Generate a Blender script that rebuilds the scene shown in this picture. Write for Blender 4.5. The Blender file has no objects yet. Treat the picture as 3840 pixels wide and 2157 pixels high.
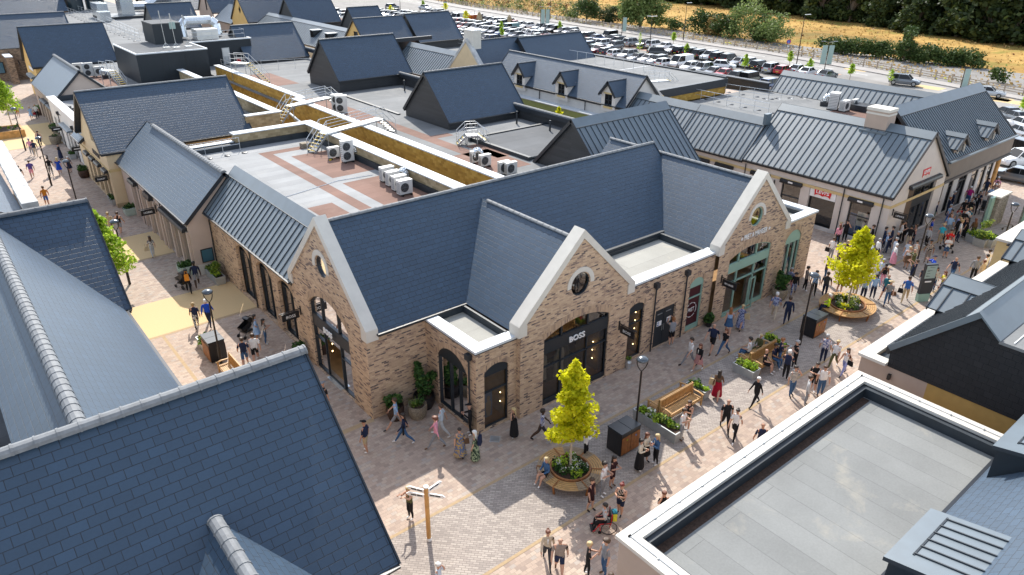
import bpy, bmesh, math, random
from mathutils import Vector, Matrix
from mathutils.geometry import delaunay_2d_cdt
R=math.radians; PI=math.pi
S=bpy.context.scene; C=S.collection
rnd=random.Random(11)

# ------------------------------------------------------------------ camera model (also used to find the place of things on the ground)
CAMZ=21.0; F0=2700.0; CX,CY=1920.0,1078.5
_th,_ro,_ya=R(26.1613),R(0.4630),R(50.5585)
_fw=Vector((math.cos(_th)*math.cos(_ya),math.cos(_th)*math.sin(_ya),-math.sin(_th)))
_rt=Vector((math.sin(_ya),-math.cos(_ya),0)); _up=_rt.cross(_fw)
RT=_rt*math.cos(_ro)+_up*math.sin(_ro); UP=-_rt*math.sin(_ro)+_up*math.cos(_ro); FW=_fw
def at(px,py,z=0.0):
    d=FW*F0+RT*(px-CX)-UP*(py-CY); t=(z-CAMZ)/d.z
    return Vector((d.x*t,d.y*t,z))
PAN={}
for _i,_n in enumerate('pqrs'):
    for _c in range(4): PAN['%s%d'%(_n,_c+1)]=(960*_c,(0,540,1080,1617)[_i],.37325)
PAN.update(c1=(3080,830,.22),c2=(3300,820,.22),c3=(3480,660,.22),c4=(3300,980,.22),c5=(3080,980,.22),c6=(3520,800,.22),
 l1=(0,200,.22),l2=(0,380,.22),l3=(0,560,.22),w4=(640,950,.33),w5=(680,1150,.33),a5=(2640,900,.18663),z3=(3360,840,.33),
 k1=(1680,40,.35714),k2=(2160,100,.35714),k3=(2600,180,.35714),k4=(1200,0,.35714),k5=(3480,380,.24725),k6=(3480,560,.24725),
 t1=(0,0,.43956),t2=(560,0,.43956),t3=(1600,0,.43956),t4=(2200,0,.43956))
def pp(p,x,y,z=0.0):
    o=PAN[p]; return at(o[0]+x*o[2],o[1]+y*o[2],z)

# ------------------------------------------------------------------ objects
def tag(o,label=None,cat=None,group=None,kind=None):
    if label: o['label']=label
    if cat: o['category']=cat
    if group: o['group']=group
    if kind: o['kind']=kind
    return o
def thing(name,label,cat,loc=(0,0,0),rz=0,group=None):
    o=bpy.data.objects.new(name,None); C.objects.link(o); o.empty_display_size=.3
    o.location=loc; o.rotation_euler=(0,0,rz)
    return tag(o,label,cat,group)
KIDS={}
def adopt(ch,par): 
    ch.parent=par; KIDS.setdefault(par.name,[]).append(ch)
def copy_tree(o,parent=None):
    c=o.copy(); C.objects.link(c)
    if parent is not None: adopt(c,parent)
    for ch in KIDS.get(o.name,[]): copy_tree(ch,c)
    return c
def world_loc(o):
    v=Vector((0,0,0))
    while o is not None: v+=o.location; o=o.parent
    return v

class MB:
    def __init__(s): s.v=[]; s.f=[]; s.m=[]
    def poly(s,pts,mi=0):
        n=len(s.v); s.v+= [tuple(p) for p in pts]; s.f.append(tuple(range(n,n+len(pts)))); s.m.append(mi)
    def mesh(s,vs,fs,mi=0):
        n=len(s.v); s.v+=[tuple(p) for p in vs]
        for f in fs: s.f.append(tuple(i+n for i in f)); s.m.append(mi)
    def box(s,x0,y0,z0,x1,y1,z1,mi=0,top=None):
        if x0>x1:x0,x1=x1,x0
        if y0>y1:y0,y1=y1,y0
        if z0>z1:z0,z1=z1,z0
        v=[(x0,y0,z0),(x1,y0,z0),(x1,y1,z0),(x0,y1,z0),(x0,y0,z1),(x1,y0,z1),(x1,y1,z1),(x0,y1,z1)]
        n=len(s.v); s.v+=v
        for i,f in enumerate(((3,2,1,0),(4,5,6,7),(0,1,5,4),(1,2,6,5),(2,3,7,6),(3,0,4,7))):
            s.f.append(tuple(k+n for k in f)); s.m.append(top if (i==1 and top is not None) else mi)
        return s
    def bar(s,p,q,w,h,mi=0,up=(0,0,1)):
        p,q=Vector(p),Vector(q); d=(q-p)
        if d.length<1e-6: return s
        d.normalize(); u=Vector(up)
        a=d.cross(u)
        if a.length<1e-4: a=d.cross(Vector((1,0,0)))
        a.normalize(); b=a.cross(d); a=a*w/2; b=b*h/2
        vs=[p-a-b,p+a-b,p+a+b,p-a+b,q-a-b,q+a-b,q+a+b,q-a+b]
        s.mesh(vs,((0,1,2,3),(7,6,5,4),(0,4,5,1),(1,5,6,2),(2,6,7,3),(3,7,4,0)),mi); return s
    def tube(s,p,q,r,n=6,mi=0,r2=None,caps=True):
        p,q=Vector(p),Vector(q); d=q-p
        if d.length<1e-6: return s
        d.normalize(); a=d.cross(Vector((0,0,1)))
        if a.length<1e-3: a=Vector((1,0,0))
        a.normalize(); b=d.cross(a); r2=r if r2 is None else r2
        vs=[p+(a*math.cos(2*PI*i/n)+b*math.sin(2*PI*i/n))*r for i in range(n)]+[q+(a*math.cos(2*PI*i/n)+b*math.sin(2*PI*i/n))*r2 for i in range(n)]
        fs=[(i,(i+1)%n,n+(i+1)%n,n+i) for i in range(n)]
        if caps: fs+=[tuple(range(n-1,-1,-1)),tuple(range(n,2*n))]
        s.mesh(vs,fs,mi); return s
    def path(s,pts,r,n=6,mi=0):
        for a,b in zip(pts,pts[1:]): s.tube(a,b,r,n,mi)
        return s
    def lathe(s,prof,c=(0,0,0),n=16,mi=0,sx=1,sy=1,close=False):
        c=Vector(c); vs=[]
        for r,z in prof:
            for i in range(n): vs.append((c.x+r*sx*math.cos(2*PI*i/n),c.y+r*sy*math.sin(2*PI*i/n),c.z+z))
        fs=[]
        for k in range(len(prof)-1):
            for i in range(n): fs.append((k*n+i,k*n+(i+1)%n,(k+1)*n+(i+1)%n,(k+1)*n+i))
        if prof[0][0]>1e-4: fs.append(tuple(range(n-1,-1,-1)))
        if prof[-1][0]>1e-4: fs.append(tuple(range((len(prof)-1)*n,len(prof)*n)))
        s.mesh(vs,fs,mi); return s
    def ball(s,c,r,mi=0,n=8,sz=1,k=5):
        s.lathe([(max(1e-5,r*math.sin(PI*i/k)),-r*sz*math.cos(PI*i/k)) for i in range(k+1)],c,n,mi); return s
    def build(s,name,mats,parent=None,smooth=False,origin=None,uv=True):
        me=bpy.data.meshes.new(name)
        if not isinstance(mats,(list,tuple)): mats=[mats]
        o=Vector(origin) if origin is not None else (world_loc(parent) if parent is not None else Vector((0,0,0)))
        vs=[(a-o.x,b-o.y,c-o.z) for a,b,c in s.v]
        me.from_pydata(vs,[],s.f)
        for m in mats: me.materials.append(m)
        me.polygons.foreach_set('material_index',s.m)
        if smooth: me.polygons.foreach_set('use_smooth',[True]*len(s.f))
        if uv:
            ul=me.uv_layers.new(name='UV'); co=[]
            for f in s.f:
                p=[Vector(s.v[i]) for i in f]
                n=Vector((0,0,0))
                for i in range(len(p)):
                    a,b=p[i],p[(i+1)%len(p)]
                    n.x+=(a.y-b.y)*(a.z+b.z); n.y+=(a.z-b.z)*(a.x+b.x); n.z+=(a.x-b.x)*(a.y+b.y)
                if n.length<1e-12: n=Vector((0,0,1))
                n.normalize()
                u=Vector((-n.y,n.x,0))
                if u.length<.12: u=Vector((1,0,0)); w=Vector((0,1,0))
                else: u.normalize(); w=n.cross(u)
                for q in p: co+=[q.dot(u),q.dot(w)]
            ul.data.foreach_set('uv',co)
        me.validate(); me.update()
        ob=bpy.data.objects.new(name,me); C.objects.link(ob)
        if parent is not None: adopt(ob,parent)
        elif origin is not None: ob.location=o
        return ob

# ------------------------------------------------------------------ materials
def newmat(name):
    m=bpy.data.materials.new(name); m.use_nodes=True; nt=m.node_tree; b=nt.nodes['Principled BSDF']
    return m,nt,b
def N(nt,t,**k):
    n=nt.nodes.new('ShaderNode'+t)
    for a,v in k.items(): setattr(n,a,v)
    return n
def L(nt,a,b): nt.links.new(a,b)
def ramp(nt,fac,stops,interp='LINEAR'):
    r=N(nt,'ValToRGB'); r.color_ramp.interpolation=interp; e=r.color_ramp.elements
    while len(e)<len(stops): e.new(.5)
    for i,(p,c) in enumerate(stops): e[i].position=p; e[i].color=(*c,1)
    L(nt,fac,r.inputs['Fac']); return r.outputs['Color']
def noise(nt,scale,detail=3,vec=None,rough=.55,dist=0):
    n=N(nt,'TexNoise'); n.inputs['Scale'].default_value=scale; n.inputs['Detail'].default_value=detail; n.inputs['Roughness'].default_value=rough
    n.inputs['Distortion'].default_value=dist
    if vec is None:
        g=N(nt,'NewGeometry'); vec=g.outputs['Position']
    L(nt,vec,n.inputs['Vector']); return n.outputs['Fac']
def mulc(nt,a,b,fac=1.0,mode='MULTIPLY'):
    m=N(nt,'MixRGB',blend_type=mode)
    if isinstance(fac,float): m.inputs[0].default_value=fac
    else: L(nt,fac,m.inputs[0])
    for i,x in ((1,a),(2,b)):
        if isinstance(x,tuple): m.inputs[i].default_value=(*x,1)
        else: L(nt,x,m.inputs[i])
    return m.outputs[0]
def bump(nt,b,h,dist=.01,st=.5):
    n=N(nt,'Bump'); n.inputs['Distance'].default_value=dist; n.inputs['Strength'].default_value=st
    L(nt,h,n.inputs['Height']); L(nt,n.outputs['Normal'],b.inputs['Normal'])
def plain(name,col,rough=.6,metal=0,var=.12,sc=3.0,spec=.5):
    m,nt,b=newmat(name); b.inputs['Roughness'].default_value=rough; b.inputs['Metallic'].default_value=metal
    b.inputs['Specular IOR Level'].default_value=spec
    if var:
        f=noise(nt,sc,4); lo=tuple(c*(1-var) for c in col); hi=tuple(min(1,c*(1+var)) for c in col)
        L(nt,ramp(nt,f,[(.3,lo),(.7,hi)]),b.inputs['Base Color'])
    else: b.inputs['Base Color'].default_value=(*col,1)
    return m
def bricky(name,stops,mortar,bw,bh,ms=.008,rough=.7,off=.5,freq=2,rot=0,weather=.15,wsc=.6,bmp=.006,spec=.4,mort_fac=1.0,squash=1,fine=0.0):
    """a course pattern on the metre UVs: random tone per unit, joints, slow weathering"""
    m,nt,b=newmat(name); tc=N(nt,'UVMap'); tc.uv_map='UV'; vec=tc.outputs['UV']
    if rot:
        mp=N(nt,'Mapping'); mp.inputs['Rotation'].default_value=(0,0,rot); L(nt,vec,mp.inputs['Vector']); vec=mp.outputs['Vector']
    t=N(nt,'TexBrick'); t.offset=off; t.offset_frequency=freq; t.squash=squash
    for k,v in (('Scale',1.0),('Mortar Size',ms),('Mortar Smooth',.1),('Bias',0.0),('Brick Width',bw),('Row Height',bh)): t.inputs[k].default_value=v
    t.inputs['Color1'].default_value=(0,0,0,1); t.inputs['Color2'].default_value=(1,1,1,1); t.inputs['Mortar'].default_value=(.5,.5,.5,1)
    L(nt,vec,t.inputs['Vector'])
    col=ramp(nt,t.outputs['Color'],stops)
    if weather:
        w=noise(nt,wsc,5); col=mulc(nt,col,ramp(nt,w,[(.3,(1-weather,)*3),(.72,(1+weather*.5,)*3)]))
    if fine:
        w2=noise(nt,14,3); col=mulc(nt,col,ramp(nt,w2,[(.3,(1-fine,)*3),(.7,(1+fine,)*3)]))
    mf=t.outputs['Fac']
    if mort_fac<1:
        mm=N(nt,'Math',operation='MULTIPLY'); L(nt,mf,mm.inputs[0]); mm.inputs[1].default_value=mort_fac; mf=mm.outputs[0]
    col=mulc(nt,col,mortar,mf,'MIX'); L(nt,col,b.inputs['Base Color'])
    b.inputs['Roughness'].default_value=rough; b.inputs['Specular IOR Level'].default_value=spec
    if bmp:
        iv=N(nt,'Math',operation='SUBTRACT'); iv.inputs[0].default_value=1; L(nt,t.outputs['Fac'],iv.inputs[1]); bump(nt,b,iv.outputs[0],bmp,.8)
    return m
M={}
def slate(name,c,bw=.40,bh=.25,sp=.6,ro=.5):
    c1=tuple(x*.90 for x in c); c2=tuple(x*1.0 for x in c); c3=tuple(x*1.14 for x in c)
    m=bricky(name,[(0,c1),(.45,c2),(.8,c2),(1,c3)],(c[0]*.22,c[1]*.22,c[2]*.24),bw,bh,.010,ro,weather=.07,wsc=.5,bmp=.010,spec=sp,fine=.05)
    b=m.node_tree.nodes['Principled BSDF']; b.inputs['Sheen Weight'].default_value=.16; b.inputs['Sheen Roughness'].default_value=.45; b.inputs['Sheen Tint'].default_value=(.80,.92,1,1); return m
SL=(.026,.055,.095)
M['slate']=slate('slate',SL)
M['slate_grey']=M['slate']
M['hung_slate']=slate('hung_slate',(.022,.022,.024),.33,.27,.2,.7)
M['brick']=bricky('stock_brick',[(0,(.10,.075,.075)),(.07,(.13,.095,.09)),(.14,(.30,.205,.155)),(.32,(.46,.32,.215)),(.7,(.54,.385,.255)),(1,(.60,.44,.30))],(.44,.34,.25),.26,.078,.006,.85,weather=.10,bmp=.004,mort_fac=.75,fine=.06)
M['arch_brick']=bricky('arch_brick',[(0,(.17,.12,.10)),(.12,(.3,.21,.15)),(.3,(.42,.29,.19)),(1,(.54,.38,.25))],(.38,.28,.2),.078,.30,.006,.85,off=0,weather=.1,bmp=.004,mort_fac=.7)
M['old_brick']=bricky('weathered_brick',[(0,(.10,.065,.045)),(.4,(.24,.15,.09)),(1,(.36,.24,.15))],(.28,.22,.16),.3,.1,.01,.9,weather=.2,bmp=.01)
M['ochre']=bricky('ochre_stone',[(0,(.36,.20,.035)),(.5,(.48,.28,.05)),(1,(.56,.35,.08))],(.40,.24,.05),.44,.215,.006,.85,weather=.15,bmp=.004)
M['buff']=bricky('buff_stone',[(0,(.30,.23,.13)),(.5,(.40,.31,.18)),(1,(.50,.40,.25))],(.36,.28,.17),.44,.215,.008,.85,weather=.18,bmp=.004)
def render(name,c): return plain(name,c,.9,0,.05,1.2,.2)
M['pink']=render('pink_render',(.52,.425,.36)); M['cream']=render('cream_render',(.66,.52,.33)); M['white_r']=render('white_render',(.66,.62,.57))
M['ochre_r']=render('ochre_render',(.66,.44,.17)); M['levi_r']=render('pale_render',(.62,.56,.51)); M['tan_r']=render('tan_render',(.42,.33,.27))
M['taupe']=render('taupe_render',(.22,.185,.155)); M['olive']=plain('olive_panel',(.24,.27,.085),.6,0,.05)
M['stone']=plain('pale_stone',(.60,.565,.50),.8,0,.05,2); M['coping']=plain('coping_metal',(.58,.61,.63),.5,0,.04,1,.4)
M['stone_grey']=plain('aged_stone',(.46,.46,.45),.85,0,.22,1.5); M['yel_stone']=plain('yellow_stone',(.60,.45,.22),.85,0,.06)
M['dark']=plain('anthracite_metal',(.022,.026,.032),.4,0,.08,2,.5); M['black']=plain('black_paint',(.012,.012,.014),.4,0,0)
M['navyframe']=plain('blue_black_frame',(.016,.023,.030),.35,0,.05,2,.5); M['sage']=plain('sage_green_paint',(.25,.40,.33),.45,0,.04)
M['sage_d']=plain('deep_sage_paint',(.18,.31,.26),.45,0,.04); M['maroon']=plain('maroon_vinyl',(.055,.006,.012),.3,0,.05)
M['clad']=bricky('charcoal_cladding',[(0,(.030,.032,.035)),(1,(.042,.044,.048))],(.012,.013,.014),4.2,.20,.006,.5,off=.5,weather=.08,bmp=.006,spec=.4)
M['boxclad']=bricky('blue_black_cladding',[(0,(.014,.020,.026)),(1,(.020,.027,.034))],(.006,.008,.010),3.1,8.0,.012,.45,off=0,weather=.08,bmp=.004,spec=.4)
def seam(name,c):
    m,nt,b=newmat(name); b.inputs['Sheen Weight'].default_value=.25; b.inputs['Sheen Roughness'].default_value=.4; f=noise(nt,1.2,4); c1=tuple(x*.88 for x in c); c2=tuple(x*1.12 for x in c)
    col=ramp(nt,f,[(.3,c1),(.7,c2)]); L(nt,col,b.inputs['Base Color']); b.inputs['Metallic'].default_value=.0
    b.inputs['Roughness'].default_value=.45; b.inputs['Specular IOR Level'].default_value=.95
    return m
M['seam']=seam('standing_seam_zinc',(.085,.118,.142)); M['seam_d']=M['seam']; M['rib']=plain('seam_rib',(.030,.038,.046),.5,0,0)
def felt(name,c,stain,bw=9.0,bh=1.0,amt=.5,rot=0):
    m=bricky(name,[(0,tuple(x*.92 for x in c)),(1,tuple(x*1.06 for x in c))],tuple(x*.55 for x in c),bw,bh,.012,.9,off=.37,weather=.16,wsc=.35,bmp=.004,spec=.25,mort_fac=.55,fine=.05,rot=rot)
    nt=m.node_tree; b=nt.nodes['Principled BSDF']; src=b.inputs['Base Color'].links[0].from_socket
    w=noise(nt,.55,6,None,.65,.4); r=ramp(nt,w,[(.56,(0,0,0)),(.74,(amt,)*3)]); L(nt,mulc(nt,src,stain,r,'MIX'),b.inputs['Base Color']); return m
M['felt']=felt('grey_roof_felt',(.215,.22,.22),(.30,.29,.27)); M['felt_brown']=felt('brown_roof_felt',(.225,.135,.105),(.30,.21,.17),amt=.35)
M['felt_d']=felt('dark_roof_felt',(.13,.135,.14),(.19,.18,.175)); M['felt_p']=felt('pale_roof_felt',(.32,.325,.325),(.42,.41,.38)); M['felt_w']=felt('stained_roof_membrane',(.245,.25,.24),(.42,.38,.30),9,.95,.55,R(90))
M['felt_y']=felt('sun_bleached_membrane',(.40,.39,.35),(.60,.52,.38),5,1.2,.8)
M['upstand']=plain('black_felt_upstand',(.022,.030,.038),.55,0,.25,1.5)
M['ridge']=plain('ridge_tile_grey',(.17,.18,.19),.7,0,.2,4); M['ridge_d']=plain('slate_grey_ridge',(.075,.086,.10),.6,0,.2,4)
def glassmat(name,tint,gl=1.0):
    m,nt,b=newmat(name); nt.nodes.remove(b); o=nt.nodes['Material Output']
    tr=N(nt,'BsdfTransparent'); tr.inputs[0].default_value=(*tint,1); g=N(nt,'BsdfGlossy'); g.inputs['Roughness'].default_value=.015; g.inputs['Color'].default_value=(.95,.97,1,1)
    fr=N(nt,'Fresnel'); fr.inputs['IOR'].default_value=1.55; mx=N(nt,'MixShader'); ml=N(nt,'Math',operation='MULTIPLY'); ml.use_clamp=True; ml.inputs[1].default_value=1.7*gl
    L(nt,fr.outputs[0],ml.inputs[0]); L(nt,ml.outputs[0],mx.inputs[0]); L(nt,tr.outputs[0],mx.inputs[1]); L(nt,g.outputs[0],mx.inputs[2]); L(nt,mx.outputs[0],o.inputs['Surface']); return m
M['glass']=glassmat('shop_glass',(.62,.62,.58)); M['dglass']=plain('dark_glazing',(.014,.016,.018),.04,0,0,1,.9)
M['bglass']=plain('blue_poster_glass',(.06,.15,.20),.15,0,.05)
M['wood']=plain('oak_boards',(.46,.25,.09),.6,0,.25,5); M['teak']=plain('teak_slats',(.47,.27,.10),.55,0,.18,6); M['teak_w']=plain('silvered_slats',(.30,.22,.14),.7,0,.25,5)
M['cedar']=plain('cedar_boards',(.26,.10,.025),.5,0,.3,5); M['sleeper']=plain('orange_sleeper_timber',(.52,.27,.08),.6,0,.25,3); M['fence']=plain('weathered_fence_wood',(.36,.29,.22),.85,0,.2,2)
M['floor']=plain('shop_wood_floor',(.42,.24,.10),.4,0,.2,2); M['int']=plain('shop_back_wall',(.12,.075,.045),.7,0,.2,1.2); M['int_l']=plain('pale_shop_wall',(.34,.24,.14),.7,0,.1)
M['galv']=plain('galvanised_steel',(.50,.52,.53),.38,.75,.15,4); M['rail']=plain('bright_steel_tube',(.62,.64,.65),.3,.6,.05); M['foil']=plain('silver_duct_foil',(.62,.65,.67),.22,.8,.15,6)
M['white']=plain('white_paint',(.78,.78,.77),.5,0,.04); M['ac']=plain('ac_casing_white',(.66,.65,.61),.5,0,.05,2); M['acg']=plain('ac_grille_grey',(.16,.17,.175),.6,0,.1); M['acb']=plain('heat_exchanger',(.05,.095,.115),.5,0,.1,8)
M['yellow']=plain('yellow_nosing',(.66,.46,.02),.6,0,.05); M['red']=plain('red_paint',(.55,.012,.015),.4,0,0); M['lred']=plain('logo_red',(.62,.010,.018),.45,0,0)
M['pole']=plain('dark_bronze_pole',(.022,.018,.016),.35,.3,0); M['lamphead']=plain('grey_lamp_head',(.10,.115,.13),.22,.5,0)
M['soil']=plain('bark_mulch',(.060,.034,.022),.95,0,.5,12); M['planter']=plain('zinc_planter',(.40,.42,.42),.5,.4,.1); M['sageplanter']=plain('sage_planter',(.42,.50,.43),.6,0,.05)
M['basket']=bricky('basket_weave',[(0,(.30,.25,.18)),(1,(.46,.40,.31))],(.13,.10,.07),.07,.045,.007,.9,bmp=.01); M['barrel']=plain('dark_barrel_wood',(.045,.022,.015),.6,0,.3,5)
M['banner']=plain('sage_banner',(.30,.40,.37),.7,0,.03); M['orange']=plain('orange_bollard',(.62,.20,.03),.6,0,.05); M['lamp']=None
m,nt,b=newmat('warm_lamp'); b.inputs['Emission Color'].default_value=(1,.72,.35,1); b.inputs['Emission Strength'].default_value=5; M['lamp']=m
# ground
M['paver']=bricky('block_paving',[(0,(.335,.26,.215)),(.3,(.42,.325,.26)),(.6,(.455,.35,.28)),(.85,(.49,.395,.315)),(1,(.39,.34,.30))],(.29,.235,.195),.25,.17,.006,.85,weather=.14,wsc=.25,bmp=.003,spec=.3,mort_fac=.8,fine=.05)
M['paver_g']=bricky('grey_block_paving',[(0,(.30,.26,.23)),(.5,(.38,.33,.29)),(1,(.44,.385,.335))],(.23,.20,.18),.25,.105,.011,.88,weather=.12,wsc=.3,bmp=.004,spec=.3,rot=R(45),fine=.05)
M['resin']=plain('cream_resin',(.62,.46,.255),.9,0,.07,18,.2); M['edge']=plain('tan_paving_edge',(.40,.29,.17),.9,0,.1,6)
M['tarmac']=plain('road_tarmac',(.30,.285,.265),.9,0,.12,.35,.3); M['tarmac_d']=plain('car_park_tarmac',(.235,.222,.205),.9,0,.16,.3,.3)  # road tarmac is paler than the car park tarmac
M['bay']=plain('red_bay_paving',(.40,.26,.19),.9,0,.14,.5,.3); M['footway']=plain('footway_asphalt',(.34,.315,.29),.9,0,.1,.5); M['kerb']=plain('painted_kerb_shadow',(.10,.085,.075),.9,0,.2,2); M['paint']=plain('road_marking',(.72,.71,.68),.8,0,.08,3)
M['tact']=plain('buff_tactile',(.55,.40,.20),.9,0,.1,3)
def leafmat(name,c1,c2,c3,tr=.35,sc=1.0):
    m,nt,b=newmat(name); oi=N(nt,'NewGeometry'); f=noise(nt,sc,3)
    rv=N(nt,'Math',operation='ADD'); L(nt,f,rv.inputs[0]); q=N(nt,'Math',operation='MULTIPLY_ADD'); L(nt,oi.outputs['Random Per Island'],q.inputs[0]); q.inputs[1].default_value=.5; q.inputs[2].default_value=-.25; L(nt,q.outputs[0],rv.inputs[1])
    col=ramp(nt,rv.outputs[0],[(.22,c1),(.5,c2),(.8,c3)]); L(nt,col,b.inputs['Base Color']); b.inputs['Roughness'].default_value=.6; b.inputs['Specular IOR Level'].default_value=.25
    t=N(nt,'BsdfTranslucent'); L(nt,col,t.inputs['Color']); mx=N(nt,'MixShader'); mx.inputs[0].default_value=tr; o=nt.nodes['Material Output']
    L(nt,b.outputs[0],mx.inputs[1]); L(nt,t.outputs[0],mx.inputs[2]); L(nt,mx.outputs[0],o.inputs['Surface']); return m
M['lime']=leafmat('lime_leaves',(.50,.52,.012),(.66,.66,.016),(.78,.72,.03),.5,2); M['spring']=leafmat('fresh_green_leaves',(.20,.34,.025),(.36,.52,.04),(.50,.62,.08),.45,2)
M['wood_l']=leafmat('woodland_leaves',(.020,.034,.012),(.040,.062,.018),(.085,.11,.03),.2,.12); M['willow']=leafmat('willow_leaves',(.09,.13,.035),(.16,.22,.06),(.26,.31,.11),.3,.25)
M['hedge']=leafmat('hedge_leaves',(.03,.055,.015),(.06,.10,.025),(.12,.16,.045),.25,.4); M['shrub']=leafmat('shrub_leaves',(.02,.055,.015),(.05,.12,.03),(.12,.21,.05),.3,4)
M['bloom']=leafmat('planter_leaves',(.06,.13,.02),(.17,.27,.04),(.42,.46,.10),.3,6); M['dry']=leafmat('dry_grass_blades',(.34,.21,.07),(.50,.33,.12),(.62,.46,.20),.3,.2)
M['dock']=leafmat('dry_dock_stalks',(.10,.045,.02),(.18,.08,.035),(.26,.13,.06),.2,1); M['flower']=leafmat('white_flowers',(.6,.6,.5),(.75,.74,.66),(.8,.8,.75),.3,6)
M['bark']=plain('tree_bark',(.16,.12,.085),.9,0,.25,5); M['pbark']=plain('pale_young_bark',(.42,.35,.27),.85,0,.15,6)

# ------------------------------------------------------------------ building helpers
def arch(u0,u1,z0,zs,za,n=10):
    """opening outline: flat sill z0, springing zs, crown za"""
    if za-zs<.02: return [(u0,z0),(u1,z0),(u1,zs),(u0,zs)]
    w=(u1-u0)/2; h=za-zs; r=(w*w+h*h)/(2*h); cz=za-r; um=(u0+u1)/2; a=math.asin(min(1,w/r)); 
    return [(u0,z0),(u1,z0)]+[(um+r*math.sin(a-2*a*i/n),cz+r*math.cos(a-2*a*i/n)) for i in range(n+1)]
def circ(u,z,r,n=20): return [(u+r*math.cos(2*PI*i/n),z+r*math.sin(2*PI*i/n)) for i in range(n)]
def inside(p,poly):
    x,y=p; c=False; j=len(poly)-1
    for i in range(len(poly)):
        a,b=poly[i],poly[j]
        if (a[1]>y)!=(b[1]>y) and x<(b[0]-a[0])*(y-a[1])/(b[1]-a[1])+a[0]: c=not c
        j=i
    return c
def clipz(poly,zlo,zhi):
    def cl(ps,z,keep_above):
        out=[]
        for i in range(len(ps)):
            a,b=ps[i],ps[(i+1)%len(ps)]; ia=(a[1]>=z)==keep_above or a[1]==z; ib=(b[1]>=z)==keep_above or b[1]==z
            if ia: out.append(a)
            if ia!=ib:
                t=(z-a[1])/(b[1]-a[1]); out.append((a[0]+(b[0]-a[0])*t,z))
        return out
    p=cl(poly,zlo,True)
    return cl(p,zhi,False) if p else []
class Face:
    """a vertical wall face: u runs along it, n points out of the building"""
    def __init__(s,ax,c,out): s.ax,s.c,s.out=ax,c,out
    def P(s,u,z,d=0):  # d metres out of the wall
        return Vector((s.c+s.out*d,u,z)) if s.ax=='x' else Vector((u,s.c+s.out*d,z))
def wall(par,face,outer,holes,m,rev=.2,name='wall',mats=None):
    vs=[]; es=[]
    for pl in [outer]+holes:
        n=len(vs); vs+=[Vector(p) for p in pl]; es+=[(n+i,n+(i+1)%len(pl)) for i in range(len(pl))]
    ov,_,of,_,_,_=delaunay_2d_cdt(vs,es,[],0,1e-5)
    mb=MB()
    flip=(face.ax=='x')==(face.out<0)
    for f in of:
        c=sum((ov[i] for i in f),Vector((0,0)))/len(f)
        if inside(c,outer) and not any(inside(c,h) for h in holes):
            p=[face.P(ov[i].x,ov[i].y) for i in f]
            if (face.ax=='x' and face.out<0) or (face.ax=='y' and face.out>0): p=p[::-1]
            mb.poly(p,0)
    for h in holes:
        for i in range(len(h)):
            a,b=h[i],h[(i+1)%len(h)]; mb.poly([face.P(*a),face.P(*b),face.P(*b,-rev),face.P(*a,-rev)],0)
    return mb.build(name,[m],par)
def window(par,face,poly,fm,gm,mull=(),trans=(),panels=(),rec=.18,fw=.08,name='window',label=None,bar=.05,open_rect=None):
    mb=MB(); d=-rec+.04
    for i in range(len(poly)):
        a,b=poly[i],poly[(i+1)%len(poly)]
        if (Vector(a)-Vector(b)).length>.01: mb.bar(face.P(*a,d),face.P(*b,d),.09,fw*2,0,up=face.P(1,0)-face.P(0,0) if abs(a[0]-b[0])<.02 else (0,0,1))
    um0,um1=min(p[0] for p in poly),max(p[0] for p in poly)
    def zr(u):
        zs=[]
        for i in range(len(poly)):
            a,b=poly[i],poly[(i+1)%len(poly)]
            if (a[0]-u)*(b[0]-u)<=0 and abs(a[0]-b[0])>1e-6: zs.append(a[1]+(b[1]-a[1])*(u-a[0])/(b[0]-a[0]))
        return min(zs),max(zs)
    for u in mull:
        z0,z1=(zr(u) if not isinstance(u,tuple) else (u[1],u[2])); uu=u[0] if isinstance(u,tuple) else u
        mb.bar(face.P(uu,z0,d),face.P(uu,z1,d),bar*1.6,.08,0,up=face.P(0,0,1)-face.P(0,0,0))
    for z in trans:
        if isinstance(z,tuple): a,b,zz=z
        else:
            c=clipz(poly,z-.01,z+.01); a,b,zz=min(p[0] for p in c),max(p[0] for p in c),z
        mb.bar(face.P(a,zz,d),face.P(b,zz,d),.08,bar*1.3,0)
    for z0,z1 in panels:
        c=clipz(poly,z0,z1)
        if len(c)>2:
            p=[face.P(*q,d+.055) for q in c]; mb.poly(p,0)
            for i in range(len(c)): mb.poly([face.P(*c[i],d+.055),face.P(*c[(i+1)%len(c)],d+.055),face.P(*c[(i+1)%len(c)],d-.03),face.P(*c[i],d-.03)],0)
    w=mb.build(name,fm,par)
    if label: w['label']=label
    g=MB(); p=[face.P(*q,-rec) for q in poly]
    if open_rect:
        vs=[Vector(q) for q in poly]; n=len(vs); es=[(i,(i+1)%n) for i in range(n)]; h=[(open_rect[0],open_rect[2]),(open_rect[1],open_rect[2]),(open_rect[1],open_rect[3]),(open_rect[0],open_rect[3])]
        es+=[(n+i,n+(i+1)%4) for i in range(4)]; ov,_,of,_,_,_=delaunay_2d_cdt(vs+[Vector(q) for q in h],es,[],0,1e-5)
        for f in of:
            c=sum((ov[i] for i in f),Vector((0,0)))/len(f)
            if inside(c,poly) and not inside(c,h): g.poly([face.P(ov[i].x,ov[i].y,-rec) for i in f])
    else: g.poly(p)
    g.build('pane',gm,w)
    return w
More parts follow.
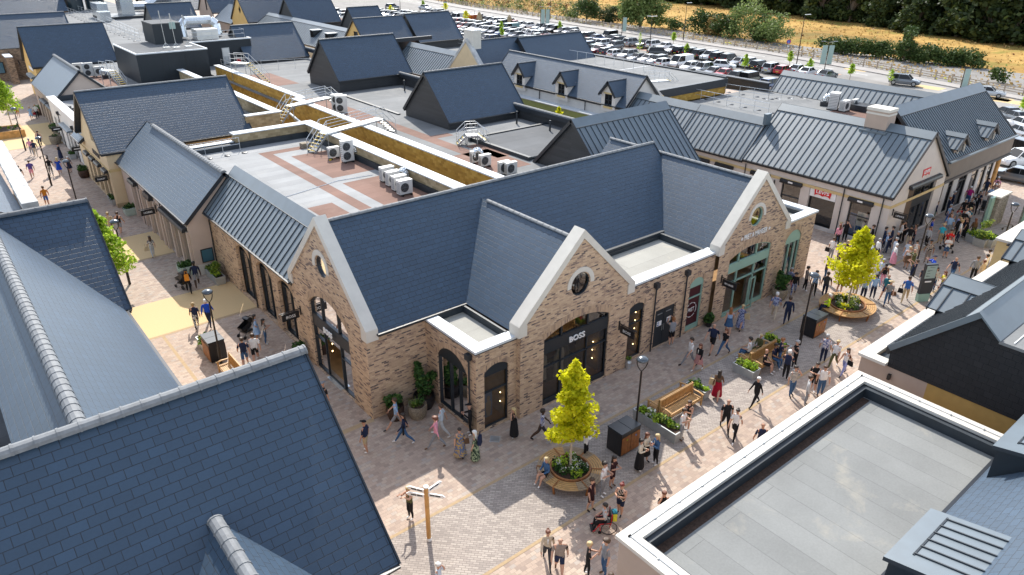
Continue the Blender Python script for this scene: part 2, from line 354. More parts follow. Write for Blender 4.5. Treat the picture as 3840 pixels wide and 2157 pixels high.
def archband(par,face,u0,u1,zs,za,wd=.34,m=None,d=.012):
    pl=arch(u0,u1,zs-1,zs,za,14)[2:]; mb=MB(); um=(u0+u1)/2; w=(u1-u0)/2; h=max(za-zs,.02); r=(w*w+h*h)/(2*h); cz=za-r
    for a,b in zip(pl,pl[1:]):
        q=[]
        for p in (a,b):
            v=Vector((p[0]-um,p[1]-cz)).normalized(); q.append((p[0]+v.x*wd,p[1]+v.y*wd))
        mb.poly([face.P(*a,d),face.P(*b,d),face.P(*q[1],d),face.P(*q[0],d)])
    o=mb.build('brick_arch',m or M['arch_brick'],par); return o
def ringband(par,face,u,z,r0,r1,a0,a1,m,d=.04,n=18,name='stone_surround'):
    mb=MB()
    for i in range(n):
        a,b=a0+(a1-a0)*i/n,a0+(a1-a0)*(i+1)/n
        f=lambda r,t:(u+r*math.cos(t),z+r*math.sin(t))
        mb.poly([face.P(*f(r0,a),d),face.P(*f(r0,b),d),face.P(*f(r1,b),d),face.P(*f(r1,a),d)]); mb.poly([face.P(*f(r1,a),d),face.P(*f(r1,b),d),face.P(*f(r1,b),-.01),face.P(*f(r1,a),-.01)])
        mb.poly([face.P(*f(r0,a),d),face.P(*f(r0,b),d),face.P(*f(r0,b),-.1),face.P(*f(r0,a),-.1)])
    return mb.build(name,m,par)
def AX(ax): return (lambda a,c,z:Vector((a,c,z))) if ax=='x' else (lambda a,c,z:Vector((c,a,z)))
def ridge_tiles(par,ax,a0,a1,c,z,m,r=.10,ln=.45):
    P=AX(ax); mb=MB(); a=a0; n=7
    while a<a1-.05:
        b=min(a+ln,a1)
        for (s,t,rr) in ((a,b-.05,r),(b-.05,b,r*1.10)):
            ring=[[P(q,c+rr*1.25*math.cos(PI*i/(n-1)),z-.06+rr*math.sin(PI*i/(n-1))*1.1) for i in range(n)] for q in (s,t)]
            for i in range(n-1): mb.poly([ring[0][i],ring[0][i+1],ring[1][i+1],ring[1][i]])
            mb.poly(ring[0]); mb.poly(ring[1])
        a=b
    return mb.build('ridge_tiles',m,par)
def slope(par,ax,a0,a1,ce,ze,cr,zr,m,kind='slate',th=.10,name='roof',rib=.52,flash=.75,barge=(1,1),gut=True,bm=None,gm=None):
    """one roof plane from eave (ce,ze) up to ridge (cr,zr), between a0 and a1 along the axis"""
    P=AX(ax); bm=bm or M['dark']; mb=MB()
    d=Vector((cr-ce,zr-ze)); ln=d.length; d.normalize(); nv=Vector((-d.y,d.x)) if d.x>0 else Vector((d.y,-d.x))
    if nv.y<0: nv=-nv
    def Q(a,t,h): return P(a,ce+d.x*t+nv.x*h,ze+d.y*t+nv.y*h)
    top=[Q(a0,0,0),Q(a1,0,0),Q(a1,ln,0),Q(a0,ln,0)]
    n=(top[1]-top[0]).cross(top[3]-top[0])
    if n.z<0: top=top[::-1]
    mb.poly(top,0)
    bot=[Q(a0,0,-th),Q(a1,0,-th),Q(a1,ln,-th),Q(a0,ln,-th)]; mb.poly(bot,1)
    tp=[Q(a0,0,0),Q(a1,0,0),Q(a1,ln,0),Q(a0,ln,0)]
    for i in range(4): mb.poly([tp[i],tp[(i+1)%4],bot[(i+1)%4],bot[i]],1)
    if kind=='seam':
        a=a0+rib*.5; fl=ln-flash
        while a<a1-.05:
            mb.mesh([Q(a-.022,.02,0),Q(a+.022,.02,0),Q(a+.022,.02,.045),Q(a-.022,.02,.045),Q(a-.022,fl,0),Q(a+.022,fl,0),Q(a+.022,fl,.045),Q(a-.022,fl,.045)],((0,1,2,3),(7,6,5,4),(0,4,5,1),(1,5,6,2),(2,6,7,3),(3,7,4,0)),2); a+=rib
    o=mb.build(name,[m,bm,M['rib']],par)
    if kind=='seam' and flash>0:
        f=MB(); q=[Q(a0-.02,ln-flash,.05),Q(a1+.02,ln-flash,.05),Q(a1+.02,ln+.05,.05),Q(a0-.02,ln+.05,.05)]
        if (q[1]-q[0]).cross(q[3]-q[0]).z<0: q=q[::-1]
        f.poly(q,0); f.bar(Q(a0-.02,ln-flash,.035),Q(a1+.02,ln-flash,.035),.05,.05,1); f.build('ridge_flashing',[m,M['rib']],o)
    for k,a in enumerate((a0,a1)):
        if barge[k]:
            b=MB(); s=-1 if k==0 else 1; b.bar(Q(a+s*.03,-.03,-.07),Q(a+s*.03,ln,-.07),.05,.24,0,up=P(0,nv.x,nv.y)); b.build('bargeboard',bm,o)
    if gut:
        g=MB(); s=-1 if d.x>0 else 1
        g.bar(P(a0,ce+s*.05,ze-.06),P(a1,ce+s*.05,ze-.06),.12,.09,0); g.bar(P(a0,ce+s*.115,ze-.03),P(a1,ce+s*.115,ze-.03),.012,.02,0); g.bar(P(a0,ce-s*.06,ze-.14),P(a1,ce-s*.06,ze-.14),.03,.2,0)
        g.build('gutter',gm or M['dark'],o)
    return o
def gable(par,ax,a0,a1,c,zr,hw,ze,m,kind='slate',lo=True,hi=True,ridge=None,**k):
    r=[]
    if lo: r.append(slope(par,ax,a0,a1,c-hw,ze,c,zr,m,kind,**k))
    if hi: r.append(slope(par,ax,a0,a1,c+hw,ze,c,zr,m,kind,**k))
    if ridge: ridge_tiles(par,ax,a0,a1,c,zr,ridge)
    return r
def gwall(c,hw,ze,zr,z0=0): return [(c-hw,z0),(c+hw,z0),(c+hw,ze),(c,zr),(c-hw,ze)]
def gable_coping(par,face,c,hw,ze,zr,w,m,kn=True,rise=.28,k2=.32):
    """raised stone verge: two sloping coping slabs and kneeler blocks; w = how far it runs back over the roof"""
    mb=MB(); 
    for s in (-1,1):
        pts=[(c+s*(hw+.16),ze+rise-.12),(c,zr+rise+.05)]
        for (a,b) in ((0,1),):
            p,q=pts
            t=k2
            quad=lambda d:[face.P(p[0],p[1],d),face.P(q[0],q[1],d),face.P(q[0],q[1]-t*1.35,d),face.P(p[0],p[1]-t*1.35,d)]
            A=quad(.07); B=quad(-w); mb.poly(A); mb.poly(B)
            for i in range(4): mb.poly([A[i],A[(i+1)%4],B[(i+1)%4],B[i]])
        if kn:
            x0,x1=sorted((c+s*(hw-.33),c+s*(hw+.172))); A=face.P(x0,ze-.42,.062); B=face.P(x1,ze+rise-.15,-w-.004); mb.box(A.x,A.y,A.z,B.x,B.y,B.z)
    return mb.build('coping',m,par)
def flat_roof(par,x0,y0,x1,y1,z,m,name='flat_roof'):
    mb=MB(); mb.box(x0,y0,z-.12,x1,y1,z); return mb.build(name,m,par)
def boxpart(par,name,m,*b):
    r=None
    for q in b:
        mb=MB(); mb.box(*q); o=mb.build(name,m,par); r=r or o
    return r
def pipe(par,p,z0,z1,m=None,hop=True,r=.045):
    mb=MB(); mb.tube((p[0],p[1],z0),(p[0],p[1],z1),r,8)
    if hop: mb.box(p[0]-.14,p[1]-.14,z1-.02,p[0]+.14,p[1]+.14,z1+.26); mb.lathe([(.06,-.16),(.13,-.02)],(p[0],p[1],z1),8)
    for z in (z0+.5,(z0+z1)/2): mb.lathe([(r*1.35,-.03),(r*1.35,.03)],(p[0],p[1],z),8)
    return mb.build('downpipe',m or M['dark'],par)
DG=None
def textmesh(txt,h,depth=.02,bold=.0,shear=0,space=1.0,xs=1.0):
    cu=bpy.data.curves.new('lettering','FONT'); cu.body=txt; cu.size=h/.73; cu.extrude=depth/2; cu.offset=bold*h; cu.align_x='CENTER'; cu.align_y='CENTER'; cu.space_character=space; cu.resolution_u=3
    o=bpy.data.objects.new('tmp',cu); C.objects.link(o); dg=bpy.context.evaluated_depsgraph_get(); me=bpy.data.meshes.new_from_object(o.evaluated_get(dg)); bpy.data.objects.remove(o); bpy.data.curves.remove(cu)
    vs=[v.co*1.0 for v in me.vertices]
    if not vs: return me,0
    x0=min(v.x for v in vs);x1=max(v.x for v in vs);y0=min(v.y for v in vs);y1=max(v.y for v in vs)
    for v in me.vertices: v.co.x=(v.co.x-(x0+x1)/2)*xs; v.co.y=v.co.y-(y0+y1)/2
    return me,(x1-x0)*xs
def text(par,txt,pos,right,h,m,depth=.02,bold=0,name='lettering',width=None,space=1.0,up=(0,0,1),thing_label=None):
    me,w=textmesh(txt,h,depth,bold,space=space)
    sx=width/w if width and w else 1
    r=Vector(right).normalized(); u=Vector(up).normalized(); n=r.cross(u)
    o=world_loc(par) if par is not None else Vector((0,0,0)); p=Vector(pos)-o
    for v in me.vertices: v.co=p+r*(v.co.x*sx)+u*v.co.y+n*v.co.z
    me.name=name; me.materials.clear(); me.materials.append(m)
    ob=bpy.data.objects.new(name,me); C.objects.link(ob)
    if par is not None: adopt(ob,par)
    return ob
def star(par,pos,right,r,m,name='star'):
    mb=MB(); rt=Vector(right); p=Vector(pos); u=Vector((0,0,1)); n=rt.cross(u)*.02
    q=[p+rt*(math.sin(PI*i/5)*(r if i%2==0 else r*.42))+u*(math.cos(PI*i/5)*(r if i%2==0 else r*.42)) for i in range(10)]
    mb.poly([a+n for a in q]); 
    for i in range(10): mb.poly([q[i],q[(i+1)%10],q[(i+1)%10]+n,q[i]+n])
    return mb.build(name,m,par)
def hanging_sign(name_lbl,wallpt,out,txt,z,group='projecting shop signs along the walkways',h=.16,w=.95,hh=.42,two=False):
    """black board on a bracket; out = direction away from the wall"""
    o=Vector(out); p=Vector((*wallpt,z)); t=thing('hanging_sign',name_lbl,'sign',p,0,group)
    b=MB(); b.bar(p+o*.02+Vector((0,0,-.1)),p+o*.02+Vector((0,0,.42)),.07,.07); b.bar(p+Vector((0,0,.28)),p+o*(w+.25)+Vector((0,0,.28)),.04,.04)
    for k in (.25,w): b.bar(p+o*k+Vector((0,0,.28)),p+o*k+Vector((0,0,.2)),.02,.02)
    b.build('bracket',M['black'],t)
    bd=MB(); c=p+o*(w/2+.12); a=o*w/2; s=Vector((-o.y,o.x,0))*.035
    A=[c-a-s,c+a-s,c+a+s,c-a+s]; zz=Vector((0,0,hh/2)); bd.mesh([q-zz for q in A]+[q+zz for q in A],((3,2,1,0),(4,5,6,7),(0,1,5,4),(1,2,6,5),(2,3,7,6),(3,0,4,7))); br=bd.build('board',M['black'],t)
    for sg in (1,-1):
        r=o*sg; nn=r.cross(Vector((0,0,1)))
        if txt is None:
            q=MB(); q.bar(c+nn*.045-r*w*.3,c+nn*.045+r*w*.3,.008,h*.7); q.build('worn_lettering',M['white'],br); continue
        text(br,txt,c+nn*.046,r,h,M['white'],.006,.012,width=w*.62 if len(txt)>4 else w*.55)
    return t
def shutterbox(par,face,u0,u1,z,d=.28,h=.26,m=None):
    """dark canopy box over a shop opening"""
    mb=MB(); prof=[(0,0),(d,-.03),(d,.12),(d*.8,h-.04),(0,h)]
    A=[face.P(u0,z+q[1],q[0]) for q in prof]; B=[face.P(u1,z+q[1],q[0]) for q in prof]
    mb.poly(A); mb.poly(B)
    for i in range(5): mb.poly([A[i],A[(i+1)%5],B[(i+1)%5],B[i]])
    return mb.build('canopy_box',m or M['dark'],par)
def rail_run(label,pts,z,h=1.1,step=1.6,feet=True,group='steel guardrails on the flat roofs',foot=.9,inward=None,mid=True):
    t=thing('guardrail',label,'guardrail',(*pts[0],z),0,group); mb=MB(); ps=MB(); ft=MB()
    for (x0,y0),(x1,y1) in zip(pts,pts[1:]):
        n=max(1,round(math.hypot(x1-x0,y1-y0)/step)); nx,ny=-(y1-y0),(x1-x0); l=math.hypot(nx,ny); nx,ny=nx/l,ny/l
        if inward and nx*inward[0]+ny*inward[1]<0: nx,ny=-nx,-ny
        for zz in ((h,h*.52) if mid else (h,)): mb.tube((x0,y0,z+zz),(x1,y1,z+zz),.026,5)
        for i in range(n+1):
            x,y=x0+(x1-x0)*i/n,y0+(y1-y0)*i/n; ps.tube((x,y,z),(x,y,z+h),.024,5)
            if feet:
                ps.tube((x,y,z+.05),(x+nx*foot,y+ny*foot,z+.05),.018,4); ft.lathe([(.24,0),(.24,.06),(.12,.09)],(x+nx*foot,y+ny*foot,z),8); 
    mb.build('rail',M['rail'],t); ps.build('posts',M['rail'],t)
    if feet: ft.build('weights',M['dark'],t)
    return t
def stair(label,p,d,z0,z1,w=.9,n=None,plat=1.2,over=0.0,z2=None,group='steel step-over stairs on the flat roofs'):
    """roof access steps: treads with yellow nosings rising from p along d to a platform, optional steps down behind"""
    d=Vector((*d,0)).normalized(); s=Vector((-d.y,d.x,0)); p=Vector((*p,0)); t=thing('access_steps',label,'roof steps',(p.x,p.y,z0),0,group)
    fr=MB(); tr=MB(); ns=MB(); rl=MB(); hgt=z1-z0; n=n or max(3,round(hgt/.22)); run=n*.25
    def up(o,h): return o+Vector((0,0,h))
    for sd in (-1,1):
        e=s*sd*w/2; fr.bar(up(p+e,z0),up(p+e+d*run,z1),.05,.16); fr.bar(up(p+e+d*run,z1-.05),up(p+e+d*(run+plat),z1-.05),.05,.12)
        for k in (run,run+plat): fr.bar(up(p+e+d*k,z0),up(p+e+d*k,z1),.06,.06)
        for q in (.52,1.05): rl.tube(up(p+e,z0+q),up(p+e+d*run,z1+q),.024,5); rl.tube(up(p+e+d*run,z1+q),up(p+e+d*(run+plat),z1+q),.024,5)
        for k in (0,run*.5,run,run+plat*.5,run+plat):
            zz=z0+hgt*min(1,k/run); rl.tube(up(p+e+d*k,zz),up(p+e+d*k,zz+1.05),.024,5)
    for i in range(n):
        a=up(p+d*(i+.5)*.25,z0+hgt*(i+1)/n-.03); tr.bar(a-s*w/2,a+s*w/2,.24,.04); ns.bar(a-s*w/2-d*.11+Vector((0,0,.02)),a+s*w/2-d*.11+Vector((0,0,.02)),.07,.045)
    a=up(p+d*(run+plat/2),z1); tr.bar(a-d*plat/2,a+d*plat/2,w,.05)
    if z2 is not None:
        h2=z1-z2; n2=max(2,round(h2/.22)); q=p+d*(run+plat)
        for sd in (-1,1):
            e=s*sd*w/2; fr.bar(up(q+e,z1),up(q+e+d*n2*.25,z2),.05,.16)
            for g in (.52,1.05): rl.tube(up(q+e,z1+g),up(q+e+d*n2*.25,z2+g),.024,5)
            rl.tube(up(q+e+d*n2*.25,z2),up(q+e+d*n2*.25,z2+1.05),.024,5)
        for i in range(n2):
            a=up(q+d*(i+.5)*.25,z1-h2*(i+1)/n2); tr.bar(a-s*w/2,a+s*w/2,.24,.04); ns.bar(a-s*w/2+d*.11,a+s*w/2+d*.11,.07,.05)
    fr.build('frame',M['galv'],t); tr.build('treads',M['galv'],t); ns.build('nosings',M['yellow'],t); rl.build('handrails',M['rail'],t)
    return t
def ac_unit(label,x,y,z,rz,kind='one',group='air conditioning units on the flat roofs',w=.95,h=.85,dp=.36):
    t=thing('air_conditioner',label,'air conditioner',(x,y,z),rz,group)
    if kind=='two': h=1.6
    mb=MB(); mb.box(-w/2,-dp/2,.12,w/2,dp/2,h+.12); mb.box(-w/2-.015,-dp/2-.015,h+.10,w/2+.015,dp/2+.015,h+.14); mb.box(w*.22,-dp/2-.01,.14,w/2-.02,-dp/2,h+.08); mb.build('casing',M['ac'],t,origin=(0,0,0))
    ft=MB(); ft.box(-w/2+.1,-dp/2-.12,0,-w/2+.2,dp/2+.12,.12); ft.box(w/2-.2,-dp/2-.12,0,w/2-.1,dp/2+.12,.12); ft.build('feet',M['black'],t,origin=(0,0,0))
    for k in range(2 if kind=='two' else 1):
        zc=.12+(h*.5 if kind!='two' else h*(.27+.46*k)); f=MB(); r=.31
        for q in (r,r*.72,r*.42):
            for i in range(16):
                a,b=2*PI*i/16,2*PI*(i+1)/16; f.bar((-.13+q*math.cos(a),-dp/2-.02,zc+q*math.sin(a)),(-.13+q*math.cos(b),-dp/2-.02,zc+q*math.sin(b)),.02,.02)
        for i in range(6): a=PI*i/3; f.bar((-.13,-dp/2-.02,zc),(-.13+r*math.cos(a),-dp/2-.02,zc+r*math.sin(a)),.02,.015)
        f.lathe([(.07,0),(.05,.02)],(-.13,-dp/2,zc),8)
        fo=f.build('fan_grille',M['acg'],t,origin=(0,0,0))
        g=MB(); g.tube((-.13,-dp/2-.004,zc),(-.13,-dp/2-.006,zc),r,18); g.build('fan_recess',M['black'],fo,origin=(0,0,0))
    g=MB()
    for i in range(9): g.box(-w/2-.008,-dp/2+.04,.2+i*(h-.2)/9,-w/2,dp/2-.04,.24+i*(h-.2)/9)
    g.build('side_grille',M['acg'],t,origin=(0,0,0))
    return t
def gooseneck(label,x,y,z,rz,n=2,group='silver gooseneck ducts on the flat roofs',r=.15,base=True):
    t=thing('roof_duct',label,'duct',(x,y,z),rz,group)
    if base:
        b=MB(); b.box(-.55,-.4,0,.55,.4,.45); b.build('curb',M['dark'],t,origin=(0,0,0))
    for k in range(n):
        o=(k-(n-1)/2)*.42; pts=[Vector((o,0,.42))]+[Vector((o,-.3+.3*math.cos(a),.72+.32*math.sin(a))) for a in [PI*i/7 for i in range(8)]]+[Vector((o,-.6,.55))]
        d=MB(); d.path(pts,r,10)
        for q in pts[1:-1:2]: d.ball(q,r*1.06,0,10)
        d.build('duct',M['foil'],t,smooth=True,origin=(0,0,0))
    return t

# ================================================================== BUILDINGS
V3=Vector
def letters(par,txt,face,u,z,h,m,width=None,bold=.02,d=.03,flipu=False,depth=.05):
    r=face.P(1,0)-face.P(0,0)
    if face.out>0 and face.ax=='y': r=-r
    if face.ax=='x' and face.out<0: r=-r
    return text(par,txt,face.P(u,z,d),r,h,m,depth,bold,'sign_letters',width)
# ---- 1. brick corner building ------------------------------------------------------------------------------
def brick_building():
    T=thing('shop_building','long brick shop building with slate roofs and three stone coped gables facing the plaza','shop building',(12.83,26.0,0))
    br=M['brick']; nf=M['navyframe']; gl=M['glass']; sl=M['slate']
    # west gable
    F=Face('x',12.83,-1); door=arch(27.8,32.1,0.02,3.95,4.85,14); rw=circ(30.02,6.62,.56)
    wall(T,F,gwall(30.05,4.06,4.75,8.84),[door,rw],br,.22)
    archband(T,F,27.8,32.1,3.95,4.85,.36)
    window(T,F,door,nf,gl,[(30.85,.0,4.7),(29.1,.0,4.7)],[2.62,3.28,(27.8,29.1,1.95),(30.85,32.1,1.95)],[(2.64,3.26)],.2,.07,'shop_front',open_rect=(29.2,30.75,.05,2.25))
    boxpart(T,'threshold',M['galv'],(12.75,29.2,0.0,13.0,30.75,.035))
    window(T,F,rw,nf,gl,rec=.14,fw=.04,name='round_window')
    boxpart(T,'window_blind',M['resin'],(13.06,29.3,5.9,13.09,30.75,7.3))
    ringband(T,F,30.02,6.62,.60,.86,R(-12),R(192),M['stone'])
    letters(T,'BOSS',F,30.07,2.97,.30,M['white'],.92,.03)
    gable_coping(T,F,30.05,4.06,4.75,8.84,.55,M['stone'])
    # front wall to the box
    wall(T,Face('y',26.0,-1),[(12.83,0),(16.0,0),(16.0,4.66),(12.83,4.66)],[],br)
    F=Face('x',16.0,-1); a=arch(22.62,25.05,.12,2.95,3.68,12); wall(T,F,[(21.93,0),(26.0,0),(26.0,4.5),(21.93,4.5)],[a],br)
    archband(T,F,22.62,25.05,2.95,3.68,.3); window(T,F,a,nf,gl,[24.1,23.35],[2.93],[(2.95,4)],.16,.06,'arched_window')
    F=Face('y',21.93,-1); a=arch(16.46,17.87,.1,3.2,3.5,10); wall(T,F,[(16.0,0),(18.36,0),(18.36,4.5),(16.0,4.5)],[a],br)
    archband(T,F,16.46,17.87,3.2,3.5,.28); window(T,F,a,nf,gl,[],[2.95,2.05],[(2.97,4)],.16,.06,'arched_window')
    p=boxpart(T,'window_poster',plain('blue_grey_poster',(.20,.26,.42),.5,0,.05),(16.53,22.16,.55,17.08,22.18,2.0))
    mb=MB(); mb.lathe([(.09,0),(.16,.3),(.15,.75),(.06,.85),(.09,.92),(.10,1.02),(.05,1.12)],(16.85,22.15,.6),10,0,1,.12); mb.build('poster_figure',M['tan_r'],p)
    mb=MB()
    mb.box(15.9,21.83,4.44,16.55,26.02,4.56); mb.box(16.55,21.83,4.44,18.3,22.45,4.56); mb.build('coping_strip',M['coping'],T)
    mb=MB(); mb.box(15.93,21.86,4.36,16.5,26.0,4.435); mb.box(16.5,21.86,4.36,18.3,22.4,4.435); mb.build('coping_edge',M['dark'],T)
    flat_roof(T,16.5,22.4,18.6,26.2,4.22,M['felt_y']); boxpart(T,'upstand',M['upstand'],(16.5,25.75,4.23,18.6,25.9,4.62),(18.05,22.42,4.23,18.16,25.75,4.6))
    boxpart(T,'outlet_box',M['dark'],(17.05,22.42,4.225,17.45,22.56,4.36))
    # gable 2
    F=Face('y',21.65,-1); a=arch(19.8,24.22,.06,3.86,4.38,14); rw=circ(22.02,6.13,.60); wall(T,F,gwall(22.05,3.70,4.95,8.26+.32),[a,rw],br)
    archband(T,F,19.8,24.22,3.86,4.38,.40); w=window(T,F,a,nf,gl,[(21.0,.06,4.3),(22.77,.06,4.3)],[3.62,3.0,2.24],[(3.0,3.60)],.16,.07,'shop_front'); letters(T,'BOSS',F,21.98,3.27,.30,M['white'],1.05,.03,0.0)
    boxpart(w,'stall_riser',nf,(19.86,21.74,.06,24.16,21.8,.34))
    window(T,F,rw,nf,gl,rec=.14,fw=.04,name='round_window'); ringband(T,F,22.02,6.13,.64,.88,R(-5),R(185),M['stone'])
    gable_coping(T,F,22.05,3.70,4.95,8.58,.62,M['stone'])
    boxpart(T,'return_wall',br,(18.35,21.66,0,18.40,21.93,4.6),(25.72,21.66,0,25.75,21.95,4.6))
    # middle parapet wall
    F=Face('y',21.95,-1); h=[arch(26.02,27.28,.12,3.24,3.5,10),[(28.3,.03),(30.05,.03),(30.05,2.45),(28.3,2.45)],arch(31.16,32.4,.12,3.18,3.5,10)]
    wall(T,F,[(25.75,0),(33.25,0),(33.25,4.62),(25.75,4.62)],h,br)
    archband(T,F,26.02,27.28,3.24,3.5,.28); archband(T,F,31.16,32.4,3.18,3.5,.28)
    window(T,F,h[0],nf,gl,[],[2.97,2.26],[(2.97,4)],.16,.05,'arched_window')
    d=boxpart(T,'service_door',M['navyframe'],(28.34,22.05,.03,29.155,22.1,2.42),(29.175,22.05,.03,30.01,22.1,2.42)); boxpart(d,'door_vents',M['galv'],(28.6,22.03,2.06,29.0,22.049,2.1),(29.33,22.03,2.06,29.75,22.049,2.1),(29.08,22.03,.95,29.11,22.049,1.35),(29.22,22.03,.95,29.25,22.049,1.35))
    n=boxpart(d,'door_notice',M['white'],(28.62,22.03,1.32,29.0,22.048,1.62),(29.45,22.03,1.36,29.8,22.048,1.66)); bl=plain('notice_blue',(.03,.10,.33),.5,0,0)
    for x in (28.72,29.55): boxpart(n,'notice_symbol',bl,(x-.06,22.024,1.5,x+.06,22.029,1.58),(x-.07,22.024,1.36,x+.05,22.029,1.44))
    w=window(T,F,h[2],M['sage'],M['maroon'],[],[2.95,2.25],[(2.97,4)],.12,.06,'arched_window'); rr=lambda rad,t:(31.66+rad*math.cos(t),1.4+rad*math.sin(t))
    mb=MB()
    for i in range(44):
        if i%5==4: continue
        a,b=2*PI*i/44,2*PI*(i+.7)/44; f=F.P(*rr(.46,a),-.105); g=F.P(*rr(.46,b),-.105); mb.bar(f,g,.012,.045)
    mb.build('ring_lettering',M['white'],w); text(w,'PRET',F.P(31.66,1.42,-.10),(1,0,0),.27,M['white'],.01,.0,'sign_letters',.56); boxpart(w,'sill_panel',M['sage'],(31.2,22.0,.12,32.36,22.05,.42))
    mb=MB(); mb.box(25.7,21.86,4.63,33.3,22.6,4.75); mb.build('coping_strip',M['coping'],T); boxpart(T,'coping_edge',M['dark'],(25.75,21.89,4.55,33.2,22.55,4.626))
    flat_roof(T,25.4,22.4,33.3,26.4,4.36,M['felt_y']); boxpart(T,'upstand',M['upstand'],(25.4,25.75,4.365,33.2,25.95,4.8),(32.75,22.55,4.365,32.95,25.75,4.75)); boxpart(T,'outlet_box',M['dark'],(26.9,22.55,4.37,27.35,22.68,4.5),(29.9,22.55,4.37,30.35,22.68,4.5))
    for x in (28.02,30.62): pipe(T,(x,21.84),.05,4.05)
    mb=MB(); mb.tube((15.9,22.33,.05),(15.9,22.33,4.0),.045,8); mb.box(15.76,22.18,3.98,15.99,22.48,4.26); mb.build('downpipe',M['dark'],T)
    # gable 3
    F=Face('y',21.7,-1); a=arch(34.35,38.68,.04,3.93,4.36,14); rw=circ(36.5,6.16,.60); wall(T,F,gwall(36.75,3.5,4.95,8.26+.26),[a,rw],br); sg=M['sage']
    archband(T,F,34.35,38.68,3.93,4.36,.42)
    window(T,F,a,sg,gl,[(35.42,.04,4.25),(37.22,.04,4.25)],[3.52,2.98,2.26],[(2.98,3.5)],.16,.07,'shop_front',bar=.06,open_rect=(35.55,36.5,.06,2.2))
    boxpart(T,'stall_riser',sg,(34.4,21.8,.04,35.35,21.86,.3),(37.3,21.8,.04,38.62,21.86,.3)); mb=MB(); 
    for z0,z1,x0,x1 in ((.05,.13,36.55,37.15),(2.1,2.18,36.55,37.15),(.05,2.18,36.5,36.58),(.05,2.18,37.1,37.18)): mb.box(x0,21.5,z0,x1,21.56,z1)
    mb.build('open_door',sg,T)
    window(T,F,rw,sg,gl,rec=.12,fw=.05,name='round_window'); ringband(T,F,36.5,6.16,.64,.86,R(-5),R(185),M['stone'])
    text(T,'PRET A MANGER',F.P(36.62,5.08,.04),(1,0,0),.34,M['white'],.04,.004,'sign_letters',2.35); star(T,F.P(35.22,5.06,.03),(1,0,0),.13,M['white']); star(T,F.P(38.02,5.08,.03),(1,0,0),.13,M['white'])
    gable_coping(T,F,36.75,3.5,4.95,8.52,.62,M['stone'])
    # right hand piece
    F=Face('y',21.85,-1); a=arch(40.62,42.42,.3,3.5,4.05,12); wall(T,F,[(40.25,0),(43.85,0),(43.85,4.72),(40.25,4.72)],[a],br); archband(T,F,40.62,42.42,3.5,4.05,.34)
    w=window(T,F,a,sg,gl,[41.25,41.9],[3.2],[(3.2,5)],.14,.06,'arched_window'); 
    wall(T,Face('x',43.85,1),[(21.85,0),(34,0),(34,4.72),(21.85,4.72)],[],br)
    mb=MB(); mb.box(40.3,21.76,4.74,43.95,22.4,4.86); mb.box(43.3,22.4,4.74,43.95,29,4.86); mb.build('coping_strip',M['coping'],T); flat_roof(T,40,22.3,43.4,29.5,4.45,M['felt_y']); boxpart(T,'upstand',M['upstand'],(43.1,22.4,4.46,43.3,29,4.74))
    # roofs
    slope(T,'x',13.3,36.55,25.82,4.66,30.05,8.84,sl,barge=(0,1)); slope(T,'x',13.3,36.55,34.28,4.66,30.05,8.84,sl,barge=(0,1),gut=False); ridge_tiles(T,'x',13.35,36.6,30.05,8.88,M['ridge'])
    for c,hw,y0 in ((22.05,3.78,22.2),(36.75,3.6,22.25)):
        gable(T,'y',y0,30.1 if c<30 else 34.0,c,8.28,hw,4.62,sl,barge=(0,0),gut=False,ridge=None); ridge_tiles(T,'y',y0,28.9 if c<30 else 34.0,c,8.32,M['ridge'])
    # rear/side walls
    # left wing
    F=Face('x',13.0,-1); hs=[arch(a,b,.08,3.12,3.68,12) for a,b in ((34.5,36.72),(37.6,39.86),(40.8,43.15))]; wall(T,F,[(34.06,0),(47.72,0),(47.72,4.32),(34.06,4.32)],hs,br)
    for (a,b),h in zip(((34.5,36.72),(37.6,39.86),(40.8,43.15)),hs): archband(T,F,a,b,3.12,3.68,.3); window(T,F,h,nf,gl,[(a+b)/2],[3.05],[],.34,.06,'arched_window')
    archband(T,F,44.6,46.6,3.1,3.6,.22,None,.03); pipe(T,(12.94,40.55),.05,3.95,hop=False,r=.04); pipe(T,(12.93,47.55),.05,4.0,hop=False,r=.04)
    slope(T,'y',34.0,47.62,12.72,4.34,15.25,7.0,M['seam'],'seam',rib=.56,barge=(0,1),name='metal_roof')
    # rear flat roof
    RF=4.8; fr=flat_roof(T,15.0,34.0,27.2,60.9,RF,M['felt_p']); boxpart(T,'rear_wall',M['ochre'],(26.6,34,0,26.62,60.85,4.6),(15.0,60.8,0,26.6,60.85,4.6))
    z=RF+.004
    boxpart(fr,'brown_felt',M['felt_brown'],(20.4,37,RF,21.25,57.45,z),(21.25,56.5,RF,24.2,57.45,z),(22.15,47.75,RF,25.9,55.0,z),(22.15,38,RF,25.9,46.2,z),(17.9,38,RF,19.65,42.9,z))
    bf=M['buff']
    boxpart(T,'parapet',bf,(25.95,36.5,RF-.1,26.6,60.2,5.9),(19.6,60.15,RF-.1,26.6,60.8,5.9)); boxpart(T,'parapet_coping',M['coping'],(25.75,36.5,5.92,26.75,60.95,6.0),(19.5,59.98,5.92,25.75,60.95,6.0)); boxpart(T,'upstand',M['upstand'],(25.7,36.5,RF,25.94,59.9,5.22),(15,59.85,RF,25.94,60.14,5.25),(15,60.14,RF-.1,19.6,60.8,5.3))
    boxpart(T,'low_coping',M['coping'],(15,60.2,5.31,19.5,60.9,5.36))
    # interior
    mb=MB(); mb.box(13.3,26.3,.0,43.5,30.6,.02); mb.box(16.2,22.1,0,43.5,26.3,.02); mb.box(13.3,30.6,0,16.8,47,.02); mb.build('shop_floor',M['floor'],T)
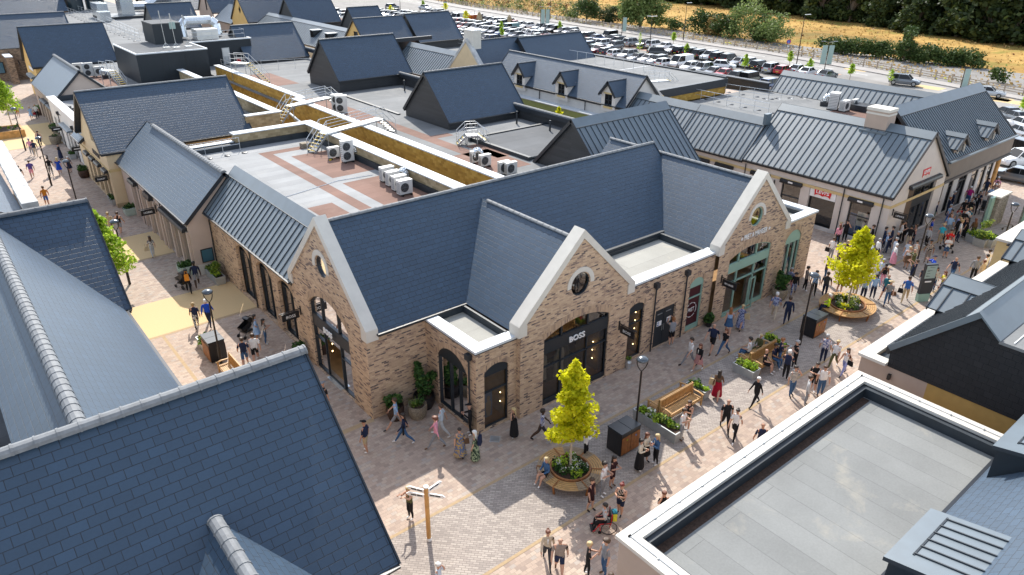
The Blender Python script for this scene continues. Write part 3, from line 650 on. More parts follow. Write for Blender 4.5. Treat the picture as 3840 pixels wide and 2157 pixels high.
    mb=MB(); mb.box(16.8,30.6,0,43.5,30.7,4.4); mb.box(16.8,30.7,0,16.9,47,4.3); mb.box(25.3,22.2,0,25.45,30.6,4.3); mb.box(33.4,22.2,0,33.5,30.6,4.3); mb.box(30.7,22.2,0,30.8,27,4.3); mb.box(43.4,22.2,0,43.5,30.6,4.3); mb.build('inner_wall',M['int'],T)
    boxpart(T,'inner_pier',M['int_l'],(24.3,22.3,0,24.4,24.0,3.9),(27.3,22.2,0,27.4,24.2,3.4),(14.4,36.9,0,14.5,37.5,3.4),(14.4,40.1,0,14.5,40.7,3.4),(17.9,22.2,0,18.0,24,3.4))
    boxpart(T,'ceiling',M['int'],(13.2,26.1,4.6,36,34,4.64))
    lm=MB()
    for (x,y,z) in ((24.15,22.6,.75),(24.15,22.62,1.25),(24.15,22.6,1.75),(27.15,22.4,.6),(27.15,22.4,1.1),(27.15,22.4,1.6),(27.15,22.4,2.1),(27.15,22.4,2.6),(13.6,32.0,2.3),(13.6,31.5,1.4),(13.6,31.6,.9),(16.6,24.6,.9),(16.6,24.6,1.5),(17.75,22.4,.9),(17.75,22.4,1.4),(14.2,38.0,2.6),(14.2,38.1,1.7),(14.2,38.0,1.1),(14.3,41.5,2.2)): lm.ball((x,y,z),.035,0,6,1,4)
    lm.build('wall_lights',M['lamp'],T)
    # display: rails of clothes and tables behind the glass
    cl=MB(); cols=[plain('display_cloth_%d'%i,c,.8,0,.05) for i,c in enumerate([(.36,.34,.28),(.30,.37,.30),(.10,.09,.08),(.5,.47,.42),(.36,.42,.42)])]
    rr=random.Random(4)
    for x0 in (20.15,20.6,21.35,21.8,22.25): 
        i=rr.randrange(5); y=22.3+rr.random()*.5; cl.lathe([(.05,2.35),(.20,2.2),(.24,1.9),(.19,1.35),(.22,.9)],(x0,y,0),10,i,1,.55); cl.ball((x0,y,2.5),.10,3,8)
    for k in range(6): cl.box(22.1+.12*k,23.2,1.6,22.16+.12*k,23.6,2.5,k%5)
    cl.box(21.4,23.2,0,22.7,24.0,.75,2); cl.box(21.6,23.3,.75,22.0,23.6,.82,3); cl.box(23.0,23.2,0,24.0,24.2,.5,2)
    cl.build('window_display',cols,T)
    return T
BRICK=brick_building()
hanging_sign('black board on a bracket reading four white letters beside the west door of the corner gable',(12.83,33.3),(-1,0,0),'BOSS',2.75)
hanging_sign('black board with four white letters between the two front windows of the brick building',(25.0,21.65),(0,-1,0),'BOSS',2.7)
hanging_sign('small black board with white coffee shop lettering left of the sage green shop front',(33.75,21.7),(0,-1,0),'PRET A MANGER',2.75,h=.12)
# ---- 2. pink rendered building ------------------------------------------------------------------------------
def shopfront_row(T,F,bays,z1,m,fm,canopies=(),zc=None,pil=None,rec=.25):
    hs=[[(a,.05),(b,.05),(b,z1),(a,z1)] for a,b in bays]
    return hs
def pink_building():
    T=thing('shop_building','pink rendered shop building with pale slate roof beside the left walkway','shop building',(11.62,47.7,0)); m=M['pink']; F=Face('x',11.62,-1)
    bays=[(48.35,49.75),(50.2,51.6),(52.1,53.5),(54.9,55.6),(56.2,57.5),(58.0,59.2),(60.6,62.0)]; hs=[[(a,.05),(b,.05),(b,3.0),(a,3.0)] for a,b in bays]
    wall(T,F,[(47.7,0),(65.3,0),(65.3,3.95),(47.7,3.95)],hs,m,.3)
    for h in hs: window(T,F,h,M['dark'],M['dglass'],[],[2.2],[],.28,.06)
    for y in (48.1,49.97,51.85,53.75,54.6,55.9,57.75,59.5,60.3,62.3): boxpart(T,'pilaster',m,(11.48,y-.14,0,11.615,y+.14,3.05))
    boxpart(T,'plinth',M['stone'],(11.55,47.62,0,11.62,47.7,.4),(11.62,47.62,0,13.05,47.69,.72))
    shutterbox(T,F,48.2,53.7,3.02,.36,.3); shutterbox(T,F,56.1,57.7,3.05,.34,.42); shutterbox(T,F,60.4,62.2,3.05,.34,.3)
    G=Face('y',47.7,-1); wall(T,G,gwall(14.4,2.8,3.92,6.66),[],m); b=boxpart(T,'notice_frame',M['black'],(12.05,47.64,.82,12.85,47.695,1.78)); boxpart(b,'notice_panel',M['bglass'],(12.11,47.63,.88,12.79,47.642,1.72))
    gable(T,'y',47.5,65.5,14.4,6.75,3.0,3.88,M['slate_grey'],ridge=None); ridge_tiles(T,'y',47.45,63.8,14.4,6.80,M['ridge'],.16)
    for y in (53.9,59.75): pipe(T,(11.5,y),.05,3.6,hop=False,r=.04)
pink_building()
hanging_sign('black board on bracket with small white name beside the pink building canopy',(11.5,55.2),(-1,0,0),'HOBBS',2.55,h=.14)
# ---- 3. cream building --------------------------------------------------------------------------------------
def cream_building():
    T=thing('shop_building','cream rendered shop building under a broad dark slate roof on the left walkway','shop building',(10.8,65.5,0)); m=M['cream']; F=Face('x',10.8,-1)
    hs=[[(a,.05),(b,.05),(b,2.75),(a,2.75)] for a,b in ((66.4,67.5),(68.0,69.4),(69.9,71.3),(71.9,73.2),(73.8,74.8))]; hi=[(69.3,4.75),(70.5,4.75),(70.5,7.0),(69.3,7.0)]
    wall(T,F,[(65.5,0),(77.4,0),(77.4,4.2),(74.8,4.4),(70.2,8.85),(65.5,4.7)],hs+[hi],m,.3)
    for h in hs: window(T,F,h,M['dark'],M['dglass'],[],[],[],.28,.06)
    window(T,F,hi,M['dark'],M['dglass'],[69.9],[],[],.25,.05)
    for a,b in ((66.3,67.6),(68.7,70.3),(70.9,72.3),(73.0,74.5)): shutterbox(T,F,a,b,2.8,.34,.26)
    letters(T,'RADLEY',F,69.6,3.75,.42,M['dark'],2.6,.02,.04)
    boxpart(T,'string_course',M['yel_stone'],(10.75,65.45,3.05,23,65.5,3.3),(10.74,65.45,3.12,10.8,77.3,3.22)); boxpart(T,'plinth',M['buff'],(10.74,65.44,0,16,65.5,.35))
    wall(T,Face('y',65.5,-1),[(10.8,0),(23,0),(23,4.7),(10.8,4.7)],[],m)
    gable(T,'x',10.4,23.0,70.2,8.92,4.9,4.72,M['slate'],ridge=None); ridge_tiles(T,'x',10.35,23.0,70.2,8.97,M['ridge'])
    pipe(T,(12.7,65.4),.05,4.5,hop=False,r=.05); slope(T,'y',74.0,77.5,10.35,3.9,12.1,5.2,M['slate_grey'],barge=(1,0))
    boxpart(T,'wall_light',M['black'],(12.05,65.36,3.75,12.25,65.5,3.95))
    # rear block behind the slate roof
    flat_roof(T,16,66.6,25.5,95.2,4.8,M['felt']); boxpart(T,'rear_wall',M['buff'],(22.8,66.0,0,26.0,66.3,5.9),(25.7,66.3,0,26.0,95.2,5.9)); boxpart(T,'rear_coping',M['coping'],(22.8,65.85,5.9,26.2,66.55,6.0),(25.45,66.55,5.9,26.2,95.2,6.0)); boxpart(T,'grey_vent_screen',M['acg'],(22.9,65.8,3.6,25.9,65.98,4.5))
cream_building()
hanging_sign('black board on bracket hanging at the near corner of the cream building',(10.74,66.1),(-1,0,0),'RADLEY',2.5,h=.13)
# ---- 4. white parapet block ---------------------------------------------------------------------------------
def parapet_block():
    T=thing('shop_building','flat roofed white parapet shop between the cream building and the small slate gable','shop building',(11.3,77.5,0)); F=Face('x',11.3,-1)
    hs=[[(a,.05),(b,.05),(b,2.7),(a,2.7)] for a,b in ((78.3,79.6),(80.1,81.4),(83.0,84.2),(84.7,86.0),(86.6,87.8),(90,91.2),(92.0,93.4))]; wall(T,F,[(77.4,0),(94.6,0),(94.6,4.45),(77.4,4.45)],hs,M['white_r'],.3)
    for h in hs: window(T,F,h,M['dark'],M['dglass'],[],[],[],.28,.06)
    boxpart(T,'coping',M['white'],(11.2,77.4,4.46,12.0,94.6,4.58)); flat_roof(T,11.9,77.4,17,94.6,3.95,M['felt_p'])
    for a,b in ((78.2,81.5),(83.3,87.9)): shutterbox(T,F,a,b,2.8,.5,.2,M['seam'])
    mb=MB(); mb.lathe([(.0,0),(.42,.0),(.42,.03)],(11.27,88.6,3.6),12,0,.08,1); mb.build('round_emblem',M['dark'],T); pipe(T,(11.2,82.3),.05,3.4); pipe(T,(11.2,89.3),.05,3.6)
    mb=MB(); mb.bar((12.4,78.5,4.05),(12.4,91.5,4.05),.05,.05); 
    for k in range(10): mb.box(12.35,79.5+k*1.15,3.96,12.7,79.7+k*1.15,4.12)
    mb.build('roof_channel',M['dark'],T); boxpart(T,'upstand',M['upstand'],(11.9,94.2,3.96,17,94.5,4.5))
parapet_block()
hanging_sign('black board with white lettering on the far part of the white parapet shop',(11.2,88.2),(-1,0,0),None,2.3,h=.13)
hanging_sign('black board with white lettering on the near part of the white parapet shop',(11.2,78.0),(-1,0,0),None,2.4,h=.13)
# ---- 5. small slate gable -----------------------------------------------------------------------------------
def small_gable():
    T=thing('shop_building','small pale slate gabled shop behind the white parapet on the left walkway','shop building',(11.85,94.6,0)); F=Face('x',11.85,-1)
    hs=[[(a,.05),(b,.05),(b,2.7),(a,2.7)] for a,b in ((95.2,96.6),(97.2,98.6),(99.2,100.6),(101.2,102.6),(103.4,104.8),(105.4,107))]; wall(T,F,[(94.6,0),(108.6,0),(108.6,4),(94.6,4)],hs,M['tan_r'],.3)
    for h in hs: window(T,F,h,M['dark'],M['dglass'],[],[],[],.28,.06)
    for a,b in ((95,98.7),(99.1,102.7)): shutterbox(T,F,a,b,2.8,.5,.26)
    wall(T,Face('y',94.6,-1),gwall(14.95,3.05,3.95,6.85),[],M['pink']); gable(T,'y',94.4,108.8,14.95,6.95,3.2,3.95,M['slate_grey']); ridge_tiles(T,'y',94.4,108.8,14.95,7.0,M['ridge'],.16)
    flat_roof(T,17.8,95.2,31,128,4.3,M['felt']); boxpart(T,'brown_felt',M['felt_brown'],(18,96,4.3,21,108,4.306))
small_gable()
# ---- 6. ochre gable and brick building far left -------------------------------------------------------------
def ochre_gable():
    T=thing('shop_building','ochre gabled shop with dark slate roof near the far left end of the walkway','shop building',(13.4,116,0)); F=Face('x',13.4,-1)
    wall(T,F,gwall(120.2,4.2,4.7,9.2),[[(118.6,.05),(121.6,.05),(121.6,2.6),(118.6,2.6)],[(119.5,5.3),(120.4,5.3),(120.4,6.8),(119.5,6.8)]],M['ochre_r'],.3); window(T,F,[(118.6,.05),(121.6,.05),(121.6,2.6),(118.6,2.6)],M['dark'],M['dglass'],[120.1]); window(T,F,[(119.5,5.3),(120.4,5.3),(120.4,6.8),(119.5,6.8)],M['dark'],M['dglass'])
    shutterbox(T,F,117.5,121.8,3.0,.6,.3,M['seam']); boxpart(T,'name_board',M['white'],(13.3,118.0,3.9,13.36,121,4.3)); wall(T,Face('y',116,-1),[(13.4,0),(23,0),(23,4.7),(13.4,4.7)],[],M['ochre_r'])
    gable(T,'x',13.1,23.4,120.1,9.4,4.4,4.72,M['slate']); ridge_tiles(T,'x',13.1,23.4,120.1,9.44,M['ridge'])
ochre_gable()
def far_brick():
    T=thing('shop_building','brick shop under a wide slate roof closing the far left of the walkway','shop building',(3,137.4,0)); F=Face('y',137.3,-1); o=[(3.4,.05),(7.2,.05),(7.2,4.2),(3.4,4.2)]
    wall(T,F,[(-6,0),(15,0),(15,4.6),(-6,4.6)],[o],M['old_brick']); window(T,F,o,M['sage'],M['dglass'],[5.3],[2.6],[],.2,.1); n=boxpart(T,'notice_frame',M['black'],(10.2,137.2,1.2,11.9,137.29,2.9)); boxpart(n,'notice_panel',M['bglass'],(10.3,137.17,1.3,11.8,137.19,2.8)); pipe(T,(13,137.2),.05,4.4,hop=False)
    gable(T,'x',-6,22.6,143,9.1,5.2,4.7,M['slate']); ridge_tiles(T,'x',-6,22.6,143,9.14,M['ridge']); boxpart(T,'porch_roof',M['coping'],(12.0,133.5,3.9,13.0,137.2,4.05)); boxpart(T,'porch_wall',M['old_brick'],(12.1,133.6,0,13.0,137.2,3.88))
far_brick()
hanging_sign('black board on the weathered brick shop at the far left',(13.9,137.2),(0,-1,0),None,2.6,h=.13)
# ---- 7. roof deck with plant boxes and dark gables ----------------------------------------------------------
def deck():
    T=thing('shop_block','central shop block with grey and brown felt flat roofs and ochre parapet walls','shop block',(29.5,34,0)); RF=4.8
    flat_roof(T,29.8,34,45.6,102.5,RF,M['felt']); flat_roof(T,20,95.6,45.6,240,RF-.3,M['felt']) ; z=RF+.005
    boxpart(T,'trench_wall',M['ochre'],(29.5,37,0,29.8,70.6,5.9),(30.2,70.9,0,30.5,95.6,5.9)); boxpart(T,'parapet_coping',M['coping'],(29.3,34,5.9,30.05,70.9,6.0),(30.05,70.3,5.9,30.6,70.9,6.0),(30.05,70.9,5.9,30.75,95.6,6.0))
    boxpart(T,'trench_floor',M['tarmac_d'],(26.6,34,0.2,29.5,96,.22)); mb=MB(); mb.tube((27.0,62,4.9),(28.6,71,4.9),.12,8); mb.tube((27.2,62,4.4),(28.8,70,4.4),.07,8); mb.build('service_pipes',M['galv'],T)
    boxpart(T,'brown_felt',M['felt_brown'],(31.5,62,RF,34.5,75,z),(33.4,46,RF,34.6,62,z),(34.6,52.6,RF,36.4,53.6,z),(31,41.5,RF,36.0,47.2,z),(35.0,44.5,RF,38.5,49.0,z),(31,84,RF,36,93,z))
    boxpart(T,'roof_step',M['upstand'],(36.2,49.9,RF,45.5,50.2,RF+.35),(36.4,42.3,RF,36.7,49.9,RF+.3),(36.6,62.5,RF,36.9,75.5,RF+.12)); flat_roof(T,36.7,42.4,45.5,49.9,RF+.25,M['felt_d'],'raised_roof'); 
    # screens between the gables
    sc=M['clad']
    for y0,y1 in ((71.4,76.2),(46.5,54.6),(62,72)):
        boxpart(T,'screen_wall',sc,(45.3,y0,0,45.5,y1,5.95))
    for (x0,y0,x1,y1,zz) in ((45.1,79,45.1,62.0,6.2),(45.2,57.5,45.2,46.0,6.1),(45.2,106,45.2,84,6.2)):
        mb=MB(); mb.bar((x0,y0,zz-.25),(x1,y1,zz-.25),.42,.36,0); mb.tube((x0,y0,zz-.05),(x1,y1,zz-.05),.20,10,1); mb.build('capped_beam',[M['dark'],M['ridge_d']],T)
    mb=MB(); 
    for y in (64,68,72.6,47.8,52.5): mb.tube((43.6,y,RF),(43.6,y,6.0),.09,8)
    mb.build('screen_posts',M['dark'],T); 
    return T
DECK=deck()
def dark_gable(label,x0,x1,yc,zr,hw,ze,zb=4.8,m='slate',clad='clad',ridge='ridge_d',kind='slate',**k):
    T=thing('roof_pavilion',label,'roof pavilion',(x0,yc,zb),0,'dark slate pavilions rising from the flat roofs'); F=Face('x',x0+.15,-1)
    wall(T,F,[(yc-hw+.2,zb),(yc+hw-.2,zb),(yc+hw-.2,ze),(yc,zr-.1),(yc-hw+.2,ze)],[],M[clad],name='gable_wall'); wall(T,Face('y',yc-hw+.2,-1),[(x0+.15,zb),(x1,zb),(x1,ze),(x0+.15,ze)],[],M[clad],name='side_wall')
    wall(T,Face('x',x1-.1,1),[(yc-hw+.2,zb),(yc+hw-.2,zb),(yc+hw-.2,ze),(yc,zr-.1),(yc-hw+.2,ze)],[],M[clad],name='gable_wall'); wall(T,Face('y',yc+hw-.2,1),[(x0+.15,zb),(x1,zb),(x1,ze),(x0+.15,ze)],[],M[clad],name='side_wall')
    gable(T,'x',x0,x1,yc,zr,hw,ze,M[m],kind,**k)
    if kind=='slate': ridge_tiles(T,'x',x0,x1,yc,zr+.03,M[ridge],.12)
    return T
dark_gable('dark slate roof pavilion with charcoal gable, the one closest to the ochre service trench',37.0,46.2,58.1,9.45,3.95,5.5)
dark_gable('tall dark slate roof pavilion standing between the twin condenser and the cream chimney gable',37.1,46.7,79.8,10.1,4.0,6.1)
dark_gable('dark slate roof pavilion with pale stone verge right of the blue black plant box',36.2,45.1,105.2,9.4,4.6,5.2)
dark_gable('dark standing seam roof pavilion behind the long brick building',36.5,47.0,37.75,8.9,4.1,4.85,4.4,'seam_d',kind='seam',rib=.58)
dark_gable('dark slate roof pavilion in front of the orange van in the car park',62.0,70.2,102.0,9.8,4.0,6.0)
dark_gable('small dark slate roof pavilion farthest back beside the car park',62.0,68.0,120.8,9.4,3.8,5.5)
dark_gable('dark slate roof pavilion beside the black cars, behind the white dormer roof',60.2,71.0,72.4,9.4,4.2,5.2)
dark_gable('dark slate roof pavilion cut by the top edge near the hedged parking',57.0,66,135.5,10.2,4.2,6.0)
dark_gable('distant dark slate roof with pale verge left of the taupe gable',37.5,45.6,152.5,8.95,4.4,4.8)
def plant_box():
    T=thing('plant_enclosure','blue black clad plant enclosure with a raised box on the flat roof','plant enclosure',(21.4,95.7,4.8)); c=M['boxclad']
    boxpart(T,'enclosure_wall',c,(21.4,95.7,4.3,29.6,106.4,7.9),(29.6,102.5,4.3,37.7,110,7.9)); boxpart(T,'roof',M['felt_d'],(21.5,95.8,7.9,29.5,106.3,8.0),(29.5,102.6,7.9,37.6,109.9,8.0))
    boxpart(T,'edge_coping',M['coping'],(21.35,95.62,7.92,29.65,95.84,8.06),(21.35,95.84,7.92,21.55,106.4,8.06),(29.5,95.84,7.92,29.7,102.4,8.06),(29.7,102.4,7.92,37.8,102.62,8.06),(37.55,102.62,7.92,37.8,110,8.06))
    boxpart(T,'upper_box',c,(25.6,102.9,8.0,29.0,107.6,10.4)); boxpart(T,'upper_roof',M['felt_d'],(25.55,102.85,10.4,29.05,107.65,10.5))
    d=boxpart(T,'door',M['galv'],(33.6,102.44,4.9,34.6,102.5,7.0)); boxpart(d,'door_panel',M['ac'],(33.7,102.42,5.9,34.5,102.439,6.9)); boxpart(T,'red_cabinet',M['red'],(35.3,102.0,4.8,35.8,102.45,5.5))
    for i in range(1,3): boxpart(T,'panel_joint',M['black'],(21.4+i*2.75,95.69,4.8,21.43+i*2.75,95.70,7.9))
plant_box()
def antennas():
    for i,(x,y,lab) in enumerate(((25.9,99.4,'thin pole antenna on the plant enclosure roof, leftmost of three'),(26.9,98.7,'thin pole antenna in the middle of the three on the plant enclosure'),(28.4,98.9,'thin pole antenna nearest the wrapped duct on the plant enclosure'))):
        t=thing('antenna',lab,'antenna',(x,y,8.0),0,'antenna poles on the plant enclosure'); mb=MB(); mb.tube((x,y,8),(x-.1,y,11.6-.3*i),.035,6); mb.tube((x-.1,y,11.4-.3*i),(x-.12,y,12.3-.3*i),.05,6); mb.build('mast',M['galv'],t); b=MB(); b.box(x-.4,y-.4,8.0,x+.4,y+.4,8.08); b.bar((x-.4,y,8.1),(x,y,8.6),.04,.04); b.bar((x+.4,y,8.1),(x,y,8.6),.04,.04); b.build('base_frame',M['galv'],t)
        if i==1: boxpart(t,'dish_panel',M['banner'],(x-.35,y+.05,10.2,x+.35,y+.12,11.0))
antennas()
# ---- 8. east side of the inner street -----------------------------------------------------------------------
def flagship():
    T=thing('shop_building','pale rendered shop with grey standing seam roof and red sign beside the crowd','shop building',(53,21,0)); m=M['levi_r']; F=Face('x',53.0,-1); lr=M['lred']
    bays=[(22.3,24.0,0,3.02),(25.1,27.35,0,3.35),(28.1,29.8,0,3.02),(31.0,32.6,0,3.02),(34.6,36.2,0,2.9),(37.1,38.6,0,2.9),(40.0,41.6,0,2.9),(42.6,44.2,0,2.9)]; hs=[[(a,.05),(b,.05),(b,z),(a,z)] for a,b,_,z in bays]
    wall(T,F,[(21,0),(48.3,0),(48.3,4.1),(21,4.1)],hs,m,.25)
    for i,h in enumerate(hs):
        if i==1:
            window(T,F,h,M['dark'],M['dglass'],[],[2.45],[],.3,.06,'shop_entrance'); s=boxpart(T,'sign_panel',M['white'],(53.02,25.15,2.5,53.1,27.3,3.32))
            batwing(T,F,26.22,2.92,1.45,.56,lr)
        else: window(T,F,h,M['dark'],M['glass'] if i in (0,2,3) else M['dglass'],[],[1.9],[],.2,.06)
    for a,b,_,z in bays:
        if z<3.1: shutterbox(T,F,a-.12,b+.12,z-.02,.24,.3,M['black'])
    mb=MB()
    for a,b,_,z in bays[:4]: 
        if z<3.1: mb.box(52.74,(a+b)/2-.2,z+.08,52.76,(a+b)/2+.2,z+.2)
    mb.build('name_tag',M['white'],T)
    boxpart(T,'string_course',M['yel_stone'],(52.96,21,3.12,53.0,48.3,3.34),(53,20.96,3.12,62,20.995,3.34)); boxpart(T,'plinth',M['stone_grey'],(52.95,21,0,53.0,48.3,.3))
    boxpart(T,'poster_board',M['white'],(53.3,22.45,.5,53.34,23.35,2.2)); fp=Face('x',53.29,-1); letters(T,'RED TAB',fp,22.9,1.6,.16,M['black'],.7,.01,.0); boxpart(T,'poster_picture',plain('denim_blue',(.03,.13,.33),.6,0,.2),(53.3,23.36,.3,53.34,23.9,2.0),(53.28,22.5,.7,53.30,23.3,1.1))
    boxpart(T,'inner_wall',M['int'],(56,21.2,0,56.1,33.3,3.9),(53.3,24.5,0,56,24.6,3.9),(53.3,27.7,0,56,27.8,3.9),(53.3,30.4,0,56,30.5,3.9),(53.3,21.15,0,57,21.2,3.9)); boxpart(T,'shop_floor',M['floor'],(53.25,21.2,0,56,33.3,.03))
    G=Face('y',21,-1); o=[(55.6,.05),(60.4,.05),(60.4,4.1),(55.6,4.1)]; wall(T,G,gwall(57.5,4.5,4.05,8.0),[o],m,.3); window(T,G,o,M['dark'],M['dglass'],[57.2,58.8],[3.1,2.3],[(2.3,3.1)],.25,.08,'shop_front'); shutterbox(T,G,55.4,60.6,4.15,.3,.28)
    batwing(T,G,57.9,5.0,1.3,.62,lr)
    gable(T,'y',20.85,33.6,57.5,8.1,4.75,4.08,M['seam'],'seam',rib=.53)
    for y0,y1 in ((33.65,40.7),(40.75,48.2)): slope(T,'y',y0,y1,52.78,3.95,55.85,7.0,M['seam'],'seam',rib=.53,name='metal_roof')
    boxpart(T,'roof_junction',M['seam'],(55.2,33.45,6.6,55.9,33.75,7.5)) 
    pipe(T,(52.9,24.55),.05,3.8,hop=False,r=.045); pipe(T,(52.9,33.3),.05,3.7,hop=False); pipe(T,(52.9,21.55),.05,3.8,hop=False)
    c=boxpart(T,'chimney',M['tan_r'],(56.9,24.3,7.2,58.2,26.0,9.0)); boxpart(c,'chimney_cap',M['stone'],(56.85,24.25,9.0,58.25,26.05,9.22),(56.87,24.27,8.72,58.23,26.03,8.86)); boxpart(c,'flashing',M['seam_d'],(56.7,24.1,7.0,58.5,24.3,7.6),(56.6,24.1,6.9,56.88,26.2,7.5))
    flat_roof(T,55.4,33.5,77,49,4.8,M['felt']); boxpart(T,'brown_felt',M['felt_brown'],(59.5,34,4.8,61,48,4.806),(62.5,29.5,4.8,76.5,37,4.806)); flat_roof(T,60,26,77,33.5,4.8,M['felt_brown'])
    wall(T,Face('x',76.9,1),[(26,0),(49,0),(49,4.8),(26,4.8)],[],m)
    boxpart(T,'roof_screen',M['clad'],(76.6,47,4.3,77,58,5.7),(72,57.6,4.8,77,58,6.0)); boxpart(T,'screen_cap',M['ridge_d'],(76.45,46.9,5.7,77.15,58,5.82))
    return T
def batwing(par,F,u,z,w,h,m):
    """red double-curved tab with white lettering"""
    n=16; pts=[(-.5,.5),(.5,.5)]+[(.5-.06-(.88)*i/n,-.42+.0+(.16*abs(math.sin(2*PI*i/n)))*1.0-(.12 if i in(0,n) else 0)) for i in range(n+1)]
    r=F.P(1,0)-F.P(0,0); s=-1 if ((F.ax=='x' and F.out<0) or (F.ax=='y' and F.out>0)) else 1
    mb=MB(); q=[F.P(u+s*p[0]*w,z+p[1]*h,.035) for p in pts]; mb.poly(q)
    for i in range(len(q)): mb.poly([q[i],q[(i+1)%len(q)],F.P(u+s*pts[(i+1)%len(q)][0]*w,z+pts[(i+1)%len(q)][1]*h,-.01),F.P(u+s*pts[i][0]*w,z+pts[i][1]*h,-.01)])
    o=mb.build('red_sign_tab',m,par); letters(o,"LEVI'S",F,u,z+h*.12,h*.45,M['white'],w*.74,.03,.045,depth=.02)
flagship()
hanging_sign('small black board with a white name left of the red entrance sign',(52.9,30.4),(-1,0,0),None,2.6,h=.12)
hanging_sign('small black board at the corner of the pale rendered shop above the crowd',(53.6,21.0),(0,-1,0),"LEVI'S",2.6,h=.12)
def slate_upper():
    T=thing('shop_building','dark brown clad shop with standing seam roof and two dormers next to the car park road','shop building',(62.2,21.2,0)); m=M['taupe']; F=Face('y',21.05,-1)
    hs=[[(a,4.75),(a+1.5,4.75),(a+1.5,6.3),(a,6.3)] for a in (63.6,69.7)]
    wall(T,F,[(62,3.35),(76.1,3.35),(76.1,5.1),(62,5.1)],[],m); wall(T,Face('x',76.1,1),[(21.05,3.35),(29.4,3.35),(29.4,5.1),(25.2,9.0),(21.05,5.1)],[],m); boxpart(T,'soffit_edge',M['dark'],(62,20.95,3.2,76.2,21.04,3.42))
    lo=Face('y',21.5,-1); bays=[(62.6,63.7),(64.6,65.6),(66.6,68.4),(69.3,70.8),(71.4,72.6),(73.0,74.2)]; hh=[[(a,.03),(b,.03),(b,3.1),(a,3.1)] for a,b in bays]; wall(T,lo,[(62,0),(74.6,0),(74.6,3.35),(62,3.35)],hh,M['levi_r'],.2)
    for i,h in enumerate(hh): window(T,lo,h,M['black'],M['dglass'] if i<3 else M['glass'],[],[2.3],[],.15,.06)
    flat_roof(T,62,21.1,76.1,29.3,3.3,M['dark'],'soffit'); mb=MB(); mb.tube((75.9,21.7,0),(75.9,21.7,3.3),.2,12); mb.build('timber_post',M['sleeper'],T)
    gable(T,'x',59.5,76.3,25.2,9.0,4.15,5.0,M['seam_d'],'seam',rib=.38,flash=.95,gut=False); boxpart(T,'snow_guard_eave',M['seam'],(62,20.85,4.92,76.3,21.3,5.04)); 
    for i,(a,lab) in enumerate(((64.7,0),(70.9,0))):
        yf=21.3; hwid=1.05; zr=6.78; ze=5.85
        dm=MB(); dm.poly([(a-hwid,yf+.15,4.6),(a+hwid,yf+.15,4.6),(a+hwid,yf+.15,ze),(a,yf+.15,zr-.1),(a-hwid,yf+.15,ze)]); dm.poly([(a-hwid+.1,yf+.15,4.6),(a-hwid+.1,yf+1.3,5.9),(a-hwid+.1,yf+1.3,ze+.1),(a-hwid+.1,yf+.15,ze)]); dm.poly([(a+hwid-.1,yf+.15,4.6),(a+hwid-.1,yf+1.3,5.9),(a+hwid-.1,yf+1.3,ze+.1),(a+hwid-.1,yf+.15,ze)]); D=dm.build('dormer',M['tan_r'],T)
        slope(D,'y',yf-.1,23.0,a-hwid-.2,ze-.12,a,zr,M['seam'],'seam',rib=.42,flash=.45,gut=False,name='dormer_roof'); slope(D,'y',yf-.1,23.0,a+hwid+.2,ze-.12,a,zr,M['seam'],'seam',rib=.42,flash=.45,gut=False,name='dormer_roof')
        boxpart(D,'dormer_window',M['dglass'],(a-.5,yf+.1,4.75,a+.5,yf+.14,5.9)); boxpart(D,'window_frame',M['stone'],(a-.62,yf+.02,4.66,a-.5,yf+.16,5.9),(a+.5,yf+.02,4.66,a+.62,yf+.16,5.9),(a-.66,yf-.12,4.56,a+.66,yf+.16,4.66))
    # far seam roof range
    slope(T,'y',29.5,46.8,77.0,4.85,79.2,6.95,M['seam'],'seam',rib=.62,flash=.7,name='metal_roof',gut=False); slope(T,'y',29.5,46.8,81.4,4.85,79.2,6.95,M['seam'],'seam',rib=.62,gut=False,name='metal_roof'); wall(T,Face('x',81.2,1),[(29.5,0),(46.7,0),(46.7,4.85),(29.5,4.85)],[],m)
slate_upper()
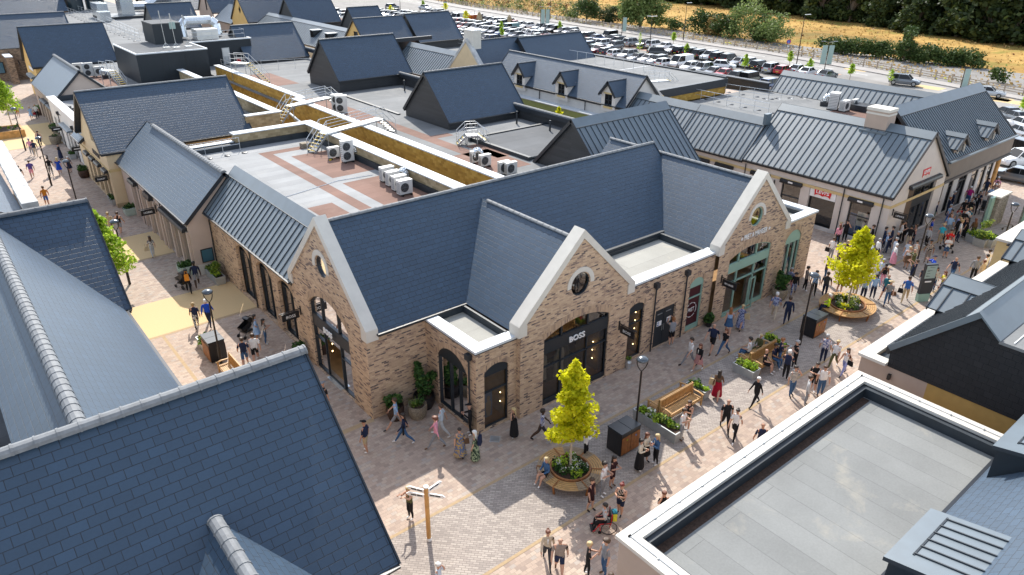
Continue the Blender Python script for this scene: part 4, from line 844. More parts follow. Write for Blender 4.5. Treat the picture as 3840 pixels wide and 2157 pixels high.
def white_dormers():
    T=thing('shop_building','white rendered building with three slate dormers and an olive fascia on the inner street','shop building',(53,48.3,0)); w=M['white_r']
    wall(T,Face('x',53.0,-1),[(48.3,0),(69.6,0),(69.6,4.4),(48.3,4.4)],[],M['olive']); boxpart(T,'ledge',M['coping'],(52.9,48.3,4.4,54.2,69.6,4.5))
    F=Face('x',54.0,-1); wall(T,F,[(48.3,4.5),(69.6,4.5),(69.6,5.85),(48.3,5.85)],[],w); wall(T,Face('y',48.3,-1),[(53.9,4.4),(60.2,4.4),(60.2,5.8),(56.7,8.4),(53.9,5.8)],[],w)
    slope(T,'y',48.1,69.6,53.75,5.65,56.6,8.5,M['slate_grey'],bm=M['dark']); slope(T,'y',48.1,69.6,59.4,5.7,56.6,8.5,M['slate_grey'],gut=False); ridge_tiles(T,'y',48.1,69.6,56.6,8.53,M['ridge_d'],.10)
    boxpart(T,'quoin',M['yel_stone'],(59.3,48.25,4.8,59.7,48.3,6.2))
    for k,c in enumerate((64.25,57.25,50.35)):
        mb=MB(); f=Face('x',53.7,-1); hw=.95
        o=[(c-.5,5.5),(c+.5,5.5),(c+.5,6.7),(c-.5,6.7)]
        mb.box(53.72,c-hw,5.0,54.6,c+hw,5.6); D=mb.build('dormer',w,T); wall(D,f,gwall(c,hw,6.75,7.75,5.0),[o],w,.12,'dormer_wall'); window(D,f,o,M['dark'],M['dglass'],[c],[6.1],[],.1,.05)
        mb=MB()
        for s in (-1,1): mb.poly([(53.7,c+s*hw,5.3),(55.6,c+s*hw,6.9),(55.6,c+s*hw,6.95),(53.7,c+s*hw,6.75)])
        mb.build('dormer_cheek',w,D); boxpart(D,'lintel',M['yel_stone'],(53.66,c-.62,6.72,53.71,c+.62,6.86)); boxpart(D,'sill',M['yel_stone'],(53.6,c-.6,5.32,53.71,c+.6,5.5))
        slope(D,'x',53.45,56.2,c-hw-.22,6.6,c,7.98,M['slate'],gut=False,name='dormer_roof'); slope(D,'x',53.45,56.2,c+hw+.22,6.6,c,7.98,M['slate'],gut=False,name='dormer_roof'); ridge_tiles(D,'x',53.45,56.1,c,8.0,M['ridge_d'],.08)
    for y in (53.8,61): pipe(T,(53.9,y),4.5,5.5,hop=False,r=.045)
    flat_roof(T,58.2,49.5,72,75.5,6.45,M['felt']); boxpart(T,'roof_edge',M['dark'],(71.8,49.5,6.2,72.1,75.5,6.62),(58.2,49.3,5.6,72.1,49.6,6.46)); boxpart(T,'rear_wall',M['ochre'],(59,49.4,4.8,72,49.5,5.6),(71.9,49.5,0,72.0,75,6.1)); boxpart(T,'roof_joint',M['white'],(63,60.5,6.45,71.8,60.62,6.47))
white_dormers()
def chimney_gable():
    T=thing('shop_building','cream gabled shop with stone verges and a white chimney near the car park','shop building',(53,69.7,0)); F=Face('x',53.0,-1); wall(T,F,gwall(73.5,4.0,5.6,9.4),[],M['cream']); gable_coping(T,F,73.5,4.0,5.6,9.4,.5,M['stone_grey'],False)
    gable(T,'x',53.4,62.0,73.5,9.4,4.2,5.3,M['slate'],barge=(0,1)); ridge_tiles(T,'x',53.5,62,73.5,9.42,M['ridge_d'],.1); c=boxpart(T,'chimney',M['stone'],(53.3,72.6,8.4,54.6,74.3,10.6)); boxpart(c,'chimney_cap',M['white'],(53.25,72.55,10.6,54.65,74.35,10.72))
chimney_gable()
def east_far():
    T=thing('shop_building','low cream shop under a grey ribbed metal roof beyond the cream chimney gable','shop building',(53,77.6,0)); wall(T,Face('x',53,-1),[(77.5,0),(96,0),(96,4.2),(77.5,4.2)],[],M['cream']); slope(T,'y',77.6,91.5,52.8,4.15,56.2,7.2,M['seam'],'seam',rib=.5,name='metal_roof'); flat_roof(T,56,75.5,78,151,4.8,M['felt'])
    boxpart(T,'brown_felt',M['felt_brown'],(58,80,4.8,62,96,4.806),(62,108,4.8,74,150,4.806)); wall(T,Face('x',53.0,-1),[(91.5,0),(97,0),(97,4.2),(91.5,7.6)],[],M['cream']); boxpart(T,'verge',M['dark'],(52.8,91.5,7.3,60,91.8,7.8)); slope(T,'x',53,58,96.8,4.2,92,7.6,M['slate_grey'],gut=False)
    T=thing('shop_building','yellow gabled shop with a small window among the far dark roofs','shop building',(53,97.3,0)); F=Face('x',53,-1); o=[(100.6,6.4),(101.9,6.4),(101.9,7.9),(100.6,7.9)]; wall(T,F,gwall(101.5,4.3,5.6,9.6),[o],M['ochre_r']); window(T,F,o,M['dark'],M['dglass'],[101.2]); gable(T,'x',52.8,61.2,101.5,9.7,4.5,5.4,M['slate']); ridge_tiles(T,'x',52.8,61.2,101.5,9.72,M['ridge_d'],.1)
    T=thing('shop_building','long low shop with ribbed metal roof and skylight dormers in the far middle','shop building',(53,106,0)); wall(T,Face('x',53,-1),[(106,0),(143.4,0),(143.4,4.3),(106,4.3)],[],M['cream']); slope(T,'y',106,143.3,52.8,4.3,57,7.1,M['seam'],'seam',rib=.55,name='metal_roof')
    for y in (113.5,119): mb=MB(); mb.box(54.2,y-.6,5.2,55.6,y+.6,6.3); mb.box(54.1,y-.75,6.3,55.9,y+.75,6.42,1); d=mb.build('dormer',[M['dglass'],M['seam_d']],T)
    T=thing('shop_building','bright ochre gabled shop with a diamond window near the top of the picture','shop building',(53,143.5,0)); F=Face('x',53,-1); o=[(147.6,6.6),(148.2,7.5),(147.6,8.4),(147.0,7.5)]; wall(T,F,gwall(148.0,4.4,5.8,10.1),[o],M['ochre_r']); window(T,F,o,M['dark'],M['dglass'],fw=.04); gable(T,'x',52.8,64,148.0,10.2,4.6,5.6,M['slate']); wall(T,Face('y',143.7,-1),[(53,4.8),(63,4.8),(63,5.6),(53,5.6)],[],M['ochre_r']); boxpart(T,'name_board',M['dark'],(52.9,145.2,3.7,52.98,148.4,4.1))
    T=thing('shop_building','taupe gabled shop with low lean-to slate roof beside the bright ochre gable','shop building',(53,152.4,0)); F=Face('x',53,-1); o=[(166.4,6.0),(167.4,6.0),(167.4,8.6),(166.4,8.6)]; wall(T,F,[(152.4,0),(172,0),(172,5.8),(167.6,10.4),(163,5.6),(163,4.6),(152.4,4.6)],[o]+[[(a,.1),(a+1.6,.1),(a+1.6,2.8),(a,2.8)] for a in (154,156.5,159,161.5)],M['tan_r']); window(T,F,o,M['dark'],M['dglass'])
    for a in (154,156.5,159,161.5): window(T,F,[(a,.1),(a+1.6,.1),(a+1.6,2.8),(a,2.8)],M['dark'],M['dglass'])
    gable(T,'x',52.8,64,167.6,10.5,4.6,5.8,M['slate']); slope(T,'y',152.4,163,52.7,4.6,56.5,7.4,M['slate_grey'],barge=(1,0))
    T=thing('shop_building','pale gabled building with grey slate roof at the top edge left of the taupe shop','shop building',(47,176,0)); wall(T,Face('x',46,-1),gwall(190,5,4.8,8.6),[],M['pink']); gable(T,'x',45.6,58,190,8.7,5.2,4.7,M['slate_grey'])
    T=thing('shop_building','dark slate roofed building at the top left edge of the picture','shop building',(0,200,0)); wall(T,Face('y',196,-1),[(0,0),(32,0),(32,4.8),(0,4.8)],[],M['old_brick']); gable(T,'x',0,32,201,9.0,5,4.8,M['slate'])
east_far()
# ---- 9. foreground left ------------------------------------------------------------------------------------
def left_front():
    T=thing('shop_building','foreground slate roofed building in the lower left with grey ridge and cross gable','shop building',(7,13.6,0)); sl=slate('slate_large',SL,.44,.27)
    slope(T,'x',-14,7.1,13.65,4.75,18.65,9.5,sl); slope(T,'x',-14,7.1,23.65,4.75,18.65,9.5,sl,gut=False); ridge_tiles(T,'x',-14,7.15,18.65,9.55,M['ridge'],.16,.5)
    wall(T,Face('x',6.9,1),gwall(18.65,4.8,4.75,9.3),[],M['brick']); wall(T,Face('y',13.9,-1),[(-14,0),(6.9,0),(6.9,4.7),(-14,4.7)],[],M['brick'])
    g=[]
    for s in (-1,1): 
        mb=MB(); e=3.08+s*2.35; a=[(e,7,4.72),(e,13.7,4.72),(3.08,16.2,7.07),(3.08,7,7.07)]; a=a if s>0 else a[::-1]; mb.poly(a); mb.build('cross_roof',M['slate_grey'],T)
        b=MB(); b.bar((3.08,16.2,7.10),(3.08+s*2.35,13.7,4.75),.06,.05); b.build('valley_lead',M['seam_d'],T)
    ridge_tiles(T,'y',7,16.05,3.08,7.1,M['ridge'],.16,.5); wall(T,Face('y',8,-1),gwall(3.08,2.2,4.7,6.9),[],M['brick'])
    T=thing('shop_building','left foreground building with pale slate slope and rounded grey ridge','shop building',(5,24,0))
    slope(T,'y',18.7,40.0,5.0,4.75,1.05,8.9,sl,barge=(0,0)); ridge_tiles(T,'y',18.7,40.5,1.02,8.92,M['ridge'],.17,.42); slope(T,'y',18.7,40,-.6,7.2,1.05,8.9,sl,gut=False,barge=(0,0)); boxpart(T,'ridge_wall',M['clad'],(-.55,18.7,4.9,-.45,40,7.2))
    slope(T,'x',-14,5.25,35.1,4.75,39.8,8.9,M['slate'],barge=(0,1)); slope(T,'x',-14,5.25,44.5,4.75,39.8,8.9,M['slate'],gut=False); ridge_tiles(T,'x',-14,5.3,39.8,8.94,M['ridge_d'],.15,.55)
    wall(T,Face('x',4.8,1),[(20,0),(44,0),(44,4.75),(39.8,8.7),(35.5,4.75),(20,4.75)],[],M['cream']); flat_roof(T,-14,18.7,-.4,36,5.0,M['felt_d']); boxpart(T,'brown_felt',M['felt_brown'],(-6,18.7,5.0,-.6,24.6,5.01)); slope(T,'y',25.0,26.9,-1.1,5.6,-8,8.6,M['seam'],'seam',rib=.42,flash=0,gut=False,name='metal_roof'); boxpart(T,'roof_curb',M['dark'],(-6,24.95,5.0,-.5,25.1,5.5))
    T=thing('shop_building','left edge building with weathered stone parapet and ribbed metal roof','shop building',(4,50,0)); pb=MB(); 
    for i in range(9): pb.box(3.55+.04*i,55.6+i*2.2,4.2,4.5+.04*i,55.6+(i+1)*2.2-.04,4.68)
    pb.build('parapet_coping',M['stone_grey'],T); wall(T,Face('x',4.45,1),[(55.6,0),(75,0),(75,4.2),(55.6,4.2)],[],M['old_brick']); wall(T,Face('y',55.7,-1),[(-12,0),(4.45,0),(4.45,4.2),(-12,4.2)],[],M['old_brick']); flat_roof(T,-12,45,3.6,75.4,3.7,M['slate'],'dark_roof'); slope(T,'y',44.6,54.6,4.3,3.5,.6,5.6,M['seam'],'seam',rib=.4,flash=0,name='metal_roof')
left_front()
# ---- 10. foreground right -----------------------------------------------------------------------------------
def right_front():
    T=thing('shop_building','foreground flat roofed building at lower right with broad cream coping','shop building',(13,10.4,0)); z=4.62
    wall(T,Face('x',12.85,-1),[(-10,0),(10.4,0),(10.4,z),(-10,z)],[],M['tan_r']); wall(T,Face('y',10.4,1),[(12.85,0),(27.3,0),(27.3,z),(12.85,z)],[],M['tan_r']); wall(T,Face('x',27.3,1),[(0,0),(10.4,0),(10.4,z),(0,z)],[],M['tan_r'])
    boxpart(T,'coping',M['stone'],(12.75,9.92,z,27.4,10.5,z+.13),(12.75,-10,z,13.3,9.92,z+.13),(26.8,4.0,z,27.4,9.92,z+.13)); mb=MB()
    for a,b in (((13.05,10.2),(27.1,10.2)),((27.1,10.2),(27.1,4.4)),((13.05,10.2),(13.05,-9))): 
        mb.tube((*a,z+.15),(*b,z+.15),.012,5); n=int(math.dist(a,b)/1.1)
        for i in range(n+1): mb.box(a[0]+(b[0]-a[0])*i/n-.05,a[1]+(b[1]-a[1])*i/n-.02,z+.13,a[0]+(b[0]-a[0])*i/n+.05,a[1]+(b[1]-a[1])*i/n+.02,z+.17)
    mb.build('lightning_conductor',M['galv'],T); flat_roof(T,13.2,-10,26.9,10.0,4.2,M['felt_w']); boxpart(T,'upstand',M['upstand'],(13.3,9.72,4.2,26.8,9.92,4.6),(13.3,-9,4.2,13.45,9.72,4.6),(26.55,4.5,4.2,26.8,9.72,4.6)); boxpart(T,'gutter_channel',M['soil'],(13.45,9.42,4.2,26.5,9.72,4.206))
    sp=slate('slate_large',SL,.44,.27); slope(T,'x',14,30,4.7,4.45,.5,8.45,sp,barge=(0,0)); 
    for x0,x1 in ((16.85,19.75),(24.35,27.4)):
        mb=MB(); mb.mesh([(x0+.15,4.5,4.2),(x1-.15,4.5,4.2),(x1-.15,4.5,5.9),(x0+.15,4.5,5.9),(x0+.15,2.9,4.2),(x1-.15,2.9,4.2),(x1-.15,2.9,6.3),(x0+.15,2.9,6.3)],((0,1,2,3),(0,3,7,4),(1,5,6,2))); 
        for x in (x0+.5,x0+1.2,x0+1.9): mb.bar((x,4.53,4.3),(x,4.53,5.85),.03,.03)
        D=mb.build('dormer',M['navyframe'],T)
        mb=MB(); q=[(x0,4.62,6.0),(x1,4.62,6.0),(x1,2.4,6.48),(x0,2.4,6.48)]; mb.poly(q[::-1]); lo=[(a,b,c-.14) for a,b,c in q]; mb.poly(lo)
        for i in range(4): mb.poly([q[i],q[(i+1)%4],lo[(i+1)%4],lo[i]],1)
        n=5
        for i in range(n+1): x=x0+.62+(x1-x0-.9)*i/n; mb.bar((x,4.12,6.13),(x,2.6,6.46),.035,.045,1)
        mb.bar((x0+.55,4.1,6.125),(x1-.2,4.1,6.125),.05,.03,1); mb.build('dormer_roof',[M['seam'],M['rib']],D)
    T=thing('shop_building','black slate hung gabled building at right with ribbed metal roof slope','shop building',(29,11.2,0)); hz=4.42
    wall(T,Face('x',29.25,-1),[(5,hz),(10.1,hz),(10.14,5.4),(7.41,8.1),(6.5,7.32),(-2,7.2),(-2,hz)],[],M['hung_slate'],name='slate_hung_wall'); wall(T,Face('x',29.3,-1),[(8.43,0),(11.25,0),(11.25,4.5),(8.43,4.5)],[],M['tan_r']); wall(T,Face('x',29.3,-1),[(-4,0),(8.43,0),(8.43,hz),(-4,hz)],[],plain('gold_render',(.40,.26,.08),.85,0,.06))
    wall(T,Face('y',11.25,1),[(29.3,0),(45,0),(45,4.5),(29.3,4.5)],[],M['tan_r']); boxpart(T,'coping',M['stone'],(29.0,10.75,4.5,45.0,11.3,4.63),(29.0,10.1,4.5,29.5,10.75,4.63)); boxpart(T,'gutter_channel',M['upstand'],(29.5,10.1,4.3,45,10.75,4.42)); boxpart(T,'wall_lamp',M['black'],(29.16,9.85,3.85,29.3,9.97,4.1))
    slope(T,'x',29.15,52,10.2,5.40,7.41,8.16,M['seam'],'seam',rib=.33,flash=.5,gut=False,bm=M['seam_d'],barge=(1,0),name='metal_roof'); boxpart(T,'gutter_edge',M['dark'],(29.2,10.15,5.0,52,10.3,5.38)); 
    mb=MB(); mb.poly([(29.2,7.41,8.2),(52,7.41,8.2),(52,6.45,7.36),(29.2,6.45,7.36)][::-1]); mb.bar((29.2,7.41,8.22),(29.2,6.45,7.38),.3,.06); mb.build('inner_flashing',M['seam_d'],T); flat_roof(T,29.2,-4,52,6.5,7.33,M['felt']); boxpart(T,'lead_cable',M['white'],(29.4,6.05,7.34,52,6.09,7.36))
    for a in (35.1,44.0):
        mb=MB(); mb.mesh([(a-1.5,10.25,4.9),(a+1.5,10.25,4.9),(a+1.5,10.25,5.9),(a,10.25,6.9),(a-1.5,10.25,5.9)],((0,1,2,3,4),)); D=mb.build('dormer',M['navyframe'],T)
        for s in (-1,1): slope(D,'y',8.2,10.5,a+s*1.9,5.85,a,6.95,M['seam'],'seam',rib=.75,flash=.75,gut=False,name='dormer_roof')
    T=thing('shop_building','yellow stone building with dark slate roof at the right edge of the square','shop building',(49,12.7,0)); boxpart(T,'stone_wall',M['yel_stone'],(48.9,-2,0,64,12.75,4.35)); boxpart(T,'coping',M['stone'],(48.8,12.1,4.4,64,12.85,4.55),(48.8,11.6,4.4,49.6,12.1,4.55)); slope(T,'x',48.5,64,12.0,4.45,6.0,9.6,M['slate'])
right_front()

# ================================================================== STREET FURNITURE, TREES, ROOF PLANT
def leaf_cards(mb,c,r,n,size,rn,mi=0,flat=.6,sq=(1,1,1),shell=0.0):
    for _ in range(n):
        while True:
            p=Vector((rn.uniform(-1,1),rn.uniform(-1,1),rn.uniform(-1,1)))
            if shell**2<p.length_squared<=1: break
        q=Vector((c[0]+p.x*r*sq[0],c[1]+p.y*r*sq[1],c[2]+p.z*r*sq[2])); a=Vector((rn.gauss(0,1),rn.gauss(0,1),rn.gauss(0,flat))); 
        if a.length<.01: continue
        a.normalize(); b=a.cross(Vector((rn.gauss(0,1),rn.gauss(0,1),rn.gauss(0,1)))); 
        if b.length<.01: continue
        b.normalize(); s=size*rn.uniform(.6,1.3); a*=s*.62; b*=s*.42
        mb.poly([q-a,q-a*.1+b,q+a,q-a*.1-b],mi)
def street_tree(label,x,y,h,w,seed,mat='lime',z0=0.0,trunk=1.3,n=2600,group='young street trees in the shopping streets',ls=.17,z1=None):
    rn=random.Random(seed); t=thing('street_tree',label,'tree',(x,y,z0),0,group); tr=MB(); cr=MB(); top=h*.96
    tr.tube((x,y,z0),(x+rn.uniform(-.05,.05),y,z0+h*.45),.055,7,0,.045); tr.tube((x,y,z0+h*.45),(x,y,z0+top),.045,6,0,.012)
    k=26; per=n//(k*2)
    for i in range(k):
        f=(i+.5)/k; zz=z0+trunk+(h-trunk)*f*.95; rad=w*(1.0-f)**.72*(.55+.55*rn.random())*(1 if f>.10 else .75); az=i*2.4+rn.random(); up=.25+.5*f
        e=Vector((x+math.cos(az)*rad,y+math.sin(az)*rad,zz+rad*up)); b=Vector((x,y,zz-.05)); tr.tube(b,e,.018,4,0,.006)
        for g in range(4):
            q=b.lerp(e,.28+.24*g); leaf_cards(cr,q,(.16+.22*rn.random())*(1.15-.5*f)*w/1.0,per//2,ls,rn,0,.7,(1,1,.75))
    leaf_cards(cr,(x,y,z0+h-.2),.22*w,per*2,ls,rn,0,.7,(.6,.6,1.4))
    tr.build('trunk',M['pbark'],t); cr.build('crown',M[mat],t); return t
def plants(mb,x0,y0,x1,y1,z,rn,k,hh=.35,mi=(0,1,2),size=.13,n=40):
    for _ in range(k):
        cx,cy=rn.uniform(x0,x1),rn.uniform(y0,y1); r=rn.uniform(.12,.24)*hh/.35; leaf_cards(mb,(cx,cy,z+r*.7),r,n,size,rn,rn.choice(mi),.8)
def lamp_post(label,p,arms=False,h=4.5):
    x,y=p.x,p.y; t=thing('street_lamp',label,'street lamp',(x,y,0),0,'loop headed street lamps'); mb=MB(); mb.lathe([(.085,0),(.085,1.05),(.06,1.15),(.05,1.2),(.045,h-.75),(.035,h-.68)],(x,y,0),10); mb.build('pole',M['pole'],t)
    lp=MB(); d=RT*1.0; d.z=0; d.normalize(); pts=[]
    for s in (-1,1):
        q=[Vector((x,y,h-.68))+d*s*o+Vector((0,0,v)) for o,v in ((.0,0),(.06,.05),(.16,.2),(.225,.38),(.235,.52))]; lp.path(q,.024,6)
    lp.build('loop_bracket',M['pole'],t); hd=MB(); hd.lathe([(.02,.5),(.20,.51),(.27,.55),(.275,.60),(.24,.66),(.15,.715),(.01,.735)],(x,y,h-.68),18); hd.build('lamp_head',M['lamphead'],t,smooth=True); g=MB(); g.lathe([(.01,.495),(.16,.497),(.16,.505)],(x,y,h-.68),14); g.build('lens',M['white'],t)
    if arms:
        a=MB()
        for k,(s,zz) in enumerate(((1,2.9),(-1,2.75),(1,2.5))): q=Vector((x,y,zz)); a.path([q,q+d*s*.28,q+d*s*.33+Vector((0,0,-.1))],.02,5); a.lathe([(.05,-.16),(.07,-.02),(.03,.02)],(q+d*s*.33+Vector((0,0,-.06))),8)
        a.build('spotlight_arms',M['pole'],t)
    return t
lamp_post('street lamp with loop head between the lime tree and the plaza bins',at(2379,1654)); lamp_post('street lamp standing against the sunlit left walkway beside the sleeper planter',at(487,1066)); lamp_post('street lamp beside the wood sided bin on the left walkway',at(832,1370)); lamp_post('street lamp in front of the sage shop front near the second bench',at(2998,1293))
lamp_post('street lamp with spotlight arms on the left walkway by the orange shirt person',pp('q1',520,420),True); lamp_post('street lamp on the left walkway mostly behind the near slate roof',at(300,800)); lamp_post('street lamp by the far timber planter on the left walkway',pp('l2',440,840)); lamp_post('street lamp with spotlight arms beside the wayfinding totem in the crowd',pp('c2',560,980),True); lamp_post('street lamp rising behind the brick gable next to the pale shop',at(2835,905)); lamp_post('street lamp with arms by the stone gate piers at right',at(3735,985),True)
def round_bench(label,p,ox,oy,ri,ro,tree,seed,legs=6):
    t=thing('circular_bench',label,'bench',(p.x,p.y,0),0,'round slatted tree benches'); rn=random.Random(seed); ea=ro/ri
    n=48; mb=MB(); x,y=p.x,p.y
    for k in range(5):
        a=ri+.06+(ro-ri-.06)*k/5; b=a+(ro-ri)/5-.03
        for i in range(n):
            t0,t1=2*PI*i/n,2*PI*(i+1)/n
            if i%8==0: t0+=.012
            f=lambda r,t,z:(x+r*ox*math.cos(t),y+r*oy*math.sin(t),z); q=[f(a,t0,.45),f(b,t0,.45),f(b,t1,.45),f(a,t1,.45)]; lo=[(u,v,w-.045) for u,v,w in q]; mb.poly(q,i//8%2 if seed==1 else 0); mb.poly([q[1],q[2],lo[2],lo[1]]); mb.poly([q[0],q[3],lo[3],lo[0]])
    mb.build('seat_slats',[M['teak_w'] if seed==1 else M['teak'],M['teak']],t); fr=MB()
    for i in range(6):
        a=2*PI*i/6+.3; f=lambda r,z:Vector((x+r*ox*math.cos(a),y+r*oy*math.sin(a),z)); fr.bar(f(ri,.39),f(ro,.39),.07,.05); fr.bar(f(ri*1.05,.47),f(ro,.47),.05,.02); fr.bar(f(ro-.1,0),f(ro-.02,.4),.07,.07); 
    fr.build('frame_legs',M['cedar'],t)
    rg=MB(); rg.lathe([(ri-.02,0),(ri+.02,.52),(ri-.05,.52),(ri-.06,.40),(.001,.44)],(x,y,0),32,0,ox,oy); rg.build('planter_ring',plain('rust_steel_ring',(.30,.13,.05),.7,0,.3,5),t); so=MB(); so.lathe([(ri-.07,.41),(ri*.6,.46),(.001,.48)],(x,y,0),28,0,ox,oy); so.build('soil',M['soil'],t)
    pl=MB(); 
    for _ in range(26):
        a=rn.random()*2*PI; r=ri*(.3+.5*rn.random()); rr=rn.uniform(.14,.27); leaf_cards(pl,(x+r*ox*math.cos(a),y+r*oy*math.sin(a),.48+rr*.5),rr,46,.11,rn,rn.choice((0,1,1,2)),.8); 
        if rn.random()<.5: leaf_cards(pl,(x+r*ox*math.cos(a),y+r*oy*math.sin(a),.5+rr*1.2),rr*.7,14,.07,rn,3)
    o=pl.build('planting',[M['shrub'],M['bloom'] if seed!=1 else M['spring'],M['shrub'] if seed==1 else M['lime'],M['flower']],t); o['kind']='stuff'
    lt=MB(); 
    for a in (2.2,5.2): lt.lathe([(.11,0),(.11,.09),(.075,.095),(.07,.07),(.001,.07)],(x+ri*.62*math.cos(a),y+ri*.62*math.sin(a),.47),12)
    lt.build('uplighter',M['white'],t)
    return t
B1=at(2137,1785); B2=pp('r4',785,228)
round_bench('weathered round slatted bench around the plaza lime tree beside the wheelchair',B1,1,1,.86,1.45,None,1); round_bench('honey coloured oval slatted bench around the lime tree beside the sage shop front',B2,1.15,1.0,1.0,1.62,None,2)
street_tree('tall lime green tree in the weathered round bench on the near plaza',B1.x,B1.y,5.35,1.2,3,'lime',.4,1.5,6200,ls=.16); street_tree('broad lime yellow tree in the honey coloured oval bench before the crowd',B2.x,B2.y,4.9,1.75,5,'lime',.4,1.45,6200,ls=.17)
q=at(383,880); street_tree('fresh green tree on the left walkway behind the slate roof verge',6.45,47.6,5.6,1.75,8,'spring',0,1.7,5200)
q=pp('l2',225,490); street_tree('green tree growing from the far timber planter at the left edge',q.x,q.y,5.0,1.9,9,'spring',.6,1.6,4200); q=pp('l2',95,360); street_tree('green tree at the far left edge behind the timber planter',q.x-1.0,q.y-1,4.9,1.6,10,'spring',0,1.6,2600); street_tree('small bright green treetop showing over the screen beside the olive fascia',49.5,53.0,5.6,.7,12,'lime',0,3.4,500); street_tree('small bright tree in the street below the taupe gable',50.0,155,4.6,.9,13,'lime',0,2.4,500)
def litter_bin(label,p,yaw=0):
    t=thing('litter_bin',label,'litter bin',(p.x,p.y,0),yaw,'twin litter bins with timber sides'); o=(0,0,0)
    b=MB(); b.box(-.62,-.42,.05,.62,.42,1.18); b.build('body',M['black'],t,origin=o); w=MB(); 
    for s in (-1,1):
        for k in range(2): w.box(-.56+.58*k,s*.425,.1,-.02+.58*k,s*.44,1.02)
        for k in range(6): w.box(-.59+.2*k,s*.44,.1,-.42+.2*k,s*.45,1.0)
    w.build('timber_sides',M['cedar'],t,origin=o); l=MB(); 
    for k in (0,1): l.box(-.63+.64*k,-.44,1.2,-.015+.645*k,.44,1.27)
    l.build('lids',M['navyframe'],t,origin=o); n=MB(); n.box(-.3,-.456,.8,-.22,-.452,.88); n.build('green_label',M['spring'],t,origin=o); n=MB(); n.box(.28,-.456,.8,.36,-.452,.88); n.build('blue_label',plain('label_blue',(.05,.2,.5),.5,0,0),t,origin=o); return t
litter_bin('black twin bin with timber doors near the central street lamp',pp('s3',1110,165),R(90-90)); litter_bin('black twin bin with timber doors beside the honey coloured oval bench',pp('r4',440,455),R(0)); litter_bin('black twin bin with honey timber side beside the left walkway planter',pp('r1',2170,690),R(90))
def park_bench(label,x,y,yaw,L=2.4):
    """back-to-back garden bench: two seats sharing the middle line"""
    t=thing('garden_bench',label,'bench',(x,y,0),yaw,'teak garden benches'); o=(0,0,0)
    st=MB(); bk=MB(); fr=MB(); ar=MB()
    for k in range(6): st.box(-L/2+.05,.04+k*.085,.43,L/2-.05,.105+k*.085,.46)
    n=int(L/.105)
    for i in range(n): xx=-L/2+.1+(L-.2)*i/(n-1); bk.bar((xx,-.02,.5),(xx,-.10,.92),.055,.02,0,(1,0,0))
    bk.bar((-L/2,-.105,.95),(L/2,-.105,.95),.06,.09); bk.bar((-L/2,-.02,.5),(L/2,-.02,.5),.05,.07)
    for s in (-1,1):
        xx=s*(L/2-.03); fr.bar((xx,-.0,0),(xx,-.11,1.02),.07,.08,0,(1,0,0)); fr.bar((xx,.54,0),(xx,.54,.64),.07,.07); fr.bar((xx,0,.40),(xx,.56,.40),.06,.07); ar.bar((xx,-.06,.66),(xx,.34,.68),.09,.04); ar.bar((xx,.34,.68),(xx,.62,.63),.09,.045)
    fr.bar((-L/2,.54,.38),(L/2,.54,.38),.05,.08); fr.bar((0,.5,0),(0,.5,.4),.07,.07)
    st.build('seat',M['teak'],t,origin=o); bk.build('backrest',M['teak'],t,origin=o); fr.build('frame',M['teak'],t,origin=o); ar.build('armrests',M['teak'],t,origin=o); return t
bc=pp('r3',1760,1150); 
def two_bench(cx,cy,l1,l2,L=2.5):
    park_bench(l1,cx,cy-.12,PI,L); park_bench(l2,cx,cy+.12,0,L)
two_bench(24.9,17.55,'teak garden bench facing the sunny side, backed by another, in front of the central planter','teak garden bench turned to the brick shop behind the central planter')
two_bench(32.0,17.35,'teak garden bench with a seated man in black, on the sunny side','teak garden bench with people turned toward the brick wall',2.4)
q=pp('r1',2290,850); park_bench('teak garden bench on the left walkway half hidden by the near roof ridge',q.x+.2,q.y-.6,R(90),1.8)
def planter(label,x,y,w,d,h,seed,m='planter',yaw=0,k=9,mi=(0,1,2),hh=.4,group='rectangular planters in the streets',slats=False,tall=None):
    t=thing('planter',label,'planter',(x,y,0),yaw,group); o=(0,0,0); mb=MB(); mb.mesh([(-w/2+.04,-d/2+.04,0),(w/2-.04,-d/2+.04,0),(w/2-.04,d/2-.04,0),(-w/2+.04,d/2-.04,0),(-w/2,-d/2,h),(w/2,-d/2,h),(w/2,d/2,h),(-w/2,d/2,h),(-w/2+.06,-d/2+.06,h),(w/2-.06,-d/2+.06,h),(w/2-.06,d/2-.06,h),(-w/2+.06,d/2-.06,h),(-w/2+.06,-d/2+.06,h-.1),(w/2-.06,-d/2+.06,h-.1),(w/2-.06,d/2-.06,h-.1),(-w/2+.06,d/2-.06,h-.1)],[(3,2,1,0)]+[(i,(i+1)%4,4+(i+1)%4,4+i) for i in range(4)]+[(4+i,4+(i+1)%4,8+(i+1)%4,8+i) for i in range(4)]+[(8+i,8+(i+1)%4,12+(i+1)%4,12+i) for i in range(4)])
    if slats:
        for z in (.15,.3,.45): 
            if z<h-.05: mb.box(-w/2-.01,-d/2-.01,z,w/2+.01,d/2+.01,z+.09)
    mb.build('box',M[m],t,origin=o); so=MB(); so.box(-w/2+.06,-d/2+.06,h-.16,w/2-.06,d/2-.06,h-.08); so.build('soil',M['soil'],t,origin=o); pl=MB(); rn=random.Random(seed); plants(pl,-w/2+.12,-d/2+.12,w/2-.12,d/2-.12,h-.08,rn,k,hh,mi)
    if tall:
        for _ in range(5): leaf_cards(pl,(rn.uniform(-.2,.2),rn.uniform(-.2,.2),h+rn.uniform(.2,tall)),.3,60,.14,rn,1)
    p=pl.build('planting',[M['shrub'],M['bloom'],M['spring'],M['flower']],t,origin=o); p['kind']='stuff'; return t
